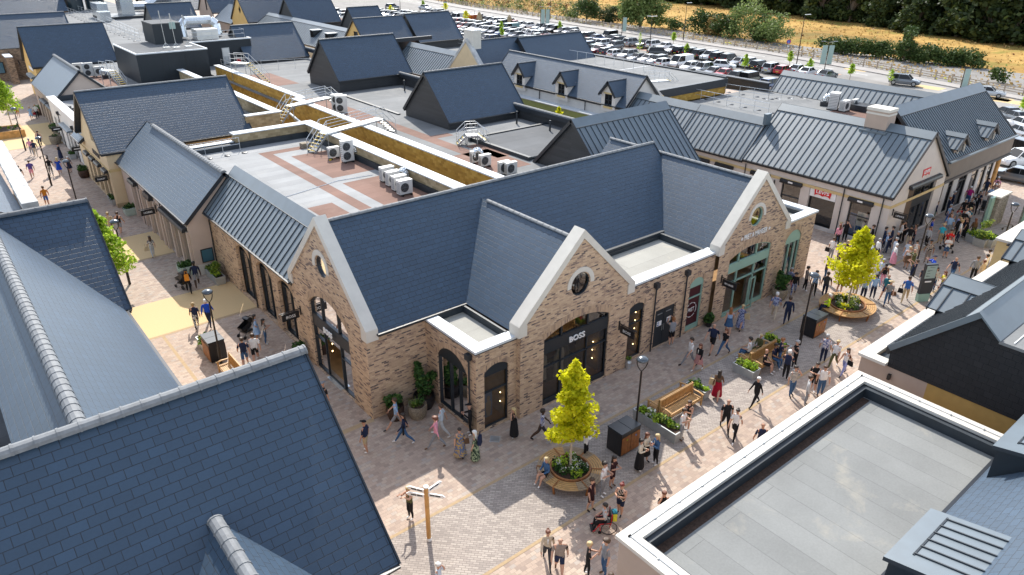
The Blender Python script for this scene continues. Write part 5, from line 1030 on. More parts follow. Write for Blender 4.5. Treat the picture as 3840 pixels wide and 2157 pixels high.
q=pp('r3',1500,1290); planter('long zinc trough of shrubs at the end of the central teak bench',22.95,17.0,.62,2.6,.55,1,k=16,mi=(0,1,2,3)); planter('small zinc trough at the end of the right teak bench',30.35,17.2,.7,1.3,.5,2,k=8,mi=(1,2)); planter('narrow zinc trough beyond the central bench',26.75,17.6,.5,1.2,.5,3,k=6); planter('zinc trough behind the right bench among seated people',33.8,17.6,.6,1.6,.5,31,k=9)
q=pp('r1',2065,600); planter('pale zinc trough beside the left walkway bin',q.x,q.y,.55,1.3,.5,4,k=8,mi=(0,1,1)); q=pp('q1',1320,705); planter('square sage green slatted planter by the pink building',q.x,q.y,.95,.95,.6,5,'sageplanter',slats=True,mi=(0,)); planter('sage green slatted planter at the corner of the pink building',11.15,48.55,.95,.95,.62,6,'sageplanter',slats=True,mi=(0,),k=12); planter('long zinc trough against the brick wing beside the pink building',12.35,46.35,.65,2.2,.55,7,k=9,tall=.6); q=pp('q1',1120,610); planter('zinc trough at the corner of the cream building',q.x+.3,q.y+.4,.6,1.6,.5,8,k=8,mi=(0,)); q=pp('q1',730,140); planter('zinc trough by the cream building canopies',q.x,q.y,.6,1.3,.5,9,k=6,mi=(0,))
q=pp('l1',115,450); planter('far sage planter beside the weathered brick shop',q.x,q.y,1.3,.9,.9,41,'sageplanter',mi=(0,)); q=pp('l2',680,215); planter('dark planter trough by the small slate gable',q.x,q.y,.9,2.2,.8,42,'barrel',mi=(0,),k=9)
for i,(px,py,l) in enumerate(((660,490,'grey zinc planter with purple flowers near the gate piers'),(780,560,'grey zinc planter with a tall grassy shrub near the gate piers'),(900,560,'grey zinc planter touching the yellow stone corner'))):
    q=pp('c6',px,py); planter(l,q.x,q.y+.3,1.1,.9,.6,20+i,k=9,tall=1.3 if i==1 else None,hh=.5)
def sleeper_bed(label,x,y,w,d,h,seed):
    t=thing('sleeper_planter',label,'planter',(x,y,0),0,'orange timber sleeper planters'); o=(0,0,0); mb=MB(); s=.22
    for k in range(int(h/.2)): z=k*.2; mb.box(-w/2,-d/2,z,w/2,-d/2+s,z+.195); mb.box(-w/2,d/2-s,z,w/2,d/2,z+.195); mb.box(-w/2,-d/2+s,z,-w/2+s,d/2-s,z+.195); mb.box(w/2-s,-d/2+s,z,w/2,d/2-s,z+.195)
    mb.build('timber_sides',M['sleeper'],t,origin=o); so=MB(); so.box(-w/2+s,-d/2+s,0,w/2-s,d/2-s,h-.14); so.build('soil',M['soil'],t,origin=o); pl=MB(); plants(pl,-w/2+.4,-d/2+.4,w/2-.4,d/2-.4,h-.14,random.Random(seed),12,.4); p=pl.build('planting',[M['shrub'],M['bloom'],M['spring']],t,origin=o); p['kind']='stuff'
sleeper_bed('orange timber sleeper bed on the cream band of the left walkway',6.35,54.6,2.5,2.5,.75,3); q=pp('l2',250,640); sleeper_bed('far orange timber sleeper bed with a tree at the left edge',q.x-.6,q.y+2.1,3.6,3.4,.85,4)
def pot(label,x,y,r,h,m,seed,kind='low',ph=.6,group='round plant pots by the shop walls'):
    t=thing('plant_pot',label,'plant pot',(x,y,0),0,group); mb=MB(); mb.lathe([(r*.75,0),(r*.95,h*.4),(r,h*.75),(r*.94,h),(r*.86,h),(r*.84,h-.1),(.001,h-.1)],(x,y,0),16); mb.build('pot',M[m],t,smooth=False); so=MB(); so.lathe([(r*.84,h-.11),(.001,h-.06)],(x,y,0),12); so.build('soil',M['soil'],t); rn=random.Random(seed); pl=MB()
    if kind=='low': 
        for _ in range(9): leaf_cards(pl,(x+rn.uniform(-r,r)*.6,y+rn.uniform(-r,r)*.6,h+rn.uniform(.05,ph*.6)),.24,50,.15,rn,0)
    elif kind=='spiky':
        for i in range(60):
            a=rn.random()*2*PI; l=rn.uniform(.3,.6); b=Vector((x-.1,y,h-.05)); e=b+Vector((math.cos(a)*l*.8,math.sin(a)*l*.8,rn.uniform(.05,.4))); w=Vector((-math.sin(a),math.cos(a),0))*.025; pl.poly([b-w,b+w,e],1)
        leaf_cards(pl,(x+.15,y,h+.1),.2,60,.12,rn,0)
    elif kind=='ball':
        st=MB(); st.tube((x,y,h-.1),(x,y,h+.8),.03,5); st.build('stem',M['bark'],t); leaf_cards(pl,(x,y,h+1.0),.33,420,.10,rn,0); leaf_cards(pl,(x,y,h),.3,90,.12,rn,0)
    else:
        st=MB(); st.tube((x,y,h-.1),(x-.1,y+.05,h+ph*.8),.03,5); st.build('stem',M['bark'],t)
        for f,rr,dx in ((.1,.45,0),(.22,.42,.15),(.35,.36,-.1),(.48,.32,-.15),(.62,.3,-.2),(.78,.26,-.22),(.93,.2,-.25),(.5,.3,.45),(.56,.22,.6)): leaf_cards(pl,(x+dx*.8,y-dx*.3,h+ph*f),rr*.8,80,.17,rn,0)
    p=pl.build('planting',[M['shrub'],M['bloom']],t); p['kind']='stuff'; return t
pot('dark barrel pot with glossy leaves at the brick corner',13.75,25.45,.44,.75,'barrel',1); pot('pale woven basket pot with a spiky plant between two dark tubs',14.65,24.9,.48,.72,'basket',2,'spiky'); pot('large black tub holding a tall laurel in the brick recess',15.35,25.4,.55,.7,'black',3,'tall',1.9); pot('dark barrel pot below the west hanging sign',12.3,33.2,.42,.7,'barrel',4); pot('woven basket pot with a bright bush right of the sage door',39.65,21.1,.5,.75,'basket',5,'tall',1.2)
q=pp('r3',1960,395); pot('small black pot with a yellow plant in the brick reveal',33.05,21.65,.2,.4,'black',6,'low',.5); q=pp('q1',855,335); pot('dark barrel pot by the cream building shop windows',q.x,q.y,.5,.75,'barrel',7); q=pp('l2',965,720); pot('woven pot with a ball topped bay tree on the cream band',q.x,q.y,.6,.85,'basket',8,'ball'); q=pp('l2',1030,640); pot('woven pot with a rounded bush against the white parapet shop',q.x,q.y,.5,.8,'basket',9,'tall',.9)
t=thing('milk_churn','small galvanised milk churn with a plant against the brick pier','milk churn',(25.85,21.5,0)); mb=MB(); mb.lathe([(.15,0),(.16,.36),(.09,.46),(.12,.54)],(25.85,21.5,0),14); mb.build('churn',M['galv'],t); mb=MB(); leaf_cards(mb,(25.85,21.5,.6),.13,50,.1,random.Random(2)); mb.build('planting',M['bloom'],t)
def signpost():
    p=at(1609,2026); t=thing('fingerpost','tall orange timber fingerpost with white arrow boards on the sunlit plaza','signpost',p); mb=MB(); mb.lathe([(.085,.14),(.085,2.62)],p,12); mb.build('post',M['sleeper'],t); c=MB(); c.lathe([(.095,0),(.095,.14)],p,12); c.lathe([(.09,2.62),(.09,2.68),(.001,2.69)],p,12); c.build('cap_and_base',[M['white']],t)
    for d,z,tx,l in ((Vector((.62,-.78,0)),2.3,'',.55),(Vector((1,.15,0)),2.42,'',.6),(Vector((-.52,.85,0)),2.42,'',.62),(Vector((-.62,.78,0)),2.2,'',.62)):
        d.normalize(); n=Vector((-d.y,d.x,0)); a=p+d*.08; pts=[a,a+d*l,a+d*(l+.1),a+d*l,a]; b=MB()
        lo,hi=Vector((0,0,z-.07)),Vector((0,0,z+.07)); A=[a+lo,a+d*l+lo,a+d*(l+.1)+Vector((0,0,z)),a+d*l+hi,a+hi]
        P1=[q+n*.025 for q in A]; P2=[q-n*.025 for q in A]; b.poly(P1); b.poly(P2[::-1])
        for i in range(5): b.poly([P1[i],P1[(i+1)%5],P2[(i+1)%5],P2[i]])
        o=b.build('arrow_board',M['white'],t)
        for s in (1,-1): 
            r=d*s; nn=r.cross(Vector((0,0,1))); 
            if nn.dot(Vector((0,0,0))-p)>0 :
                q=MB(); q.bar(a+d*l*.12+Vector((0,0,z))+nn*.028,a+d*l*.45+Vector((0,0,z))+nn*.028,.004,.06); q.bar(a+d*l*.5+Vector((0,0,z))+nn*.028,a+d*l*.85+Vector((0,0,z))+nn*.028,.004,.06); q.build('lettering',M['dark'],o)
signpost()
def totem():
    p=at(3455,1128); t=thing('wayfinding_totem','sage green wayfinding totem with dark lower panel amid the crowd','information totem',p); o=Vector((p.x,p.y,0)); r=RT.copy(); r.z=0; r.normalize(); r=Vector((.86,-.5,0)).normalized(); n=Vector((r.y,-r.x,0))
    def sl(z0,z1,w,d,m,nm,off=0):
        b=MB(); b.bar(o+n*off+Vector((0,0,z0)),o+n*off+Vector((0,0,z1)),w,d,0,n); return b.build(nm,m,t)
    sl(0,.55,.78,.26,M['sage'],'base'); sl(.55,2.6,.80,.22,M['dark'],'body'); f=sl(1.65,2.52,.72,.02,M['banner'],'map_panel',.12); b=MB()
    for k,(z,a,c) in enumerate(((2.42,-.15,.2),(2.2,-.28,.05),(2.16,-.28,-.1),(2.0,-.28,-.05),(1.84,-.28,-.12),(1.8,-.28,-.02))): b.bar(o+n*.135+r*a+Vector((0,0,z)),o+n*.135+r*c+Vector((0,0,z)),.004,.022)
    b.build('map_lettering',M['dark'],f); b=MB(); b.bar(o+n*.125+r*-.25+Vector((0,0,1.42)),o+n*.125+r*.2+Vector((0,0,1.42)),.02,.09); b.build('white_strip',M['white'],t)
totem()
def gate_piers():
    for i,(px,py,lab) in enumerate(((1000,750,'flint stone gate pier nearest the crowd with pale capstone'),(1240,790,'second stone gate pier at right with glazed green screen'))):
        q=pp('c3',px,py); t=thing('gate_pier',lab,'gate pier',q,0,'stone gate piers'); x,y=(65.5,17.9) if i==0 else (67.6,15.9); t.location=(x,y,0)
        b=MB(); b.box(x-1.2,y-.4,0,x+1.0,y+.4,2.5); b.build('pier',bricky('flint_%d'%i,[(0,(.16,.14,.12)),(.5,(.30,.27,.23)),(1,(.46,.43,.38))],(.22,.19,.16),.16,.1,.02,.9),t); c=MB(); c.box(x-1.3,y-.5,2.5,x+1.1,y+.5,2.62); c.build('capstone',M['stone'],t); g=MB(); g.box(x-2.0,y-.15,.1,x-1.25,y+.05,2.6); g.build('green_screen',M['sage'],t)
gate_piers()
for i,(px,py) in enumerate(((1385,500),(1395,505))):
    if i: break
    q=pp('k6',px,py); t=thing('bollard','orange timber bollard beside the grey car at the right edge','bollard',q); b=MB(); b.lathe([(.16,0),(.16,.95),(.001,1.0)],q,10); b.build('post',M['orange'],t)
mp=pp('s2',2400,80); t=thing('manhole_cover','pale square access cover in the plaza paving','access cover',(mp.x,mp.y,0),R(45)); b=MB(); b.box(-.2,-.2,.004,.2,.2,.014); b.build('lid',M['galv'],t,origin=(0,0,0)); b=MB(); b.box(-.23,-.23,.002,.23,.23,.010); b.build('frame',M['stone_grey'],t,origin=(0,0,0))
# ---- roof plant --------------------------------------------------------------------------------------------
ACS=[((24.35,41.3),'nearest'),((24.55,42.35),'second nearest'),((24.75,43.5),'third nearest'),((24.95,44.7),'farthest')]
for (x,y),w in ACS: ac_unit('white condenser box, %s of the row of four on the brown felt'%w,x,y,4.806,0,w=1.0,h=.95,dp=.5)
ac_unit('tall white two fan condenser near the yellow nosed steps',25.0,50.8,4.806,0,'two',w=.95,dp=.42); ac_unit('small white condenser left of the tall two fan one',24.6,52.4,4.806,0,w=.9,h=.8); gooseneck('silver elbow ducts behind the row of four condensers',25.3,43.6,4.8,R(40),2); gooseneck('silver elbow duct beside the tall two fan condenser',25.55,51.6,4.8,R(40),1)
for i,(px,py,k,l) in enumerate(((840,1130,'two','left one of twin grey condensers beyond the ochre wall'),(880,1140,'two','right one of twin grey condensers beyond the ochre wall'))):
    q=pp('p2',px,py,4.8); ac_unit(l,q.x,q.y+.3,4.8,R(-30),k,w=1.1,dp=.7)
for px,py,l in ((2210,190,'small condenser with teal coil nearest the step platform'),(2300,230,'grey condenser between the teal one and the main ridge'),(2490,300,'white condenser just behind the long slate ridge'),(2560,310,'white condenser half hidden at the end of the slate ridge')): q=pp('q2',px,py,4.8); ac_unit(l,q.x,q.y,4.8,0)
gooseneck('silver elbow ducts beside the condenser with a teal coil',*pp('q2',2190,190,4.8).xy,4.8,R(60),2,base=False)
q=pp('p4',650,1100,4.8); ac_unit('tall pale condenser on the brown roof by the chimney',q.x,q.y,4.8,R(20),'two',w=1.2,dp=.9); q=pp('p4',760,1120,4.8); ac_unit('white condenser in front of dome vents by the chimney',q.x,q.y,4.8,0,h=1.0,w=1.1,dp=.6); q=pp('p4',830,1100,4.8); ac_unit('small white condenser nearest the chimney',q.x+.6,q.y,4.8,0); q=pp('p4',560,1060,4.8); gooseneck('pair of grey hooded vents left of the tall pale condenser',q.x,q.y,4.8,R(30),2,r=.2); q=pp('p4',930,1110,4.8); t=thing('roof_curb','long black roof curb behind the rendered chimney','roof curb',q); b=MB(); b.box(q.x-.8,q.y-.8,4.8,q.x+1,q.y+.8,5.4); b.build('curb',M['dark'],t)
for i,(px,py,k,l) in enumerate(((800,735,'one','white condenser half hidden behind the small slate ridge'),(905,775,'two','two fan white condenser behind the small slate gable'),(1010,770,'one','single fan condenser next to the silver duct cowl'))): q=pp('p1',px,py,4.3); ac_unit(l,q.x,q.y,4.306,0,k,w=1.2,h=1.1)
q=pp('p1',1075,785,4.3); gooseneck('silver cowl duct beside the single fan condenser',q.x,q.y,4.3,R(-90),1)
q=pp('q2',500,35,4.8); t=thing('crate','brown woven crate left on the flat roof beside the steps','crate',q); b=MB(); b.box(q.x-.4,q.y-.28,4.81,q.x+.4,q.y+.28,5.2); b.build('box',M['basket'],t)
q=pp('q2',755,160,4.81); t=thing('timber_offcut','short yellow timber offcut lying on the brown felt','timber offcut',q); b=MB(); b.bar(q+Vector((-.2,-.15,.03)),q+Vector((.2,.15,.03)),.1,.06); b.build('block',M['yellow'],t)
q=pp('s4',0,0,4.22); t=thing('service_cable','white cable snaking across the grey felt roof','cable',(16,47,4.8)); b=MB(); b.path([(15.5,45.6,4.82),(18,45.9,4.82),(20.5,46.5,4.82),(22.1,46.9,4.82),(24.8,46.6,4.82)],.035,5); b.build('cable',M['white'],t)
stair('yellow nosed steps with a walkway bridge over the ochre trench, nearest the four condensers',(23.9,55.0),(1,.28),4.8,6.15,plat=6.5,z2=4.8); stair('walkway bridge with rails over the trench beside the small white unit',(26.0,66.5),(1,.3),4.8,6.15,plat=5.0,z2=4.8); stair('long yellow nosed flight rising to the far roof left of the tall pavilion',tuple(pp('p2',120,840,4.8).xy),(-.55,.83),4.8,7.0,plat=2.0); stair('step over platform standing alone on the grey felt',tuple(pp('p2',2330,1440,4.8).xy),(-.9,.44),4.8,5.6,plat=.9,z2=4.9); stair('flight of steps with rails beside the blue black plant box',tuple(pp('p1',1250,880,4.3).xy),(-.3,.95),4.3,6.0,plat=1.6); stair('scaffold like access steps by the white dormer gable',tuple(pp('p3',1690,950,4.8).xy),(-.95,.30),4.8,6.5,plat=2.6); stair('far access steps and platform on the roofs beside the far pavilion',tuple(pp('p2',1770,430,4.8).xy),(.3,.95),4.8,6.0,plat=2.0)
rail_run('guardrail along the grey felt roof edge next to the cream building roof',[(15.4,59.2),(19.6,59.2)],4.8,inward=(0,-1)); a,b_=pp('p3',1740,880,4.8),pp('p3',2572,1010,4.8); rail_run('double guardrail running toward the hooded vents, far line',[(a.x,a.y),(b_.x,b_.y),tuple(pp('p4',380,1000,4.8).xy)],4.8); a,b_=pp('p3',1650,960,4.8),pp('p3',2572,1150,4.8); rail_run('double guardrail running toward the hooded vents, near line',[(a.x,a.y),(b_.x,b_.y)],4.8)
a,b_=pp('p3',205,540,6.45),pp('p3',1390,740,6.45); rail_run('guardrail along the upper flat roof behind the white dormers',[(a.x+.6,a.y),(b_.x+.6,b_.y)],6.45,feet=False,mid=False)
rail_run('long guardrail crossing the far left roof deck, near line',[tuple(pp('p1',1410,410,4.5).xy),tuple(pp('p1',1080,290,4.5).xy),tuple(pp('p1',640,110,4.5).xy),tuple(pp('p1',430,20,4.5).xy)],4.5,step=3); rail_run('long guardrail crossing the far left roof deck, far line',[tuple(pp('p1',1400,370,4.5).xy),tuple(pp('p1',960,170,4.5).xy),tuple(pp('p1',500,10,4.5).xy)],4.5,step=3,feet=False)
rail_run('guardrail around the wrapped duct on the plant enclosure',[(30,103.2),(37.2,103.2),(37.2,108)],8.0,feet=False); rail_run('guardrail on the far ribbed roof, in front of the yellow gable',[tuple(pp('p2',305,130,4.8).xy),tuple(pp('p2',880,230,4.8).xy),tuple(pp('p2',990,220,4.8).xy)],4.8,step=3); rail_run('guardrail behind the far pavilion roofs, near the cream chimney',[tuple(pp('p2',1440,390,4.8).xy),tuple(pp('p2',1660,420,4.8).xy)],4.8); rail_run('guardrail running to the white chimney of the cream gable',[tuple(pp('p2',1650,400,4.8).xy),tuple(pp('p2',2080,480,4.8).xy)],4.8,step=2.4); rail_run('guardrail beside the long yellow nosed flight, by the tall pavilion',[tuple(pp('p2',60,700,4.8).xy),tuple(pp('p2',560,670,4.8).xy)],4.8,step=2.4,feet=False)
rail_run('guardrail of the white door landing on the plant enclosure',[tuple(pp('p1',2230,680,4.8).xy),tuple(pp('p1',2370,740,4.8).xy),tuple(pp('p1',2560,730,4.8).xy)],4.8,feet=False); rail_run('guardrail far across the deck near the slate roof with pale verge',[tuple(pp('t1',1120,70,4.5).xy),tuple(pp('t1',1440,170,4.5).xy)],4.5,step=3,feet=False)
def wrapped_duct():
    t=thing('roof_duct','large foil wrapped duct loop on the plant enclosure','duct',(31.5,105.5,8)); m=MB(); m.path([(30.2,106.5,8.2),(30.2,106.8,9.6),(30.8,107,10.2),(34.2,107,10.2),(34.8,106.8,9.6),(34.8,106.5,8.2)],.55,10); m.build('duct',M['foil'],t); b=MB(); b.box(31.2,104,8,34,106.2,9.3); b.build('air_handler',M['ac'],t)
    t=thing('roof_duct','tangle of silver ducts and air handlers on the far left deck','duct',(37,178,4.5)); m=MB(); m.box(34,176,5,36,182,7.5); m.box(38.5,176,5,41,180,9); m.path([(41,178,6.5),(44,178,6.5),(46,179,7.6),(49,179,7.6)],.9,8); m.box(49,177,5,51,181,8); m.box(33,170,4.6,35,173,6.4); m.build('duct',M['foil'],t); b=MB(); b.box(34,174,4.5,52,182,5.0); b.build('frame',M['dark'],t)
    for i in range(2):
        t=thing('storage_tank',('left' if i==0 else 'right')+' one of twin dark cylindrical tanks on the far deck','tank',(34+i*4.4,200,4.5),0,'dark cylindrical roof tanks'); m=MB(); m.lathe([(2,0),(2,6.5),(1.2,7.2),(.001,7.3)],(34+i*4.4,200,4.5),16); m.build('shell',plain('tank_blue_%d'%i,(.015,.03,.04),.3),t)
wrapped_duct()

# ================================================================== PEOPLE
COL=dict(white=(.74,.74,.73),cream=(.66,.60,.48),black=(.014,.014,.016),charcoal=(.045,.045,.05),navy=(.018,.026,.06),blue=(.04,.13,.42),royal=(.015,.07,.46),sky=(.30,.45,.66),aqua=(.05,.48,.62),pale=(.52,.60,.68),grey=(.24,.25,.27),silver=(.46,.47,.48),olive=(.10,.10,.04),green=(.05,.12,.06),khaki=(.46,.36,.22),beige=(.52,.43,.32),brown=(.13,.075,.045),taupe=(.26,.21,.18),red=(.60,.02,.02),crimson=(.30,.008,.025),magenta=(.42,.02,.16),pink=(.70,.30,.38),rose=(.42,.21,.20),lilac=(.30,.33,.58),purple=(.10,.07,.26),orange=(.62,.24,.03),yellow=(.62,.58,.05),teal=(.03,.17,.22),denim=(.05,.11,.22),lime=(.55,.75,.03),maroon=(.035,.012,.016))
PAT=dict(floral=((.10,.14,.26),(.42,.28,.10)),leafy=((.012,.035,.02),(.30,.36,.22)),patterned=((.16,.15,.15),(.58,.55,.50)),checked=((.13,.15,.30),(.60,.58,.62)),striped=((.10,.09,.09),(.66,.62,.55)),spotted=((.012,.012,.014),(.55,.45,.36)),monochrome=((.02,.02,.02),(.60,.58,.54)),speckled=((.07,.09,.22),(.32,.36,.50)))
HAIRC=dict(black=(.010,.009,.008),dark=(.022,.014,.010),brown=(.06,.032,.016),auburn=(.14,.045,.020),ginger=(.26,.10,.03),fair=(.36,.25,.11),blonde=(.50,.38,.19),grey=(.33,.33,.33),white=(.68,.67,.64),redhair=(.16,.02,.012))
_cm={}
def cloth(w):
    if w in _cm: return _cm[w]
    if w in PAT:
        m,nt,b=newmat('cloth_'+w); tc=N(nt,'TexCoord'); v=N(nt,'TexVoronoi'); v.inputs['Scale'].default_value=16 if w!='checked' else 11
        L(nt,tc.outputs['Object'],v.inputs['Vector'])
        if w=='striped':
            s=N(nt,'TexWave',bands_direction='Z'); s.inputs['Scale'].default_value=4.2; L(nt,tc.outputs['Object'],s.inputs['Vector']); f=s.outputs['Fac']
        else:
            sp=N(nt,'SeparateColor'); L(nt,v.outputs['Color'],sp.inputs[0]); f=sp.outputs[0]
        L(nt,ramp(nt,f,[(.35,PAT[w][0]),(.6,PAT[w][1])]),b.inputs['Base Color']); b.inputs['Roughness'].default_value=.85
    else: m=plain('cloth_'+w,COL[w],.85,0,.12,9,.2)
    _cm[w]=m; return m
SKIN=[plain('skin_%d'%i,c,.6,0,.05,6,.3) for i,c in enumerate([(.52,.30,.21),(.44,.24,.16),(.27,.14,.08),(.06,.032,.02)])]
_hm={}
def hairm(k):
    if k not in _hm: _hm[k]=plain('hair_'+k,HAIRC[k],.55,0,.2,20)
    return _hm[k]
FACE=plain('dark_features',(.02,.012,.010),.5,0,0)
PEOPLE=[]
def Pn(pan,x,y,fa,top,bot,hair='brown short',pose='stand',head=False,g='m',skin=0,fat=1.0,place=None,bag=None,seatz=None,xy=None,sleeve=None,extra=None,lean=0):
    q=Vector((*xy,0)) if xy else (pp(pan,x,y,1.60) if head else pp(pan,x,y,0.0)); PEOPLE.append(dict(x=q.x,y=q.y,fa=fa,top=top,bot=bot,hair=hair,pose=pose,g=g,skin=skin,fat=fat,place=place,bag=bag,seatz=seatz,sleeve=sleeve,extra=extra,lean=lean))
Pn('l2',650,297,0,'white shirt','black trousers','grey bald','walk')
Pn('l2',552,315,0,'sky dress','sky dress','blonde short','walk',g='f',bag='crimson bag')
Pn('l2',320,262,180,'navy shirt','orange shorts','brown short','walk')
Pn('l2',702,775,180,'navy vest','navy trousers','brown short','walk')
Pn('l3',560,105,180,'pink shirt','grey trousers','grey short','walk')
Pn('l3',625,125,180,'navy polo','beige trousers','dark short','walk')
Pn('l3',1050,175,290,'black jumper','navy long skirt','black hat','phone',g='f')
Pn('l3',390,580,185,'black tee','olive trousers','dark short','walk',g='f',bag='brown satchel')
Pn('l3',567,497,180,'purple tee','pink shorts','brown short','walk',fat=1.12)
Pn('l3',887,452,180,'black tee','monochrome trousers','dark short','walk')
Pn('l3',1035,432,180,'royal dress','royal dress','blonde long','walk',g='f')
Pn('l3',1210,402,20,'navy dress','navy dress','white short','stand',g='f',lean=.1)
Pn('q1',482,625,180,'orange tee','blue shorts','brown short','walk')
Pn('q1',1130,910,180,'khaki tee','khaki shorts','fair short','walk',place='under the fresh green tree')
Pn('q1',1222,902,155,'black tank','grey shorts','brown short','walk',place='under the fresh green tree')
Pn('q1',1545,1135,190,'patterned tee','silver trousers','brown long','walk',g='f',bag='khaki bag')
Pn('w4',218,452,180,'black jumper','black trousers','black curly','walk',g='f',skin=3,bag='orange backpack',place='pushing a pushchair by the pink building')
Pn('w4',312,385,180,'navy tee','grey shorts','black short','walk',skin=3,place='by the pink building')
Pn('r1',1985,405,182,'navy tee','monochrome trousers','fair bun','walk',g='f',fat=1.22)
Pn('r1',2110,378,170,'royal vest','navy trousers','white short','walk',sleeve='l')
Pn('w5',740,690,178,'navy tee','denim shorts','brown short','walk')
Pn('w5',858,636,178,'white tee','black shorts','brown short','walk',fat=1.15)
Pn('w5',872,384,95,'sky dress','sky dress','dark long','hip',g='f',skin=1)
Pn('w5',968,425,80,'patterned tee','denim jeans','dark long','tablet',g='f',skin=1)
Pn('r2',668,972,130,'black tee','black trousers','grey cap','stand',head=True,bag='white backpack',place='beside the west shop door')
Pn('s2',1112,212,240,'navy shirt','khaki shorts','black cap','stand',skin=1,fat=1.15)
Pn('r2',1420,1425,265,'sky polo','grey shorts','brown short','walk')
Pn('s2',1495,118,268,'navy jumper','denim jeans','dark long','walk',g='f',fat=1.1,bag='black satchel')
Pn('s2',1815,175,262,'pink hoodie','grey trousers','auburn curly','walk')
Pn('s2',1868,48,255,'pale shirt','silver trousers','brown short','walk',fat=1.1,place='in front of the arched corner window')
Pn('s2',2052,262,5,'floral long dress','floral long dress','dark short','stand',g='f',fat=1.15,bag='brown satchel')
Pn('s2',2205,300,255,'leafy long dress','leafy long dress','white long','stand',g='f',bag='navy backpack')
Pn('s2',2155,35,270,'black jumper','black trousers','black cap','phone',place='by the black downpipe')
Pn('s3',20,62,275,'black long dress','black long dress','blonde long','call',g='f')
Pn('s3',300,105,95,'checked shirt','charcoal shorts','dark short','walk',skin=3,place='left of the plaza lime tree')
Pn('s3',735,285,80,'white shirt','black jeans','dark short','raise',sleeve='l',place='behind the plaza lime tree')
Pn('s3',318,560,310,'denim jacket','black skirt','blonde long','sit',g='f',xy=(B1.x-1.05,B1.y+.35),place='sitting on the weathered round bench')
Pn('s3',905,650,70,'white tee','grey trousers','dark bun','phone',place='beside the weathered round bench')
Pn('s3',1000,558,60,'maroon tee','maroon shorts','dark long','phone',g='f',place='beside the weathered round bench')
Pn('s3',785,800,60,'maroon tee','maroon shorts','brown short','stand',g='f',place='in front of the weathered round bench')
Pn('s3',1080,838,335,'spotted tank','navy shorts','redhair bun','phone',g='f',fat=1.25,place='behind the wheelchair')
_w=pp('s3',925,985)
Pn('s3',925,985,285,'silver tee','black trousers','dark short','wheel',g='f',seatz=.48,xy=(_w.x,_w.y),place='seated in the wheelchair')
Pn('s3',1535,615,20,'black tee','black trousers','auburn short','call',head=True,g='f',place='beside the cream coping corner')
Pn('s3',350,1330,5,'beige jacket','charcoal trousers','auburn bun','walk',g='f')
Pn('s3',470,1425,5,'taupe tee','navy shorts','brown bald','walk',fat=1.2)
Pn('s3',752,1455,95,'black tee','black jeans','blonde short','phone',g='f')
Pn('s3',918,1450,300,'grey tee','denim jeans','brown curly','stand')
Pn('s3',995,1440,350,'floral tee','denim jeans','brown short','stand',head=True,g='f',place='at the bottom edge by the beige wall')
Pn('s2',1822,1325,60,'pale shirt','white trousers','white short','call',head=True,g='f',place='below the fingerpost at the bottom edge')
Pn('s2',1555,880,310,'olive tank','black trousers','blonde bun','raise',g='f',place='beside the fingerpost')
Pn('s3',1330,312,60,'cream blouse','black skirt','auburn long','phone',g='f',place='right of the plaza twin bin')
Pn('s3',1272,388,75,'cream cardigan','black long skirt','dark bun','phone',g='f',place='right of the plaza twin bin')
Pn('s3',1435,335,300,'denim jacket','black trousers','blonde long','phone',g='f',fat=1.08,place='right of the plaza twin bin')
Pn('s3',1692,85,70,'white tee','grey trousers','brown short','phone',place='at the end of the central trough')
Pn('r3',1752,1425,330,'black tank','beige shorts','brown long','phone',g='f',place='at the end of the central trough')
Pn('r3',2130,1435,15,'black tee','black trousers','brown bald','walk',place='in the sun right of the central bench')
Pn('s3',2222,75,350,'white tee','black trousers','dark bun','walk',g='f',place='in the sun right of the central bench')
Pn('r3',2525,1390,200,'navy tee','navy trousers','brown bald','stand',head=True,skin=1,place='partly behind the cream coping')
Pn('r3',2050,1105,178,'brown jumper','crimson long skirt','dark long','walk',g='f',bag='khaki tote')
Pn('r3',2435,1180,320,'black jumper','black trousers','white short','walk',g='f',fat=1.1)
Pn('r3',1775,782,300,'white tee','grey trousers','dark short','walk',place='walking along the brick shop front')
Pn('r3',1862,828,325,'black jacket','rose skirt','auburn long','walk',g='f',place='walking along the brick shop front')
Pn('r3',2000,640,340,'navy shirt','black shorts','brown bald','walk',fat=1.12,place='walking along the brick shop front')
Pn('r3',2120,668,325,'black tee','denim jeans','auburn long','walk',g='f',place='walking along the brick shop front')
Pn('r3',2165,452,185,'sky tank','denim skirt','ginger long','walk',g='f',place='by the sage shop door')
Pn('r3',2285,415,345,'speckled long dress','speckled long dress','blonde short','walk',g='f',bag='khaki tote',place='by the sage shop door')
Pn('r3',1592,577,205,'grey tee','black shorts','ginger short','raise',fat=1.05,place='trying the blue black service door')
Pn('r3',2440,660,265,'white tee','denim jeans','dark short','sit',xy=(31.6,17.95),place='sitting on the right teak bench')
Pn('r3',2505,600,330,'olive jacket','olive trousers','blonde short','sit',g='f',xy=(32.6,17.95),place='sitting on the right teak bench')
Pn('r3',2500,780,80,'black tee','black shorts','brown bald','sit',xy=(31.3,16.75),place='sitting on the right teak bench')
Pn('r3',2560,700,60,'navy tee','denim jeans','dark short','sit',xy=(32.2,16.75),skin=2,place='sitting on the right teak bench')
Pn('r4',95,785,105,'navy polo','denim jeans','ginger short','phone',place='standing by the right teak bench')
Pn('r4',165,915,170,'navy polo','black trousers','white short','phone',place='standing by the right teak bench')
Pn('r4',250,822,290,'black polo','black trousers','grey short','cross',place='standing by the right teak bench')
Pn('r4',225,1090,40,'striped tee','denim jeans','dark short','call')
Pn('r4',368,1185,95,'silver hoodie','grey trousers','brown short','stand')
Pn('r4',440,1045,350,'black tee','black shorts','dark short','phone')
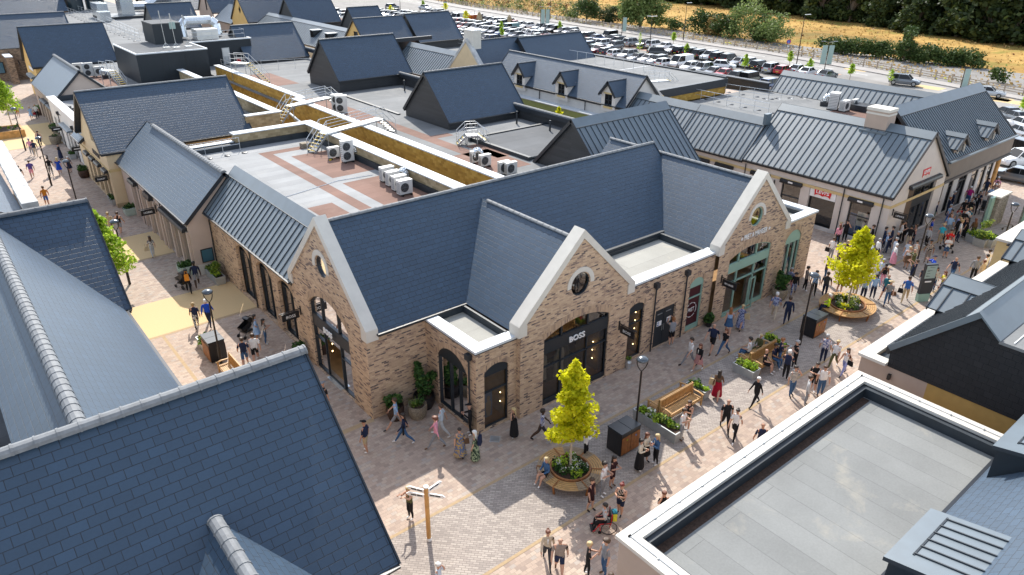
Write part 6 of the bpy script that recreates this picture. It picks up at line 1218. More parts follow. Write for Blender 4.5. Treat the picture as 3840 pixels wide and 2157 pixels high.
Pn('r4',515,1080,10,'white polo','denim jeans','brown short','stand',fat=1.12)
Pn('r4',542,745,182,'checked shirt','navy trousers','grey short','stand',sleeve='s')
Pn('r4',645,800,345,'white tee','olive trousers','blonde bun','walk',g='f')
Pn('r4',748,875,330,'white tank','lilac trousers','dark long','walk',g='f',bag='black satchel')
Pn('r4',48,312,178,'speckled shirt','beige trousers','white short','walk',place='walking toward the sage shop')
Pn('r4',178,358,178,'navy blazer','navy trousers','brown short','walk',place='walking toward the sage shop')
Pn('r4',545,190,275,'lime vest','navy trousers','white short','sit',sleeve='l',xy=(B2.x-1.35,B2.y+.55),place='writing on the honey coloured bench')
Pn('a5',1690,1012,345,'speckled shirt','pink trousers','grey short','walk',g='f',place='right of the sage shop door')
Pn('a5',1780,1102,0,'black jumper','speckled trousers','dark curly','walk',g='f',place='right of the sage shop door')
Pn('a5',2010,1022,110,'taupe jumper','black trousers','dark short','stand',place='right of the sage shop door')
Pn('a5',2180,1105,5,'sky shirt','black trousers','dark short','stand',place='right of the sage shop door')
Pn('a5',2400,1145,175,'charcoal tee','navy trousers','brown short','stand')
Pn('c5',40,352,80,'brown tee','denim jeans','black short','phone',skin=1)
Pn('c1',255,402,210,'pink jacket','black jeans','auburn long','stand',g='f',place='before the red sign entrance')
Pn('c1',268,345,100,'pale blouse','denim jeans','khaki hat','stand',g='f',place='before the red sign entrance')
Pn('c1',378,347,0,'black shirt','black trousers','dark short','call',place='before the red sign entrance')
Pn('c1',140,662,150,'white shirt','grey trousers','brown short','stand',bag='black bag',place='left of the broad lime tree')
Pn('c1',262,778,95,'navy suit','navy trousers','grey short','stand',place='left of the broad lime tree')
Pn('c1',330,410,80,'silver shirt','navy trousers','grey short','stand',head=True,place='left of the broad lime tree')
Pn('c1',395,388,120,'cream jumper','beige trousers','fair short','stand',head=True,g='f',place='left of the broad lime tree')
Pn('c1',450,398,200,'rose blouse','black trousers','brown long','stand',head=True,g='f',place='left of the broad lime tree')
Pn('c1',468,332,340,'brown tank','black trousers','blonde long','stand',head=True,g='f',place='left of the broad lime tree')
Pn('c1',450,480,90,'white tee','black trousers','white short','stand',head=True,g='f',place='left of the broad lime tree')
Pn('c1',602,360,180,'white shirt','grey trousers','auburn short','stand',head=True,place='behind the broad lime tree')
Pn('c1',800,258,180,'sky shirt','khaki trousers','ginger short','stand',head=True,sleeve='l',place='behind the broad lime tree')
Pn('c1',820,158,80,'black tee','black trousers','brown short','stand',head=True,place='behind the broad lime tree')
Pn('c1',900,112,280,'black vest','khaki trousers','brown short','stand',head=True,sleeve='l',place='behind the broad lime tree')
Pn('c1',898,362,100,'pale blouse','denim jeans','brown short','stand',head=True,g='f',place='behind the broad lime tree')
Pn('c1',920,655,130,'white blouse','black trousers','grey short','stand',g='f',place='behind the broad lime tree')
Pn('c1',1108,128,95,'navy suit','navy trousers','dark short','stand',head=True,place='at the pale shop corner')
Pn('c1',1160,203,180,'navy suit','navy trousers','grey bald','stand',head=True,place='at the pale shop corner')
Pn('c1',1238,132,275,'navy blazer','navy trousers','dark short','stand',head=True,place='at the pale shop corner')
Pn('c1',1322,215,300,'black suit','black trousers','grey short','stand',head=True,place='at the pale shop corner')
Pn('c1',1398,52,95,'white tee','black trousers','dark short','phone',head=True,place='at the pale shop corner')
Pn('c1',1062,540,95,'sky shirt','grey trousers','grey short','phone')
Pn('c1',1292,318,300,'pale shirt','pale trousers','grey short','stand',head=True)
Pn('c1',1205,742,120,'white blouse','pink long skirt','white short','stand',g='f')
Pn('c1',1005,592,170,'white long dress','white long dress','blonde long','stand',head=True,g='f')
Pn('c1',1070,682,330,'pale shirt','denim jeans','grey short','stand',head=True)
Pn('c5',1022,430,200,'black tank','pink trousers','black short','stand',skin=2,g='f')
Pn('c5',1165,258,340,'teal shirt','navy shorts','grey bald','walk',head=True,sleeve='l')
Pn('c5',1098,742,0,'grey tee','denim jeans','khaki hat','walk',g='f',bag='brown satchel')
Pn('c5',292,540,150,'green tee','black shorts','brown short','stand',place='behind the broad lime tree')
Pn('c5',555,592,170,'white tee','beige trousers','brown short','stand',place='behind the broad lime tree')
Pn('c5',690,662,10,'sky shirt','navy trousers','dark short','stand',sleeve='l',place='right of the broad lime tree')
Pn('c5',855,635,190,'sky shirt','navy trousers','dark short','stand',sleeve='l',place='right of the broad lime tree')
Pn('c2',458,85,280,'black tee','black trousers','dark short','phone',head=True,place='at the pale shop door')
Pn('c2',545,152,180,'black jumper','beige trousers','black short','stand',head=True,place='at the pale shop door')
Pn('c2',635,112,280,'rose tank','navy trousers','brown long','phone',head=True,g='f',place='at the pale shop door')
Pn('c2',515,392,350,'pale dress','pale dress','auburn long','stand',head=True,g='f')
Pn('c2',645,378,20,'white tank','beige skirt','dark short','stand',head=True,g='f')
Pn('c2',525,492,350,'white tank','brown skirt','blonde long','stand',head=True,g='f')
Pn('c2',615,548,300,'olive jacket','olive trousers','brown bald','raise',head=True)
Pn('c2',770,482,330,'silver blouse','black trousers','brown short','call',g='f')
Pn('c2',880,402,350,'spotted shirt','taupe trousers','black short','stand',head=True,skin=2)
Pn('c2',938,688,300,'royal jacket','blue shorts','navy cap','raise',head=True,place='at the wayfinding totem')
Pn('c2',1300,402,95,'white shirt','navy trousers','fair short','stand')
Pn('c2',1100,90,0,'aqua tee','khaki trousers','khaki hat','stand',head=True,g='f')
Pn('c2',1216,216,20,'red polo','khaki shorts','brown short','stand',head=True,lean=.1)
Pn('c2',1095,668,10,'white tee','denim shorts','redhair short','phone',g='f')
Pn('c2',910,22,100,'royal polo','crimson shorts','brown short','stand',head=True)
Pn('c4',1195,335,330,'navy tee','denim jeans','brown bald','walk')
Pn('c3',158,465,100,'navy suit','green trousers','brown short','stand',head=True)
Pn('c3',385,368,110,'navy blazer','navy trousers','ginger short','stand',head=True,g='f')
Pn('c3',450,298,100,'navy suit','navy trousers','grey short','stand',head=True)
Pn('c3',400,487,60,'sky shirt','blue trousers','grey short','stand',head=True,g='f')
Pn('c3',740,202,0,'magenta tee','denim jeans','white cap','stand',head=True,fat=1.2)
Pn('c3',655,402,10,'black blouse','black trousers','grey short','stand',head=True,g='f')
Pn('c3',755,417,5,'black shirt','black trousers','grey bald','stand',head=True)
Pn('c3',866,352,340,'black suit','black trousers','dark short','stand',head=True,skin=1)
Pn('c3',570,527,20,'crimson tee','denim jeans','auburn long','stand',head=True,g='f')
Pn('c3',540,587,40,'grey tee','grey trousers','brown short','stand',head=True)
Pn('c3',675,587,340,'white tee','navy trousers','brown bald','stand',head=True)
Pn('c3',740,552,320,'teal tee','navy trousers','blonde short','stand',head=True,g='f')
Pn('c3',630,607,0,'black tee','black trousers','black cap','stand',head=True,fat=1.25)
Pn('c3',425,577,300,'brown tank','black trousers','dark short','stand',head=True,g='f')
Pn('c3',402,692,15,'sky shirt','grey trousers','grey bald','stand',head=True,fat=1.1)
Pn('c3',540,682,60,'lilac tee','navy shorts','brown short','raise',head=True,g='f')
Pn('c3',570,717,20,'black jumper','black trousers','fair short','stand',head=True,g='f')
Pn('c3',1040,62,0,'navy tee','charcoal shorts','dark short','walk',head=True,place='between the glass shop front and the gate pier')
Pn('c3',1205,42,0,'pink tee','grey shorts','white cap','walk',head=True,place='between the timber post and the gate pier')
Pn('c3',1195,102,0,'black tank','black trousers','dark long','walk',head=True,g='f',place='between the timber post and the gate pier')
Pn('c3',1165,162,5,'taupe tee','grey shorts','white short','walk',head=True,place='between the timber post and the gate pier')
Pn('c3',1110,207,0,'sky shirt','navy trousers','auburn short','walk',head=True,place='between the timber post and the gate pier')
Pn('c3',905,262,0,'navy tee','navy trousers','brown long','walk',head=True,g='f',place='between the glass shop front and the gate pier')
Pn('c3',785,352,10,'patterned blouse','black trousers','dark long','stand',head=True,g='f')
Pn('c6',545,432,215,'brown blouse','black trousers','auburn long','stand',g='f',place='left of the zinc planters')
Pn('c6',425,412,250,'black long dress','black long dress','black long','stand',g='f',place='left of the zinc planters')
Pn('c4',495,372,250,'navy tee','navy trousers','brown short','raise',lean=-.12,place='leaning back left of the wayfinding totem')
Pn('c4',692,490,160,'black tee','black trousers','black short','stand',bag='navy backpack',place='in front of the wayfinding totem')
Pn('c4',822,602,70,'navy suit','navy trousers','white bald','stand',place='in front of the wayfinding totem')
Pn('c4',985,122,350,'cream jacket','denim jeans','dark long','stand',head=True,g='f',place='in front of the wayfinding totem')
Pn('c4',1132,192,300,'yellow tee','navy trousers','auburn long','phone',head=True,g='f',place='above the ribbed dormer roof')
Pn('c4',1112,292,280,'navy jumper','navy trousers','blonde short','cross',head=True,g='f',place='above the ribbed dormer roof')
Pn('c4',1015,455,280,'white tee','denim jeans','auburn short','walk',head=True,g='f',place='beside the ribbed dormer roof')
Pn('c4',402,692,178,'blue tee','khaki trousers','brown short','walk',bag='black bag',place='carrying a black bag right of the lime tree')
Pn('z3',935,402,185,'grey jumper','black trousers','brown short','stand',head=True,place='next to the yellow stone wall')
Pn('z3',1015,415,230,'beige jumper','beige trousers','auburn short','stand',head=True,g='f',place='next to the yellow stone wall')
Pn('z3',1045,372,250,'white shirt','denim jeans','dark short','stand',head=True,place='next to the yellow stone wall')
Pn('z3',1080,300,250,'white tee','grey trousers','dark short','stand',head=True,g='f',skin=2,place='next to the yellow stone wall')

def skeleton(d,rn):
    f=d['g']=='f'; s=(.945 if f else 1.02)*rn.uniform(.97,1.03); w=(.165 if f else .20)*d['fat']**.4; ft=d['fat']; X=1/.80
    pose=d['pose']; v=[];r=[];e=[];lab=[]
    def a(x,y,z,rad,l,par=None):
        v.append(Vector((x*X,y,z))); r.append(rad); lab.append(l)
        if par is not None: e.append((par,len(v)-1))
        return len(v)-1
    sit=pose in('sit','wheel'); z0=(d['seatz'] or .46)+.10-.93 if sit else 0; ln=d['lean']+rn.uniform(-.02,.03)
    pel=a(0,0,.93+z0,.150*ft,'pelvis'); wa=a(ln*.3,0,1.07+z0,(.128 if f else .145)*ft,'torso',pel); ch=a(ln*.7,0,1.26+z0,(.142 if f else .162)*ft,'torso',wa); nb=a(ln,0,1.43+z0,.075,'torso',ch); nk=a(ln*1.1+.012,0,1.50+z0,.052,'neck',nb); h1=a(ln*1.2+.025,0,1.575+z0,.078,'head',nk); h2=a(ln*1.2+.02,0,1.66+z0,.088,'head',h1); h3=a(ln*1.2+.012,0,1.715+z0,.055,'head',h2)
    st=rn.uniform(.16,.30) if pose=='walk' else rn.uniform(-.05,.05); ph=rn.choice((-1,1))
    for sd in (-1,1):
        q=a(ln*.9,sd*w,1.385+z0,.068*ft**.3,'uparm',ch)
        if pose in('phone','tablet') or (pose=='call' and sd==ph): 
            el=a(ln+.06,sd*(w+.06),1.13+z0,.052,'uparm',q); wr=a(ln+.26,sd*.09,1.22+z0,.038,'farm',el); hd=a(ln+.33,sd*.05,1.27+z0,.030,'hand',wr)
            if pose=='call': v[wr]=Vector(((ln+.15)*X,sd*.16,1.45+z0)); v[hd]=Vector(((ln+.07)*X,sd*.11,1.56+z0)); v[el]=Vector(((ln+.14)*X,sd*(w+.10),1.22+z0))
        elif pose=='raise': el=a(ln+.18,sd*(w+.05),1.30+z0,.052,'uparm',q); wr=a(ln+.34,sd*.12,1.50+z0,.038,'farm',el); hd=a(ln+.40,sd*.08,1.58+z0,.030,'hand',wr)
        elif pose=='cross': el=a(ln+.04,sd*(w+.07),1.14+z0,.052,'uparm',q); wr=a(ln+.19,-sd*.04,1.16+z0+sd*.025,.038,'farm',el); hd=a(ln+.18,-sd*.13,1.18+z0+sd*.025,.030,'hand',wr)
        elif sit: el=a(ln+.05,sd*(w+.05),1.13+z0,.052,'uparm',q); wr=a(ln+.27,sd*.13,1.06+z0,.038,'farm',el); hd=a(ln+.34,sd*.09,1.05+z0,.030,'hand',wr)
        elif pose=='hip': el=a(ln-.04,sd*(w+.20),1.14+z0,.052,'uparm',q); wr=a(ln+.06,sd*(w+.02),.99+z0,.038,'farm',el); hd=a(ln+.09,sd*(w-.05),.97+z0,.030,'hand',wr)
        else:
            sw=-sd*ph*st*.8; el=a(ln+sw*.45,sd*(w+.06),1.12+z0,.053,'uparm',q); wr=a(ln+.06+sw*1.1,sd*(w+.09),.90+z0,.038,'farm',el); hd=a(ln+.08+sw*1.25,sd*(w+.085),.81+z0,.031,'hand',wr)
        hp=a(0,sd*.085*ft**.5,.86+z0,.102*ft,'thigh',pel)
        if sit:
            kn=a(.40,sd*.12,.88+z0,.078*ft,'thigh',hp); an=a(.43+rn.uniform(-.05,.1),sd*.12,.09+(z0+.46-.46 if False else 0),.042,'shin',kn); to=a(.58,sd*.14,.045,.034,'foot',an); sm=a(.415,sd*.12,.47+z0*.5,.058,'shin'); e.remove((kn,an)); e.append((kn,sm)); e.append((sm,an))
        else:
            k=sd*ph*st; kn=a(k*.75+(.06 if k<0 and pose=='walk' else .02),sd*.095,.49,.076*ft**.7,'thigh',hp); cf=a(k*1.15-.02,sd*.10,.33,.064*ft**.5,'shin',kn); an=a(k*1.7-.02,sd*.10,.09+(.03 if k<0 and pose=='walk' else 0),.038,'shin',cf); to=a(k*1.7+.13,sd*.12,.042,.036,'foot',an)
    return dict(v=[p*s for p in v],r=[q*s for q in r],e=e,lab=lab,s=s)
def make_people():
    rn=random.Random(77); tmp=[]
    for d in PEOPLE:
        k=skeleton(d,rn); me=bpy.data.meshes.new('skel'); me.from_pydata([tuple(p) for p in k['v']],k['e'],[]); o=bpy.data.objects.new('skel',me); C.objects.link(o)
        md=o.modifiers.new('s','SKIN'); sv=me.skin_vertices[0].data
        for i,q in enumerate(k['r']): sv[i].radius=(q,q); sv[i].use_root=(i==0)
        md.use_smooth_shade=True; m2=o.modifiers.new('d','SUBSURF'); m2.levels=1; m2.render_levels=1
        tmp.append((d,k,o))
    dg=bpy.context.evaluated_depsgraph_get(); dg.update(); out=[]
    for d,k,o in tmp: out.append((d,k,bpy.data.meshes.new_from_object(o.evaluated_get(dg))))
    for d,k,o in tmp: m=o.data; bpy.data.objects.remove(o); bpy.data.meshes.remove(m)
    return out
def dress_people(out):
    rn=random.Random(5); used={}
    labels=[]
    for d,k,me in out:
        s=k['s']; V=k['v']; lab=k['lab']; seg=[(a,b) for a,b in k['e']]
        tw=d['top'].split(); bw=d['bot'].split(); tc=tw[0]; garment=tw[-1]; bc,bk=bw[0],bw[-1]
        sl=d['sleeve'] or {'tee':'s','polo':'s','tank':'n','vest':'n','dress':'s','top':'s','shirt':'s','blouse':'l'}.get(garment,'l')
        tm=cloth(tc); bm=cloth(bc); sk=SKIN[d['skin']]; shoe=cloth('white' if rn.random()<.35 else rn.choice(('black','brown','charcoal')))
        bare=bk in('shorts','skirt','dress') or garment=='dress'
        mats=[tm,bm,sk,shoe,FACE]; hc=V[6]; co=[]
        head=lambda p:p.z>V[4].z+.01*s
        # regions by nearest bone
        S=[(V[a],V[b],k['r'][a],k['r'][b],lab[b]) for a,b in seg]
        idx=[]
        for f in me.polygons:
            c=f.center; best=None
            for A,B,ra,rb,l in S:
                ab=B-A; t=max(0,min(1,(c-A).dot(ab)/max(ab.length_squared,1e-9))); dd=(c-(A+ab*t)).length-(ra+(rb-ra)*t)
                if best is None or dd<best[0]: best=(dd,l,t)
            l,t=best[1],best[2]
            if l in('torso',): mi=0
            elif l=='uparm': mi=0 if sl in 'l' or (sl=='s' and t<.8) else (0 if t<.15 else 2)
            elif l=='farm': mi=0 if sl=='l' else 2
            elif l in('hand','neck','head'): mi=2
            elif l=='pelvis': mi=1
            elif l=='thigh': mi=(1 if garment!='dress' else 0) if (not bare or (bk=='shorts' and t<.85) or t<.5) else 2
            elif l=='shin': mi=2 if bare else 1
            else: mi=3
            if c.z<V[0].z-.02*s and l=='torso': mi=1
            if garment=='dress' and mi==1 and not (l=='shin'): mi=0
            idx.append(mi)
        vs=[]
        for v in me.vertices:
            p=v.co.copy(); p.x*=.80
            if p.z>V[4].z+.02*s: p.x=hc.x*.80+(p.x-hc.x*.80)*1.38
            vs.append(p)
        fs=[tuple(f.vertices) for f in me.polygons]; bpy.data.meshes.remove(me)
        mb=MB(); mb.v=[tuple(p) for p in vs]; mb.f=fs; mb.m=idx
        W=[Vector((p.x*.80,p.y,p.z)) for p in V]; hx=W[6].x; hz=W[6].z
        # face: nose, eyes, mouth, ears
        fx=hx+.098*s
        mb.mesh([(fx-.012,-.014*s,hz-.045*s),(fx-.012,.014*s,hz-.045*s),(fx+.02*s,0,hz-.04*s),(fx-.008,0,hz+.008)],((0,1,2),(1,3,2),(3,0,2)),2)
        for sd in (-1,1):
            y=sd*.032*s; mb.mesh([(fx-.002,y-.014*s,hz),(fx-.002,y+.014*s,hz),(fx-.006,y+.014*s,hz+.014*s),(fx-.006,y-.014*s,hz+.014*s)],((0,1,2,3),),4); mb.ball((hx,sd*.086*s,hz-.015*s),.02*s,2,5,1.6,3)
        mb.mesh([(fx-.010,-.022*s,hz-.074*s),(fx-.010,.022*s,hz-.074*s),(fx-.008,.022*s,hz-.066*s),(fx-.008,-.022*s,hz-.066*s)],((0,1,2,3),),4)
        # hands: five fingers each
        for i,l in enumerate(lab):
            if l=='hand':
                pr=[a for a,b in seg if b==i][0]; A,B=W[pr],W[i]; dr=(B-A).normalized(); sd=1 if B.y>0 else -1
                if d['pose']=='cross': sd=-sd
                sx=dr.cross(Vector((0,1,0))); 
                if sx.length<.3: sx=dr.cross(Vector((0,0,1)))
                sx.normalize(); nv=sx.cross(dr)
                for q,(o,ln) in enumerate(((-.024,.062),(-.008,.074),(.008,.07),(.023,.055))):
                    b=B+dr*.018*s+sx*o*s; m=b+dr*ln*.55*s+nv*sd*.006; t=m+dr*ln*.4*s+nv*-sd*.02*s; mb.tube(b,m,.0095*s,4,2,.0088*s); mb.tube(m,t,.0088*s,4,2,.006*s)
                b=B-dr*.015*s-sx*.024*s; m=b+(dr*.5-sx*.8)*.035*s; mb.tube(b,m,.011*s,4,2,.0095*s); mb.tube(m,m+dr*.03*s,.0095*s,4,2,.007*s)
        x,y=d['x'],d['y']; tow=Vector((-x,-y,0)).normalized(); rgt=Vector((-tow.y,tow.x,0)); a=R(d['fa']); dirv=tow*math.cos(a)+rgt*math.sin(a); yaw=math.atan2(dirv.y,dirv.x)
        # label
        hw=d['hair'].split(); ht={'short':'short %s hair','long':'long %s hair','bun':'%s hair tied up','bald':'a bald head','cap':'a %s cap','hat':'a %s hat','curly':'curly %s hair'}[hw[-1]]; hl=ht%hw[0].replace('redhair','red') if '%s' in ht else ht
        tl='the' and d['top']; bl=None if garment=='dress' else d['bot']
        zone=d['place']
        if zone is None:
            zone='in the crowd by the pale shop' if x>46 and y<22 else ('near the honey coloured bench' if x>36 else ('by the teak benches' if x>21 and y<21 else ('on the left walkway' if y>24 else 'on the near plaza')))
        lb='person in %s%s, %s, %s'%(tl,' and '+bl if bl else '',hl,zone)
        if len(lb.split())>16: lb='person in %s, %s, %s'%(tl,hl,zone)
        if len(lb.split())>16: lb='person in %s, %s'%(tl,zone)
        labels.append([lb,d,k])
        T=thing('person',lb,'person',(x,y,0),yaw); d['T']=T; d['yaw']=yaw; o=(0,0,0)
        mb.build('body',mats,T,smooth=True,origin=o,uv=False)
        # hair
        hm=cloth(hw[0]) if hw[-1] in('cap','hat') else hairm(hw[0]) if hw[-1]!='bald' else None
        if hm:
            h=MB(); st=hw[-1]; n=10
            def ring(z,rx,ry,dx=0): return [(hx+dx+rx*math.cos(2*PI*i/n),ry*math.sin(2*PI*i/n),z) for i in range(n)]
            rr=1.12 if st!='curly' else 1.35
            R0=[ring(hz+.10*s,.045*s*rr,.045*s*rr,-.01),ring(hz+.085*s,.085*s*rr,.072*s*rr,-.012),ring(hz+.05*s,.108*s*rr,.09*s*rr,-.014),ring(hz+.018*s,.105*s*rr,.094*s*rr,-.026*s),ring(hz-.03*s,.082*s*rr,.093*s*rr,-.048*s),ring(hz-.075*s,.055*s*rr,.072*s*rr,-.055*s)]
            if st in('cap','hat'): R0=R0[:3]
            for A,B in zip(R0,R0[1:]):
                for i in range(n): h.poly([A[i],B[i],B[(i+1)%n],A[(i+1)%n]])
            h.poly(R0[0])
            if st=='cap': h.mesh([(hx+.08*s,-.07*s,hz+.05*s),(hx+.08*s,.07*s,hz+.05*s),(hx+.19*s,.05*s,hz+.035*s),(hx+.19*s,-.05*s,hz+.035*s)],((0,1,2,3),(3,2,1,0)))
            if st=='hat': h.lathe([(.10*s,.045*s),(.19*s,.03*s),(.19*s,.04*s),(.10*s,.06*s)],(hx-.012,0,hz),14)
            if st=='bun': h.ball((hx-.09*s,0,hz+.08*s),.05*s,0,8)
            if st=='long':
                P=[(hz+.02,.088,-.055,.055),(hz-.09,.10,-.075,.05),(hz-.20,.105,-.10,.045),(hz-.32,.075,-.115,.03)]; Rr=[[(hx+dx*s+dp*s*math.cos(2*PI*i/8),w*s*math.sin(2*PI*i/8),z) for i in range(8)] for z,w,dx,dp in P]
                for A,B in zip(Rr,Rr[1:]):
                    for i in range(8): h.poly([A[i],B[i],B[(i+1)%8],A[(i+1)%8]])
                h.poly(Rr[-1][::-1])
            h.build('hair' if st not in('cap','hat') else st,hm,T,smooth=True,origin=o,uv=False)
        if (bk=='skirt' or garment=='dress') and d['pose']!='sit':
            h=MB(); long='long' in d['bot'] or 'long' in d['top']; zb=(.18 if long else .52)*s; zt=(1.08)*s; n=14; f=d['fat']
            prof=[(zt,.125*f,.145*f),(.95*s,.145*f,.175*f),(.75*s,.165*f,.20*f),((zb+.75*s)/2,.19*f,.23*f),(zb,.21*f,.26*f)]
            Rr=[[(cx+rx*math.cos(2*PI*i/n)*(1+.05*(i%2)*(j>1)),ry*math.sin(2*PI*i/n)*(1+.05*(i%2)*(j>1)),z) for i in range(n)] for j,(z,rx,ry) in enumerate(prof) for cx in (0,)]
            for A,B in zip(Rr,Rr[1:]):
                for i in range(n): h.poly([A[i],B[i],B[(i+1)%n],A[(i+1)%n]])
            h.build('skirt',tm if garment=='dress' else bm,T,smooth=True,origin=o,uv=False)
        if garment in('suit','blazer','jacket'):
            h=MB(); sh=.006; c=W[2]; h.mesh([(c.x+.135,-.03,1.42*s),(c.x+.135,.03,1.42*s),(c.x+.15,.012,1.18*s),(c.x+.15,-.012,1.18*s)],((0,1,2,3),)); h.build('shirt_front',cloth('white'),T,origin=o,uv=False)
        if d['bag']:
            bcn,kind=d['bag'].split(); M4=Matrix.Rotation(yaw,4,'Z'); off={'backpack':(-.21,0,1.2),'bag':(.0,.34,.72),'tote':(-.05,.30,.95),'satchel':(.02,.27,.88)}[kind]; q=M4@Vector(off)+Vector((x,y,0)); B=thing('carried_bag','%s %s carried by the person in %s'%(bcn,kind,d['top']),'bag',q,yaw,'bags carried by shoppers'); b=MB()
            w,hh,dp={'backpack':(.30,.42,.16),'bag':(.12,.30,.32),'tote':(.10,.36,.34),'satchel':(.09,.26,.32)}[kind]
            if kind=='backpack': w,dp=dp,w
            b.mesh([(-w/2,-dp/2,-hh/2),(w/2,-dp/2,-hh/2),(w/2,dp/2,-hh/2),(-w/2,dp/2,-hh/2),(-w*.4,-dp*.42,hh/2),(w*.4,-dp*.42,hh/2),(w*.4,dp*.42,hh/2),(-w*.4,dp*.42,hh/2)],((3,2,1,0),(4,5,6,7),(0,1,5,4),(1,2,6,5),(2,3,7,6),(3,0,4,7))); b.build('pouch',cloth(bcn),B,origin=o,uv=False); t=MB(); t.path([(0,-dp*.3,hh/2),(0,-dp*.2,hh/2+.2),(0,dp*.2,hh/2+.2),(0,dp*.3,hh/2)],.012,4); t.build('strap',cloth(bcn),B,origin=o,uv=False)
    # make look-alike labels single out their person
    from collections import Counter
    cnt=Counter(l[0] for l in labels)
    for i,(lb,d,k) in enumerate(labels):
        if cnt[lb]>1:
            o=sorted((q for q in labels if q[1] is not d),key=lambda q:(q[1]['x']-d['x'])**2+(q[1]['y']-d['y'])**2)[0][1]
            d['T']['label']='person in %s and %s, beside the one in %s, %s'%(d['top'],d['bot'],o['top'],lb.rsplit(', ',1)[1]) if len(lb.split())<13 else 'person in %s and %s, beside the one in %s'%(d['top'],d['bot'],o['top'])
dress_people(make_people())
def pram(label,x,y,yaw,col='black'):
    t=thing('pushchair',label,'pushchair',(x,y,0),yaw,'pushchairs'); o=(0,0,0); f=MB()
    for sd in (-1,1): f.tube((.35,sd*.25,.2),(-.3,sd*.24,.75),.02,5); f.tube((-.35,sd*.25,.2),(.2,sd*.22,.7),.02,5); f.tube((-.3,sd*.24,.75),(-.55,sd*.24,1.02),.018,5)
    f.tube((-.55,-.24,1.02),(-.55,.24,1.02),.022,6); f.box(-.3,-.2,.3,.25,.2,.4); f.build('frame',M['black'],t,origin=o); s=MB(); s.mesh([(-.2,-.2,.55),(.4,-.2,.5),(.4,.2,.5),(-.2,.2,.55),(-.35,-.2,1.0),(.45,-.19,.68),(.45,.19,.68),(-.35,.2,1.0)],((3,2,1,0),(0,1,5,4),(2,3,7,6),(3,0,4,7),(1,2,6,5))); s.build('seat',M['black'],t,origin=o); h=MB(); n=8
    R0=[[(-.15+.34*math.cos(a)*1.0,y2,.8+.36*math.sin(a)) for y2 in (-.21,.21)] for a in [R(60+120*i/n) for i in range(n+1)]]
    for A,B in zip(R0,R0[1:]): h.poly([A[0],A[1],B[1],B[0]]); h.poly([A[0],B[0],(-.15,-.21,.8)]); h.poly([A[1],B[1],(-.15,.21,.8)])
    h.build('hood',M['black'],t,origin=o); 
    for x2,r in ((.38,.11),(-.36,.15)):
        for sd in (-1,1): w=MB(); w.tube((x2,sd*.27-.02,r),(x2,sd*.27+.02,r),r,12); w.build('wheel',M['black'],t,origin=o)
pram('black pushchair beside the person in a sky blue dress',*pp('w5',750,330).xy,R(200)); pram('dark pushchair pushed past the pink building',*pp('w4',145,385).xy,R(110)); pram('black pushchair against the green gate screen',*pp('c3',925,640).xy,R(200)); pram('grey pushchair behind the adult holding a child',*pp('c6',120,650).xy,R(230))
def wheelchair():
    p=pp('s3',925,985); tow=Vector((-p.x,-p.y,0)).normalized(); rgt=Vector((-tow.y,tow.x,0)); dv=tow*math.cos(R(285))+rgt*math.sin(R(285)); yaw=math.atan2(dv.y,dv.x); t=thing('wheelchair','red framed wheelchair with large spoked wheels on the plaza','wheelchair',p,yaw); o=(0,0,0); f=MB()
    for s in (-1,1): f.path([(-.22,s*.22,.95),(-.2,s*.22,.5),(.25,s*.22,.48),(.42,s*.2,.15),(.5,s*.2,.12)],.018,6); f.tube((-.2,s*.22,.5),(-.15,s*.22,.3),.018,5); f.tube((.25,s*.22,.48),(.2,s*.22,.1),.018,5)
    f.build('frame',M['red'],t,origin=o); s=MB(); s.box(-.22,-.22,.44,.25,.22,.48); s.box(-.25,-.22,.5,-.2,.22,.9); s.box(.4,-.2,.1,.56,.2,.12); s.build('seat',M['black'],t,origin=o)
    for s in (-1,1):
        w=MB(); n=24
        for i in range(n): a,b=2*PI*i/n,2*PI*(i+1)/n; w.tube((-.12+.31*math.cos(a),s*.29,.31+.30*math.sin(a)),(-.12+.31*math.cos(b),s*.29,.31+.30*math.sin(b)),.018,5,caps=False)
        for i in range(8): a=PI*i/4; w.tube((-.12,s*.29,.31),(-.12+.3*math.cos(a),s*.29,.31+.3*math.sin(a)),.005,3)
        w.build('wheel',M['black'],t,origin=o); c=MB(); c.tube((.22,s*.22-.02,.07),(.22,s*.22+.02,.07),.07,10); c.build('caster',M['black'],t,origin=o)
    b=thing('carried_bag','yellow and teal bag hanging behind the wheelchair','bag',p+Vector((-dv.x*.36,-dv.y*.36,.72)),yaw); m=MB(); m.box(-.08,-.16,-.2,.08,.16,.14); m.build('pouch',cloth('yellow'),b,origin=o); m=MB(); m.box(-.09,-.12,.14,.09,.12,.2); m.build('flap',cloth('teal'),b,origin=o)
wheelchair()

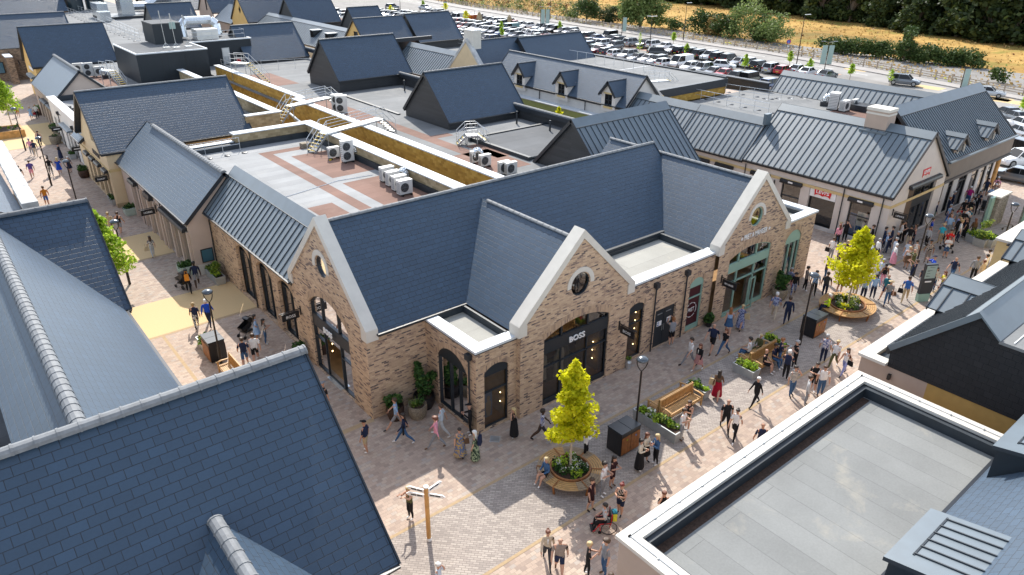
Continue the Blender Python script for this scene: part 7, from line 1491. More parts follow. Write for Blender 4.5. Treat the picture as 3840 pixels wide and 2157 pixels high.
# ================================================================== CARS
CARC=dict(white=(.72,.73,.74),silver=(.42,.44,.46),grey=(.14,.15,.165),black=(.010,.011,.013),blue=(.02,.05,.16),red=(.42,.008,.015),navy=(.012,.018,.045),maroon=(.13,.012,.02),orange=(.42,.09,.02),teal=(.20,.33,.34))
CM={}
for k,c in CARC.items():
    m,nt,b=newmat('car_paint_'+k); b.inputs['Base Color'].default_value=(*c,1); b.inputs['Roughness'].default_value=.22; b.inputs['Metallic'].default_value=.0 if k in('white','red','orange') else .25; b.inputs['Coat Weight'].default_value=.6; b.inputs['Coat Roughness'].default_value=.05; CM[k]=m
CG=plain('car_glass',(.008,.010,.012),.08,0,0,1,.35); TY=plain('tyre_rubber',(.014,.014,.014),.8,0,0); RIM=plain('alloy_rim',(.35,.36,.37),.35,.6,0); HL=plain('headlight_glass',(.62,.66,.70),.1,0,0,1,.8); TL=plain('tail_light',(.35,.008,.01),.2,0,0); PL=plain('number_plate',(.60,.48,.06),.5,0,0); PW=plain('front_plate',(.7,.7,.68),.5,0,0)
def car_meshes(kind):
    L_,W,H={'hatch':(4.05,.88,1.48),'saloon':(4.6,.91,1.44),'suv':(4.5,.93,1.68),'offroad':(4.6,.95,1.92),'van':(5.2,.97,1.98)}[kind]; h=L_/2; belt=.93 if kind in('hatch','saloon') else 1.02
    if kind=='offroad': belt=1.12
    g={'hatch':(-h+.12,-h+.55,.28,h-1.15),'saloon':(-h+.75,-h+1.45,.30,h-1.35),'suv':(-h+.10,-h+.42,.35,h-1.2),'offroad':(-h+.06,-h+.16,.55,h-1.25),'van':(-h+.04,-h+.12,1.05,h-.75)}[kind]
    st=[(-h,.42,belt-.25,.80),(-h+.04,.32,belt-.04,.90),(-h+.35,.24,belt+.01,.98),(-.4,.22,belt,1.0),(g[3]-.1,.22,belt,1.0),(g[3]+.1,.23,belt-.02,.98),(h-.35,.24,belt-.16,.94),(h-.08,.30,belt-.26,.84),(h,.40,.62,.72)]
    b=MB(); rings=[]
    for x,zb,zt,w in st: y=W*w; rings.append([(x,-y*.93,zb),(x,-y,zb+.18),(x,-y*1.0,(zb+zt)/2+.05),(x,-y*.92,zt-.03),(x,-y*.8,zt),(x,y*.8,zt),(x,y*.92,zt-.03),(x,y,(zb+zt)/2+.05),(x,y,zb+.18),(x,y*.93,zb)])
    for A,B in zip(rings,rings[1:]):
        for i in range(9): b.poly([A[i],A[i+1],B[i+1],B[i]])
        b.poly([A[9],A[0],B[0],B[9]])
    b.poly(rings[0][::-1]); b.poly(rings[-1])
    # roof and pillars
    y0,y1=W*.86,W*.68 if kind!='offroad' else W*.80
    if kind=='van': y1=W*.84
    rf=[(g[1],-y1,H-.03),(g[2],-y1,H-.03),(g[2],y1,H-.03),(g[1],y1,H-.03)]; rt=[(g[1]+.08,-y1*.85,H),(g[2]-.1,-y1*.85,H),(g[2]-.1,y1*.85,H),(g[1]+.08,y1*.85,H)]
    b.mesh(rf+rt,[(4,5,6,7)]+[(i,(i+1)%4,4+(i+1)%4,4+i) for i in range(4)])
    for s in (-1,1):
        b.bar((g[3],s*y0,belt-.02),(g[2],s*y1,H-.04),.06,.06); b.bar((g[0],s*y0,belt-.02),(g[1],s*y1,H-.04),.10,.12); xm=(g[1]+g[2])/2-.1; b.bar((xm,s*(y0+.0),belt-.02),(xm,s*(y1+.005),H-.04),.05,.07)
        if kind=='van': b.mesh([(g[0],s*y0*1.01,belt),(xm+.6,s*y0*1.01,belt),(xm+.6,s*y1*1.01,H-.04),(g[1],s*y1*1.01,H-.04)],((0,1,2,3),))
    if kind=='van': b.mesh([(g[0]-.01,-y0,belt),(g[0]-.01,y0,belt),(g[1]-.01,y1,H-.03),(g[1]-.01,-y1,H-.03)],((0,1,2,3),))
    for s in (-1,1): b.box(g[3]-.28,s*W*.95,belt-.02,g[3]-.15,s*(W+.16),belt+.12)
    gl=MB(); lo=[(g[0],-y0,belt-.02),(g[3],-y0,belt-.02),(g[3],y0,belt-.02),(g[0],y0,belt-.02)]; gl.mesh(lo+rf,[(i,(i+1)%4,4+(i+1)%4,4+i) for i in range(4)])
    wh=[]
    for x in (-h+.78,h-.82):
        for s in (-1,1): wh.append((x,s*(W-.10)))
    return dict(L=L_,W=W,h=h,belt=belt,b=b,g=gl,wh=wh)
CPROTO={}
def car_proto(kind):
    d=car_meshes(kind); T=thing('parked_car','x','car'); T.name='parked_car' if kind!='van' else 'parked_van'; o=(0,0,0)
    bd=d['b'].build('body',CM['white'],T,origin=o,uv=False); bd.material_slots[0].link='OBJECT'; bd.material_slots[0].material=CM['white']; bd.modifiers.clear()
    d['g'].build('windows',CG,T,origin=o,uv=False); h=d['h']; W=d['W']; r=.33 if kind in('hatch','saloon') else .38
    for x,y in d['wh']:
        w=MB(); s=1 if y>0 else -1; w.tube((x,y-.09,r),(x,y+.09,r),r,14,0); w.tube((x,y+s*.085,r),(x,y+s*.10,r),r*.62,10,1); w.build('wheel',[TY,RIM],T,origin=o,uv=False)
    for s in (-1,1):
        q=MB(); z=d['belt']-.32; q.mesh([(h-.10,s*W*.48,z),(h-.26,s*W*.84,z+.02),(h-.30,s*W*.84,z+.14),(h-.14,s*W*.48,z+.12)],((0,1,2,3),(3,2,1,0))); q.v=[(x+.09,y*1.02,zz) for x,y,zz in q.v]; q.build('headlight',HL,T,origin=o,uv=False)
        q=MB(); q.box(-h-.02,s*W*.52,d['belt']-.26,-h+.16,s*W*.86,d['belt']-.08); q.build('tail_light',TL,T,origin=o,uv=False)
    q=MB(); q.box(-h-.025,-.26,.52,-h,.26,.63); q.build('rear_plate',PL,T,origin=o,uv=False); q=MB(); q.box(h-.02,-.26,.42,h+.03,.26,.53); q.build('front_plate',PW,T,origin=o,uv=False)
    return T
NCAR=[0]
def put_car(kind,col,x,y,yaw,label,far=False,group='cars in the car park beside the shops'):
    if far:
        if ('far',kind) not in CPROTO:
            d=car_meshes(kind); b=d['b']; n=len(b.v); b.v+=d['g'].v; b.f+=[tuple(i+n for i in f) for f in d['g'].f]; b.m+=[1]*len(d['g'].f)
            for wx,wy in d['wh']: b.tube((wx,wy-.09,.34),(wx,wy+.09,.34),.34,10,2)
            o=b.build('parked_car',[CM['white'],CG,TY],uv=False,origin=(0,0,0)); o.material_slots[0].link='OBJECT'; CPROTO[('far',kind)]=o; c=o
        else: c=CPROTO[('far',kind)].copy(); C.objects.link(c)
        c.material_slots[0].material=CM[col]
    else:
        if kind not in CPROTO: CPROTO[kind]=car_proto(kind); c=CPROTO[kind]
        else: c=copy_tree(CPROTO[kind])
        for ch in c.children if c.children else KIDS.get(c.name,[]):
            if ch.name.startswith('body'): ch.material_slots[0].link='OBJECT'; ch.material_slots[0].material=CM[col]
    c.location=(x,y,0); c.rotation_euler=(0,0,yaw); tag(c,label,'van' if kind=='van' else 'car',group); return c
KN=dict(hatch='hatchback',saloon='saloon car',suv='tall family car',offroad='boxy off-roader',van='panel van')
crn=random.Random(21)
def row(items,name,nose,pan_items=True):
    """items: (panel,px,py,kind,colour[,nose]) along one parking row; the label names the neighbours"""
    prev=None
    for i,it in enumerate(items):
        p,x,y,kd,cl=it[:5]; q=pp(p,x,y,.55); nz=it[5] if len(it)>5 else nose
        nb=items[i+1] if i+1<len(items) else items[i-1]; pv=items[i-1] if i>0 else None
        lb='%s %s in the %s'%(cl,KN[kd],name)
        lb+=' between %s and %s ones'%(pv[4],nb[4]) if pv and i+1<len(items) else ' ending beside a %s one'%nb[4]
        put_car(kd,cl,q.x,q.y,R(nz)+crn.uniform(-.05,.05),lb)
row([('k3',815,392,'suv','blue',0),('k3',605,335,'offroad','black',0),('k3',435,305,'hatch','black'),('k3',320,275,'saloon','red'),('k3',212,255,'saloon','grey'),('k3',95,222,'suv','silver'),('k2',1190,425,'hatch','white'),('k2',1095,385,'van','white'),('k2',935,385,'hatch','white',0),('k2',850,365,'suv','grey'),('k2',760,342,'saloon','white'),('k2',645,330,'saloon','grey'),('k2',540,305,'suv','silver'),('k2',425,288,'hatch','white',0),('k2',330,268,'hatch','navy',0),('k2',245,245,'saloon','maroon'),('k2',185,235,'saloon','teal')],'near car park row',180)
row([('k3',1400,285,'saloon','grey',0),('k3',1205,255,'saloon','white',0),('k3',1095,228,'saloon','silver',0),('k3',945,238,'hatch','red',0),('k3',835,220,'suv','silver',0),('k3',700,195,'suv','black',0),('k3',600,165,'suv','white',0),('k3',480,150,'saloon','grey'),('k3',382,120,'suv','black',0),('k3',268,105,'suv','black',0),('k3',185,95,'hatch','silver'),('k3',85,75,'hatch','black',0),('k2',1400,315,'suv','silver'),('k2',1312,295,'suv','black',0),('k2',1220,280,'suv','black',0),('k2',1112,265,'suv','black',0),('k2',1030,245,'saloon','silver'),('k2',932,212,'saloon','white'),('k2',828,195,'suv','white',0),('k2',722,190,'suv','black'),('k2',590,172,'suv','silver',0),('k2',480,155,'suv','navy',0),('k2',385,142,'suv','grey'),('k2',340,108,'offroad','black'),('k2',205,125,'saloon','blue'),('k2',158,108,'suv','black',0),('k2',85,98,'saloon','silver',0)],'car park row by the road',180)
row([('k2',400,210,'suv','grey'),('k2',258,190,'suv','white'),('k2',205,172,'saloon','silver'),('k2',120,162,'saloon','black'),('k2',115,198,'saloon','silver')],'middle car park row',180)
for kd,cl,p,x,y,nz,lb in (('hatch','white','k3',325,182,-60,'white hatchback with a black roof stopped across the car park aisle'),('suv','black','k2',868,272,-35,'black tall car driving along the car park aisle'),('suv','grey','p4',1375,815,-75,'dark grey car driving on the road beyond the ribbed roofs'),('saloon','silver','p4',2210,925,-75,'silver car on the road behind the dark ribbed roof ridge'),('suv','white','k6',1385,150,150,'white tall car facing the dark clad shop corner at right'),('saloon','grey','k6',1330,390,95,'grey car crossing at the right edge beside the orange bollard'),('saloon','black','k5',1200,180,60,'black car behind the dark ribbed verge at right'),('saloon','grey','k5',1330,240,60,'blue grey car in the right edge parking, beside a black one'),('hatch','white','k5',1420,340,60,'white hatchback at the right edge parking'),('saloon','silver','k5',1400,460,60,'pale silver car nearest the dark ribbed verge, right edge'),('offroad','black','k5',1260,720,70,'black boxy car half hidden behind the dark clad corner'),('van','white','k1',95,80,200,'white van parked beside the lime tree in the far car park'),('van','orange','k1',300,95,10,'orange van in the far car park behind the lime tree'),('van','teal','k1',640,195,180,'pale teal van among the parked cars in the far car park'),('suv','grey','k1',590,140,10,'grey tall car parked beside a standing stone by the road'),('saloon','silver','k4',1105,80,-80,'silver car on the road beside the far wooden fence'),('suv','grey','k4',760,75,10,'grey car parked below the far lime tree')):
    q=pp(p,x,y,.6); put_car(kd,cl,q.x,q.y,R(nz),lb,group='cars and vans around the shopping centre')
GRID=[]
rows=[(95.0,128,205,180),(100.2,128,205,0),(108.5,128,196,180),(113.8,128,196,0),(122.2,128,190,180),(104.6,106,126,180),(109.6,106,126,0),(121.5,126,127,180),(84,150,235,180),(90,205,260,0),(76,168,235,0),(100,212,262,180)]
cl_pool=['white','silver','grey','black','silver','white','blue','grey','red','black','navy','white']
for x0,ya,yb,nz in rows:
    y=ya
    while y<yb:
        if crn.random()<.90: GRID.append((x0+crn.uniform(-.2,.2),y,nz,crn.choice(('hatch','saloon','suv','suv')),crn.choice(cl_pool)))
        y+=2.62
for i,(x,y,nz,kd,cl) in enumerate(GRID):
    a=GRID[i-1]; b=GRID[(i+1)%len(GRID)]; 
    put_car(kd,cl,x,y,R(nz),'%s %s far back in the car park between %s and %s cars'%(cl,KN[kd],a[4],b[4]),far=True,group='far rows of parked cars')

# ================================================================== GROUND, ROADS, LANDSCAPE
def sheet(name,pts,z,m,kind='structure'):
    mb=MB(); mb.poly([(p[0],p[1],z) for p in pts]); o=mb.build(name,m); o['kind']=kind; return o
def rect(x0,y0,x1,y1): return [(x0,y0),(x1,y0),(x1,y1),(x0,y1)]
fm,nt,b=newmat('dry_field'); n1=noise(nt,.018,6,None,.6,.6); n2=noise(nt,.35,5,None,.7); n3=noise(nt,.06,4,None,.6,1.0)
c=ramp(nt,n1,[(.34,(.20,.15,.05)),(.44,(.36,.22,.07)),(.52,(.46,.30,.10)),(.62,(.42,.25,.08)),(.72,(.25,.21,.06))]); c=mulc(nt,c,ramp(nt,n2,[(.3,(.68,.66,.62)),(.7,(1.18,1.16,1.1))])); g=ramp(nt,n3,[(.56,(0,0,0)),(.68,(.75,.75,.75))]); c=mulc(nt,c,(.16,.17,.035),g,'MIX'); L(nt,c,b.inputs['Base Color']); b.inputs['Roughness'].default_value=.95; b.inputs['Specular IOR Level'].default_value=.1; bump(nt,b,n2,.3,.6)
sheet('ground',[(-900,-300),(1500,-300),(1500,1800),(-900,1800)],-.14,fm)
NE=[(101,-10),(108,15),(116,35),(122.6,57),(127,80),(129.2,98.5),(131.5,136),(132.5,170),(134,200),(139,235),(150,290),(172,360)]
FE=[(110,-10),(117,15),(124,34.7),(129.6,60.8),(133.2,82.7),(134.6,106),(136.4,134),(138,165),(141,200),(147,235),(160,290),(184,360)]
PE=[(113.5,-10),(120.5,15),(127.2,36),(133.2,61),(136.6,85),(138.2,108),(140.2,135),(142.2,165),(145.4,199),(151.2,234),(164.5,290),(188,360)]
def band(name,A,B,z,m): 
    mb=MB()
    for i in range(len(A)-1): mb.poly([(*A[i],z),(*B[i],z),(*B[i+1],z),(*A[i+1],z)][::-1])
    o=mb.build(name,m); o['kind']='structure'; return o
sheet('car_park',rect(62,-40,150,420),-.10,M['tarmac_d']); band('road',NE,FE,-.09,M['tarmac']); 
mb=MB()
for i in range(len(FE)-1):
    a,b2,c2,d=FE[i],PE[i],PE[i+1],FE[i+1]; mb.poly([(*a,.03),(*d,.03),(*c2,.03),(*b2,.03)]); mb.poly([(*a,-.09),(*d,-.09),(*d,.03),(*a,.03)])
o=mb.build('footway',M['footway']); o['kind']='structure'
ks=[(p[0]-.35,p[1]) for p in FE]; band('kerb',ks,FE,-.084,M['kerb'])  # flat dark strip on the road: the kerb's shadow put into the colour
def lerp2(A,B,t): return [(a[0]+(b[0]-a[0])*t,a[1]+(b[1]-a[1])*t) for a,b in zip(A,B)]
mid=lerp2(NE,FE,.5); mb=MB()
for i in range(len(mid)-1):
    a,b2=Vector((*mid[i],0)),Vector((*mid[i+1],0)); l=(b2-a).length; d=(b2-a)/l; s=Vector((-d.y,d.x,0))*.09; t=0
    while t<l-4: p=a+d*t; q=a+d*(t+4); mb.poly([(p.x-s.x,p.y-s.y,-.085),(q.x-s.x,q.y-s.y,-.085),(q.x+s.x,q.y+s.y,-.085),(p.x+s.x,p.y+s.y,-.085)][::-1]); t+=7
o=mb.build('road_markings',M['paint']); o['kind']='structure'
mb=MB()
for x0,x1,ya,yb in ((101.6,107.2,56,127),(117.3,123.5,62,128),(93,102.5,127,206),(106,116,127,198),(119.5,125,127,192)):
    mb.box(x0,ya,-.12,x1,yb,-.092)
o=mb.build('parking_bays',M['bay']); o['kind']='structure'; mb=MB()
for x in (109.2,114.6): 
    for k in range(18): mb.box(x,58+k*4,-.095,x+.12,60+k*4,-.090)
o=mb.build('aisle_markings',M['paint']); o['kind']='structure'; mb=MB()
for pn,px,py in (('p4',2290,990),('p4',2410,1020),('p4',1620,880),('p4',900,700)):
    q=pp(pn,px,py,-.09); mb.box(q.x-1.4,q.y-2,-.12,q.x+1.4,q.y+2,-.083)
o=mb.build('yellow_road_marking',M['tact']); o['kind']='structure'
# plaza and walkways
sheet('plaza',[(-25,-25),(84,-25),(84,26.3),(100,26.3),(100,420),(-25,420)],0,M['paver']); sheet('inner_street',rect(46.2,23,53,175),.004,M['paver'])
sheet('grey_paving_strip',rect(7.3,15.27,64,18.85),.004,M['paver_g']); o=sheet('paving_edge',rect(7.3,18.85,62,18.99),.008,M['edge']); sheet('paving_edge',rect(7.3,15.13,62,15.27),.008,M['edge']); sheet('paving_edge',rect(7.3,25.85,12.83,26.15),.004,M['edge']); sheet('paving_edge',rect(7.25,26.15,7.42,40.7),.004,M['edge'])
for y0,y1,x1 in ((40.8,45.45,12.98),(52.9,58.1,11.6),(91.8,103.3,11.8)): sheet('cream_resin_band',rect(-2,y0,x1,y1),.005,M['resin']); sheet('band_edge',rect(-2,y0-.22,x1,y0),.006,M['edge'])
sheet('square_paving',rect(46,3,66,20.9),.0045,M['paver_g']); 
# fence
def fence():
    step=2.6
    for s,(i0,i1) in enumerate(((0,4),(4,7),(7,10))):
        pts=PE[i0:i1+1]; t=thing('post_and_rail_fence',('near','middle','far')[s]+' stretch of the weathered post and rail fence along the road','fence',(*pts[0],0),0,'post and rail fence along the field'); po=MB(); ra=MB()
        for a,b2 in zip(pts,pts[1:]):
            a,b2=Vector((*a,0)),Vector((*b2,0)); l=(b2-a).length; n=int(l/step)
            for k in range(n): p=a.lerp(b2,k/n)+Vector((.25,0,0)); po.box(p.x-.09,p.y-.09,-.1,p.x+.09,p.y+.09,1.35)
            for z in (.35,.7,1.05): ra.bar(a+Vector((.12,0,z)),b2+Vector((.12,0,z)),.06,.13)
        po.build('posts',M['fence'],t); ra.build('rails',M['fence'],t)
fence()
def bushy(name,label,cat,x,y,w,h,seed,mat,n=900,ls=.5,trunk=None,sq=(1,1),group=None,droop=False,clumps=14,rz=0,base=.12):
    rn=random.Random(seed); t=thing(name,label,cat,(x,y,0),0,group); cr=MB(); tr=MB(); z0=trunk or 0
    if trunk is not None: tr.tube((x,y,-.1),(x,y,z0+h*.4),.03*h,7,0,.015*h)
    cs=[]
    for i in range(clumps):
        f=rn.random(); a=rn.random()*2*PI; rr=w*(.35+.55*rn.random())*math.sqrt(max(.05,1-(f-.35)**2*1.6)); dx,dy=math.cos(a)*rr*.8*sq[0],math.sin(a)*rr*.8*sq[1]
        zz=z0+h*(base+.78*f*(1-.35*(rr/w)**2)); c0=(x+dx,y+dy,zz); r=w*rn.uniform(.26,.46)
        if trunk is not None: tr.tube((x,y,z0+h*.25*f),c0,.010*h,5,0,.003*h)
        leaf_cards(cr,c0,r,n//clumps,ls,rn,0,.6,(sq[0],sq[1],.75 if not droop else 1.25),.25)
    if droop:
        for _ in range(26):
            a=rn.random()*2*PI; rr=w*rn.uniform(.6,1.0)
            for k in range(6): leaf_cards(cr,(x+math.cos(a)*rr,y+math.sin(a)*rr,z0+h*(.75-.12*k)),w*.12,9,ls,rn,0,2,(1,1,1.5))
    if trunk is not None: tr.build('trunk',M['bark'],t)
    cr.build('crown' if trunk is not None else 'foliage',M[mat],t); return t
q=pp('p3',1290,285); bushy('willow_tree','big willow tree standing alone beside the road fence','tree',q.x+1.5,q.y+1.5,5.8,13.5,3,'willow',5200,.55,1.0,droop=True,clumps=24); q=pp('p3',1480,290); bushy('shrub','pale green leaning shrub at the right foot of the big willow','shrub',q.x+2,q.y+1,4.2,6.0,4,'willow',1500,.4); q=pp('p3',1600,310); bushy('shrub','low dark shrub right of the willow behind the fence','shrub',q.x+3,q.y,3.2,2.6,5,'hedge',900,.35)
q=pp('p3',745,218); bushy('round_tree','round green tree alone in the dry field left of the willow','tree',q.x+1,q.y+1,4.6,5.8,6,'hedge',2600,.4,.2,clumps=20); q=pp('p3',610,205); bushy('shrub','small shrub touching the round tree in the field','shrub',q.x+1,q.y+1,2.4,2.2,7,'willow',600,.35); q=pp('p3',1010,240); bushy('hedge_clump','dark clipped hedge clump left of the willow','hedge',q.x+1.5,q.y+2,3.2,4.0,8,'wood_l',2200,.35,None,(.8,1.6),clumps=20)
for i,(px,py,w,h,mt,lb) in enumerate(((1900,350,4.2,5.5,'hedge','green bush at the left of the bushes behind the fence'),(2010,360,2.6,4.0,'dry','yellowish leafed bush between two green bushes'),(2120,380,4.6,5.0,'hedge','broad green bush in the middle of the roadside bushes'),(2330,400,6.2,8.0,'willow','tallest pale green bush behind the roadside fence'),(2530,425,4.2,5.6,'hedge','green bush at the right of the pale tallest bush'))):
    q=pp('p3',px,py); bushy('shrub',lb,'shrub',q.x+2.5,q.y+1.5,w,h,30+i,mt,2200,.42,None,clumps=18,group='bushes behind the roadside fence')
q=pp('p4',60,460); bushy('shrub','pale willow like shrub beside the round blue road sign','shrub',q.x+3,q.y+2,5.0,6.5,36,'willow',2000,.42,clumps=18)
H=[pp('p4',a,b2) for a,b2 in ((600,540),(760,560),(900,575),(1040,590),(1180,605),(1460,640),(1600,655),(1750,668),(1900,680),(2030,690))]
for i,q in enumerate(H): bushy('hedge_section','%s piece of the long roadside hedge, counted from the sage banners'%('first second third fourth fifth sixth seventh eighth ninth tenth'.split()[i]),'hedge',q.x+2.6,q.y+1.2,2.9,3.0,50+i,'hedge',1500,.34,None,(.8,1.4),group='roadside hedge pieces',clumps=18)
q=pp('p4',1345,630); bushy('round_tree','slender small tree rising from the middle of the roadside hedge','tree',q.x+2.0,q.y+.6,2.7,6.6,61,'hedge',2000,.36,.2,clumps=18); q=pp('p4',2330,850); bushy('shrub','small shrub near the right end of the fence','shrub',q.x+2,q.y+1,2.2,2.4,62,'hedge',600,.35)
# the wood behind the field
WV=[]
for v in range(5):
    t=bushy('woodland_tree','tmp','tree',0,0,6.4,15.5,100+v,'wood_l' if v<4 else 'willow',3200,.95,.3,clumps=26,base=-.02); WV.append(t)
EDGE=[(184,20),(186,40),(187.9,55.6),(188,70.7),(196.6,92),(202,108.5),(206,129.6),(211.5,176),(222,240),(240,320)]
wr=random.Random(9); pos=[]
for i in range(len(EDGE)-1):
    a,b2=Vector(EDGE[i]),Vector(EDGE[i+1]); l=(b2-a).length; n=int(l/7.0)
    for k in range(n):
        for r_ in range(3): p=a.lerp(b2,(k+wr.random()*.6)/n); pos.append((p.x+5+r_*9+wr.uniform(-2,2),p.y+wr.uniform(-2,2),r_))
FEAT={}
for i,(x,y,r_) in enumerate(pos):
    v=wr.choice(WV[:4]); c=copy_tree(v); c.location=(x,y,-.2); s=wr.uniform(.8,1.25)*(1+.12*r_); c.scale=(s*wr.uniform(.9,1.15),s*wr.uniform(.9,1.15),s); c.rotation_euler=(0,0,wr.random()*6.28)
    tag(c,('dark green woodland tree on the front edge of the wood beyond the field','dark woodland tree in the second rank of the wood beyond the field','dark woodland tree deep in the wood beyond the field')[r_],'tree','dark green trees of the wood beyond the field')
q=pp('p4',2050,360); c=copy_tree(WV[4]); c.location=(q.x+3,q.y+3,0); c.scale=(1.2,1.2,1.0); tag(c,'pale silvery green tree standing out at the front of the dark wood','tree'); q=pp('p4',1230,250); 
c=copy_tree(WV[4]); c.location=(q.x+4,q.y+3,0); c.scale=(.8,.8,.95); tag(c,'lighter green tree with a visible fork in the front of the wood, left of the silvery one','tree')
for t in WV:
    for ch in KIDS[t.name]: bpy.data.objects.remove(ch)
    bpy.data.objects.remove(t)
# tall grass and dock stalks in the field
gr=random.Random(3); mb=MB()
def inpoly(p): return inside(p,FIELD)
FIELD=[(p[0]+1,p[1]) for p in PE[1:11]]+[(e[0]+1,e[1]) for e in EDGE[::-1]]
k=0
while k<7000:
    x,y=gr.uniform(121,235),gr.uniform(20,290)
    if not inpoly((x,y)): continue
    if gr.random()<.35 and not (PE and x<150): continue
    hh=gr.uniform(.05,.3); w=gr.uniform(.08,.28); a=gr.random()*6.28; dx,dy=math.cos(a)*w,math.sin(a)*w; lx,ly=gr.uniform(-.2,.2),gr.uniform(-.2,.2)
    mb.poly([(x-dx,y-dy,-.14),(x+dx,y+dy,-.14),(x+dx*.6+lx,y+dy*.6+ly,hh),(x-dx*.8+lx,y-dy*.8+ly,hh*.8)],0 if gr.random()<.93 else (1 if gr.random()<.5 else 2)); k+=1
o=mb.build('tall_grass',[M['dry'],M['dock'],M['willow']],uv=False); tag(o,'dry golden grass with reddish stalks covering the field','grass',None,'stuff')
mb=MB(); 
for _ in range(420):
    t_=gr.random(); i=int(t_*3)+4; y=gr.uniform(150,250); x=gr.uniform(146,178); leaf_cards(mb,(x,y,.5),gr.uniform(.6,1.5),26,.35,gr,gr.choice((0,0,1,2)))
o=mb.build('scrub',[M['hedge'],M['willow'],M['dock']],uv=False); tag(o,'mixed green and rusty scrub behind the fence at the top middle','scrub',None,'stuff')
mb=MB()
for _ in range(500):
    s=gr.random()*9.99; i=int(s)+1; f=s-int(s)
    if i+1>=len(PE): continue
    a,b2=PE[i],PE[i+1]; x=a[0]+(b2[0]-a[0])*f+gr.uniform(.9,3.6); y=a[1]+(b2[1]-a[1])*f; leaf_cards(mb,(x,y,.05),gr.uniform(.2,.4),12,.16,gr,gr.choice((0,0,0,1,2)))
o=mb.build('verge_plants',[M['dry'],M['hedge'],M['lime']],uv=False); tag(o,'rough verge of dry weeds along the fence','weeds',None,'stuff')
# lamp columns, banners, posts
def banner_post(label,q,h,both,lamp=True):
    t=thing('banner_post',label,'lamp column',(q.x,q.y,0),0,'dark lamp columns with sage banners'); b=MB(); b.lathe([(.09,-.1),(.075,1.2),(.055,h)],(q.x,q.y,0),8); b.build('column',M['pole'],t); d=RT.copy(); d.z=0; d.normalize()
    for s in ((-1,1) if both else (1,)):
        f=MB(); a=Vector((q.x,q.y,0))+d*s*.12; zz=h-.35; f.bar(a+Vector((0,0,(zz+zz-3.0)/2)),a+d*s*.85+Vector((0,0,(zz+zz-3.0)/2)),.03,3.0); f.build('banner',M['banner'],t); r=MB(); r.tube(a+Vector((0,0,zz+.02))-d*s*.1,a+d*s*.9+Vector((0,0,zz+.02)),.02,5); r.tube(a+Vector((0,0,zz-3.02))-d*s*.1,a+d*s*.9+Vector((0,0,zz-3.02)),.02,5); r.build('banner_arm',M['pole'],t)
    if both or lamp:
        l=MB()
        for s in (-1,1): l.bar(Vector((q.x,q.y,h+.1)),Vector((q.x,q.y,h+.25))+d*s*.9,.10,.06); l.bar(Vector((q.x,q.y,h+.25))+d*s*.6,Vector((q.x,q.y,h+.27))+d*s*1.35,.25,.07)
        l.build('lamp_arms',M['lamphead'],t)
def fit_h(base,top):
    d=FW*F0+RT*(top[0]-CX)-UP*(top[1]-CY); h=math.hypot(base.x,base.y); return CAMZ+d.z/math.hypot(d.x,d.y)*h
def P2(pan,x,y): o=PAN[pan]; return (o[0]+x*o[2],o[1]+y*o[2])
for pb,pt,both,lb in ((('p4',555,760),('p4',605,420),True,'column with two sage banners rising behind the far ribbed roof'),(('p4',1930,890),('p4',1990,655),False,'column with one sage banner left of the dark ribbed ridge'),(('p3',330,350),('p3',332,70),True,'column with two sage banners above the far parked cars'),(('p3',1100,370),('p3',1110,150),False,'column with one sage banner left of the willow'),(('k4',1300,60),('k4',1310,0),False,'column with one banner cut by the top edge near the far fence')):
    q=pp(*pb); banner_post(lb,q,fit_h(q,P2(*pt))-.2,both,both)
def column(label,pb,pt,double=False,name='lamp_column'):
    q=pp(*pb); h=fit_h(q,P2(*pt)); t=thing(name,label,'lamp column',(q.x,q.y,0),0,'plain dark lamp columns around the car park'); b=MB(); b.lathe([(.10,-.1),(.09,1.3),(.05,h)],(q.x,q.y,0),8); b.build('column',M['pole'],t); d=RT.copy(); d.z=0; d.normalize(); l=MB()
    for s in ((-1,1) if double else (1,)): l.bar(Vector((q.x,q.y,h)),Vector((q.x,q.y,h+.06))+d*s*1.0,.28,.08)
    l.build('lamp_head',M['galv'],t)
column('tall dark lamp column in the field verge beside the blue road sign',('p4',280,680),('p4',370,148)); column('double headed lamp column among the far row of cars',('p3',1380,500),('p3',1400,165),True); column('tall dark lamp column standing before the dry field, middle of the road',('p3',1720,405),('p3',1755,30)); column('dark lamp column between the van and the red saloon',('p3',1895,740),('p3',1912,555)); column('thin dark column left of the twin banners above the far cars',('p3',283,340),('p3',288,0)); column('brown wooden pole in the field near the twin banners',('p3',380,200),('p3',380,0),name='wooden_pole'); column('dark lamp column behind the far pavilion roof near the orange van',('k1',282,130),('k1',280,0)); column('dark lamp column on the far road bend',('k4',845,130),('k4',845,0))
q=pp('p4',190,530); h=fit_h(q,P2('p4',200,398)); t=thing('road_sign','round blue road sign with a red ring on a grey pole by the fence','road sign',q); b=MB(); b.tube(q,q+Vector((0,0,h-.3)),.05,6); b.build('pole',M['galv'],t); vw=Vector((-q.x,-q.y,0)).normalized(); b=MB(); cc=q+Vector((0,0,h-.4)); b.tube(cc,cc+vw*.03,.42,18); b.build('red_ring',M['red'],t); b=MB(); b.tube(cc+vw*.03,cc+vw*.04,.33,18); b.build('blue_disc',plain('sign_blue',(.03,.08,.40),.4,0,0),t); b=MB(); cc=q+Vector((0,0,h-1.25)); b.tube(cc,cc+vw*.03,.2,4); b.build('white_plate',M['white'],t)
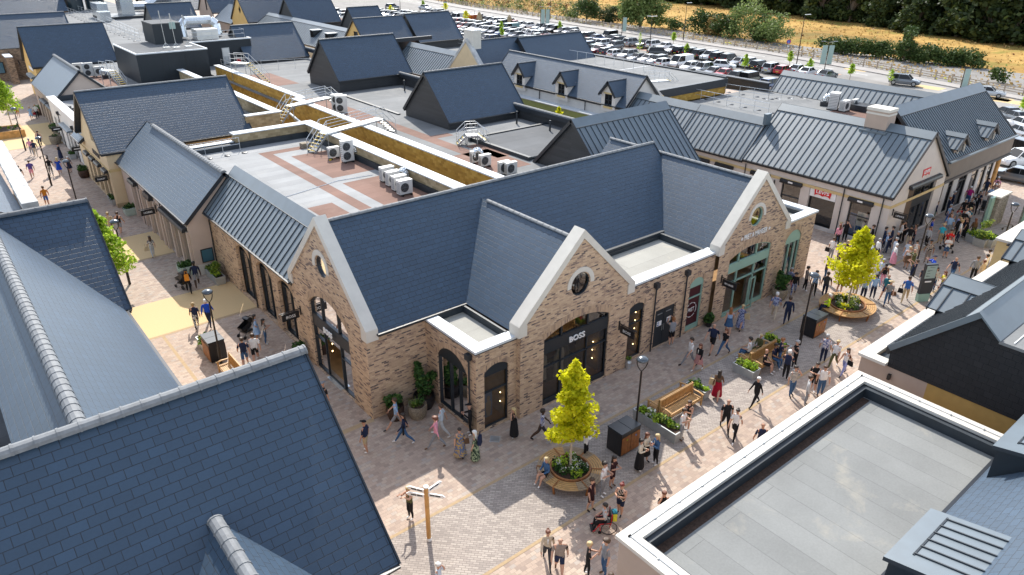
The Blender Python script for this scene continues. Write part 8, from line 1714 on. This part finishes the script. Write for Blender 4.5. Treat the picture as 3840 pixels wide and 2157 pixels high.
# saplings in the car park
for i,(pn,px,py,pt,lb) in enumerate((('k1',190,130,0,'lime sapling beside the white van in the far car park'),('k1',560,250,110,'thin leafy sapling between two rows of far cars'),('k1',565,300,190,'thin sapling in front of the dark parked cars'),('k1',1170,235,110,'thin sapling above the far pavilion ridge'),('k2',660,285,60,'bare thin sapling in the middle car park row'),('k2',1155,320,190,'slender sapling between black parked cars'),('k2',1020,190,60,'pale sapling between the far row and the road'),('k3',535,250,60,'sapling beside the white tall car in the far row'),('k3',1005,190,30,'green sapling on the kerb above the red hatchback'),('k3',1205,270,125,'leafy sapling behind the far ribbed roof ridge'),('p4',820,800,690,'sapling behind the ribbed roof, left of the driving car'),('p4',1215,870,690,'bare sapling just left of the driving grey car'),('p4',2545,1150,990,'sapling at the right edge of the parking'),('k4',745,160,70,'lime sapling by the far pavilion'),('k4',1320,130,60,'bright lime sapling behind the far pavilion ridge'),('k4',1085,95,30,'round sapling beside the road bend'))):
    q=pp(pn,px,py); h=max(2.5,min(6.5,fit_h(q,P2(pn,px,pt)))); street_tree(lb,q.x,q.y,h,.75 if i not in(0,13,14) else 1.2,200+i,'lime' if i in(0,13,14) else 'spring',0,.9,420 if i not in(4,11) else 110,'car park saplings',ls=.24)
for i,(px,py,lb) in enumerate(((330,130,'pale standing stone beside the orange van'),(645,165,'pale standing stone at the end of the road kerb'))):
    q=pp('k1',px,py); t=thing('standing_stone',lb,'stone',q,0,'standing stones in the car park'); b=MB(); b.lathe([(.9,-.1),(1.0,.8),(.7,2.0),(.2,2.7),(.001,2.8)],q,7,0,1,.6); b.build('stone',M['buff'],t,smooth=True)

# ================================================================== LIGHT, SKY, CAMERA
SUN=Vector((.353,.656,.667)).normalized(); el=math.asin(SUN.z); az=math.atan2(SUN.y,SUN.x)
W=bpy.data.worlds.new('World'); S.world=W; W.use_nodes=True; nt=W.node_tree; bg=nt.nodes['Background']; sk=nt.nodes.new('ShaderNodeTexSky'); sk.sky_type='NISHITA'; sk.sun_disc=False; sk.sun_elevation=el; sk.sun_rotation=PI/2-az; sk.air_density=1.0; sk.dust_density=.6; sk.ozone_density=1.0; hs=nt.nodes.new('ShaderNodeHueSaturation'); hs.inputs['Saturation'].default_value=.55; nt.links.new(sk.outputs[0],hs.inputs['Color']); nt.links.new(hs.outputs[0],bg.inputs[0]); bg.inputs[1].default_value=.15
sd=bpy.data.lights.new('sun','SUN'); sd.energy=2.8; sd.angle=R(.53); sd.color=(1,.945,.86); so=bpy.data.objects.new('sun',sd); C.objects.link(so); so.rotation_euler=SUN.to_track_quat('Z','Y').to_euler(); so.location=(60,110,120)
cd=bpy.data.cameras.new('camera'); cd.sensor_width=36; cd.lens=36*F0/3840; cd.clip_end=4000; cd.clip_start=.5; co=bpy.data.objects.new('camera',cd); C.objects.link(co)
mw=Matrix((RT,UP,-FW)).transposed().to_4x4(); mw.translation=Vector((0,0,CAMZ)); co.matrix_world=mw; S.camera=co
S.view_settings.view_transform='Standard'; S.view_settings.look='None'; S.view_settings.exposure=1.2; S.view_settings.gamma=1; S.render.resolution_x=1024; S.render.resolution_y=575
S.cycles.max_bounces=6; S.cycles.transparent_max_bounces=12
for o in list(S.objects):
    if o.parent is None and 'label' in o:
        w=o['label'].split()
        if len(w)>16:
            w=w[:16]
            while w[-1].strip(',') in ('a','an','the','in','of','on','by','with','and','between','beside','one','near'): w.pop()
            o['label']=' '.join(w).rstrip(',')
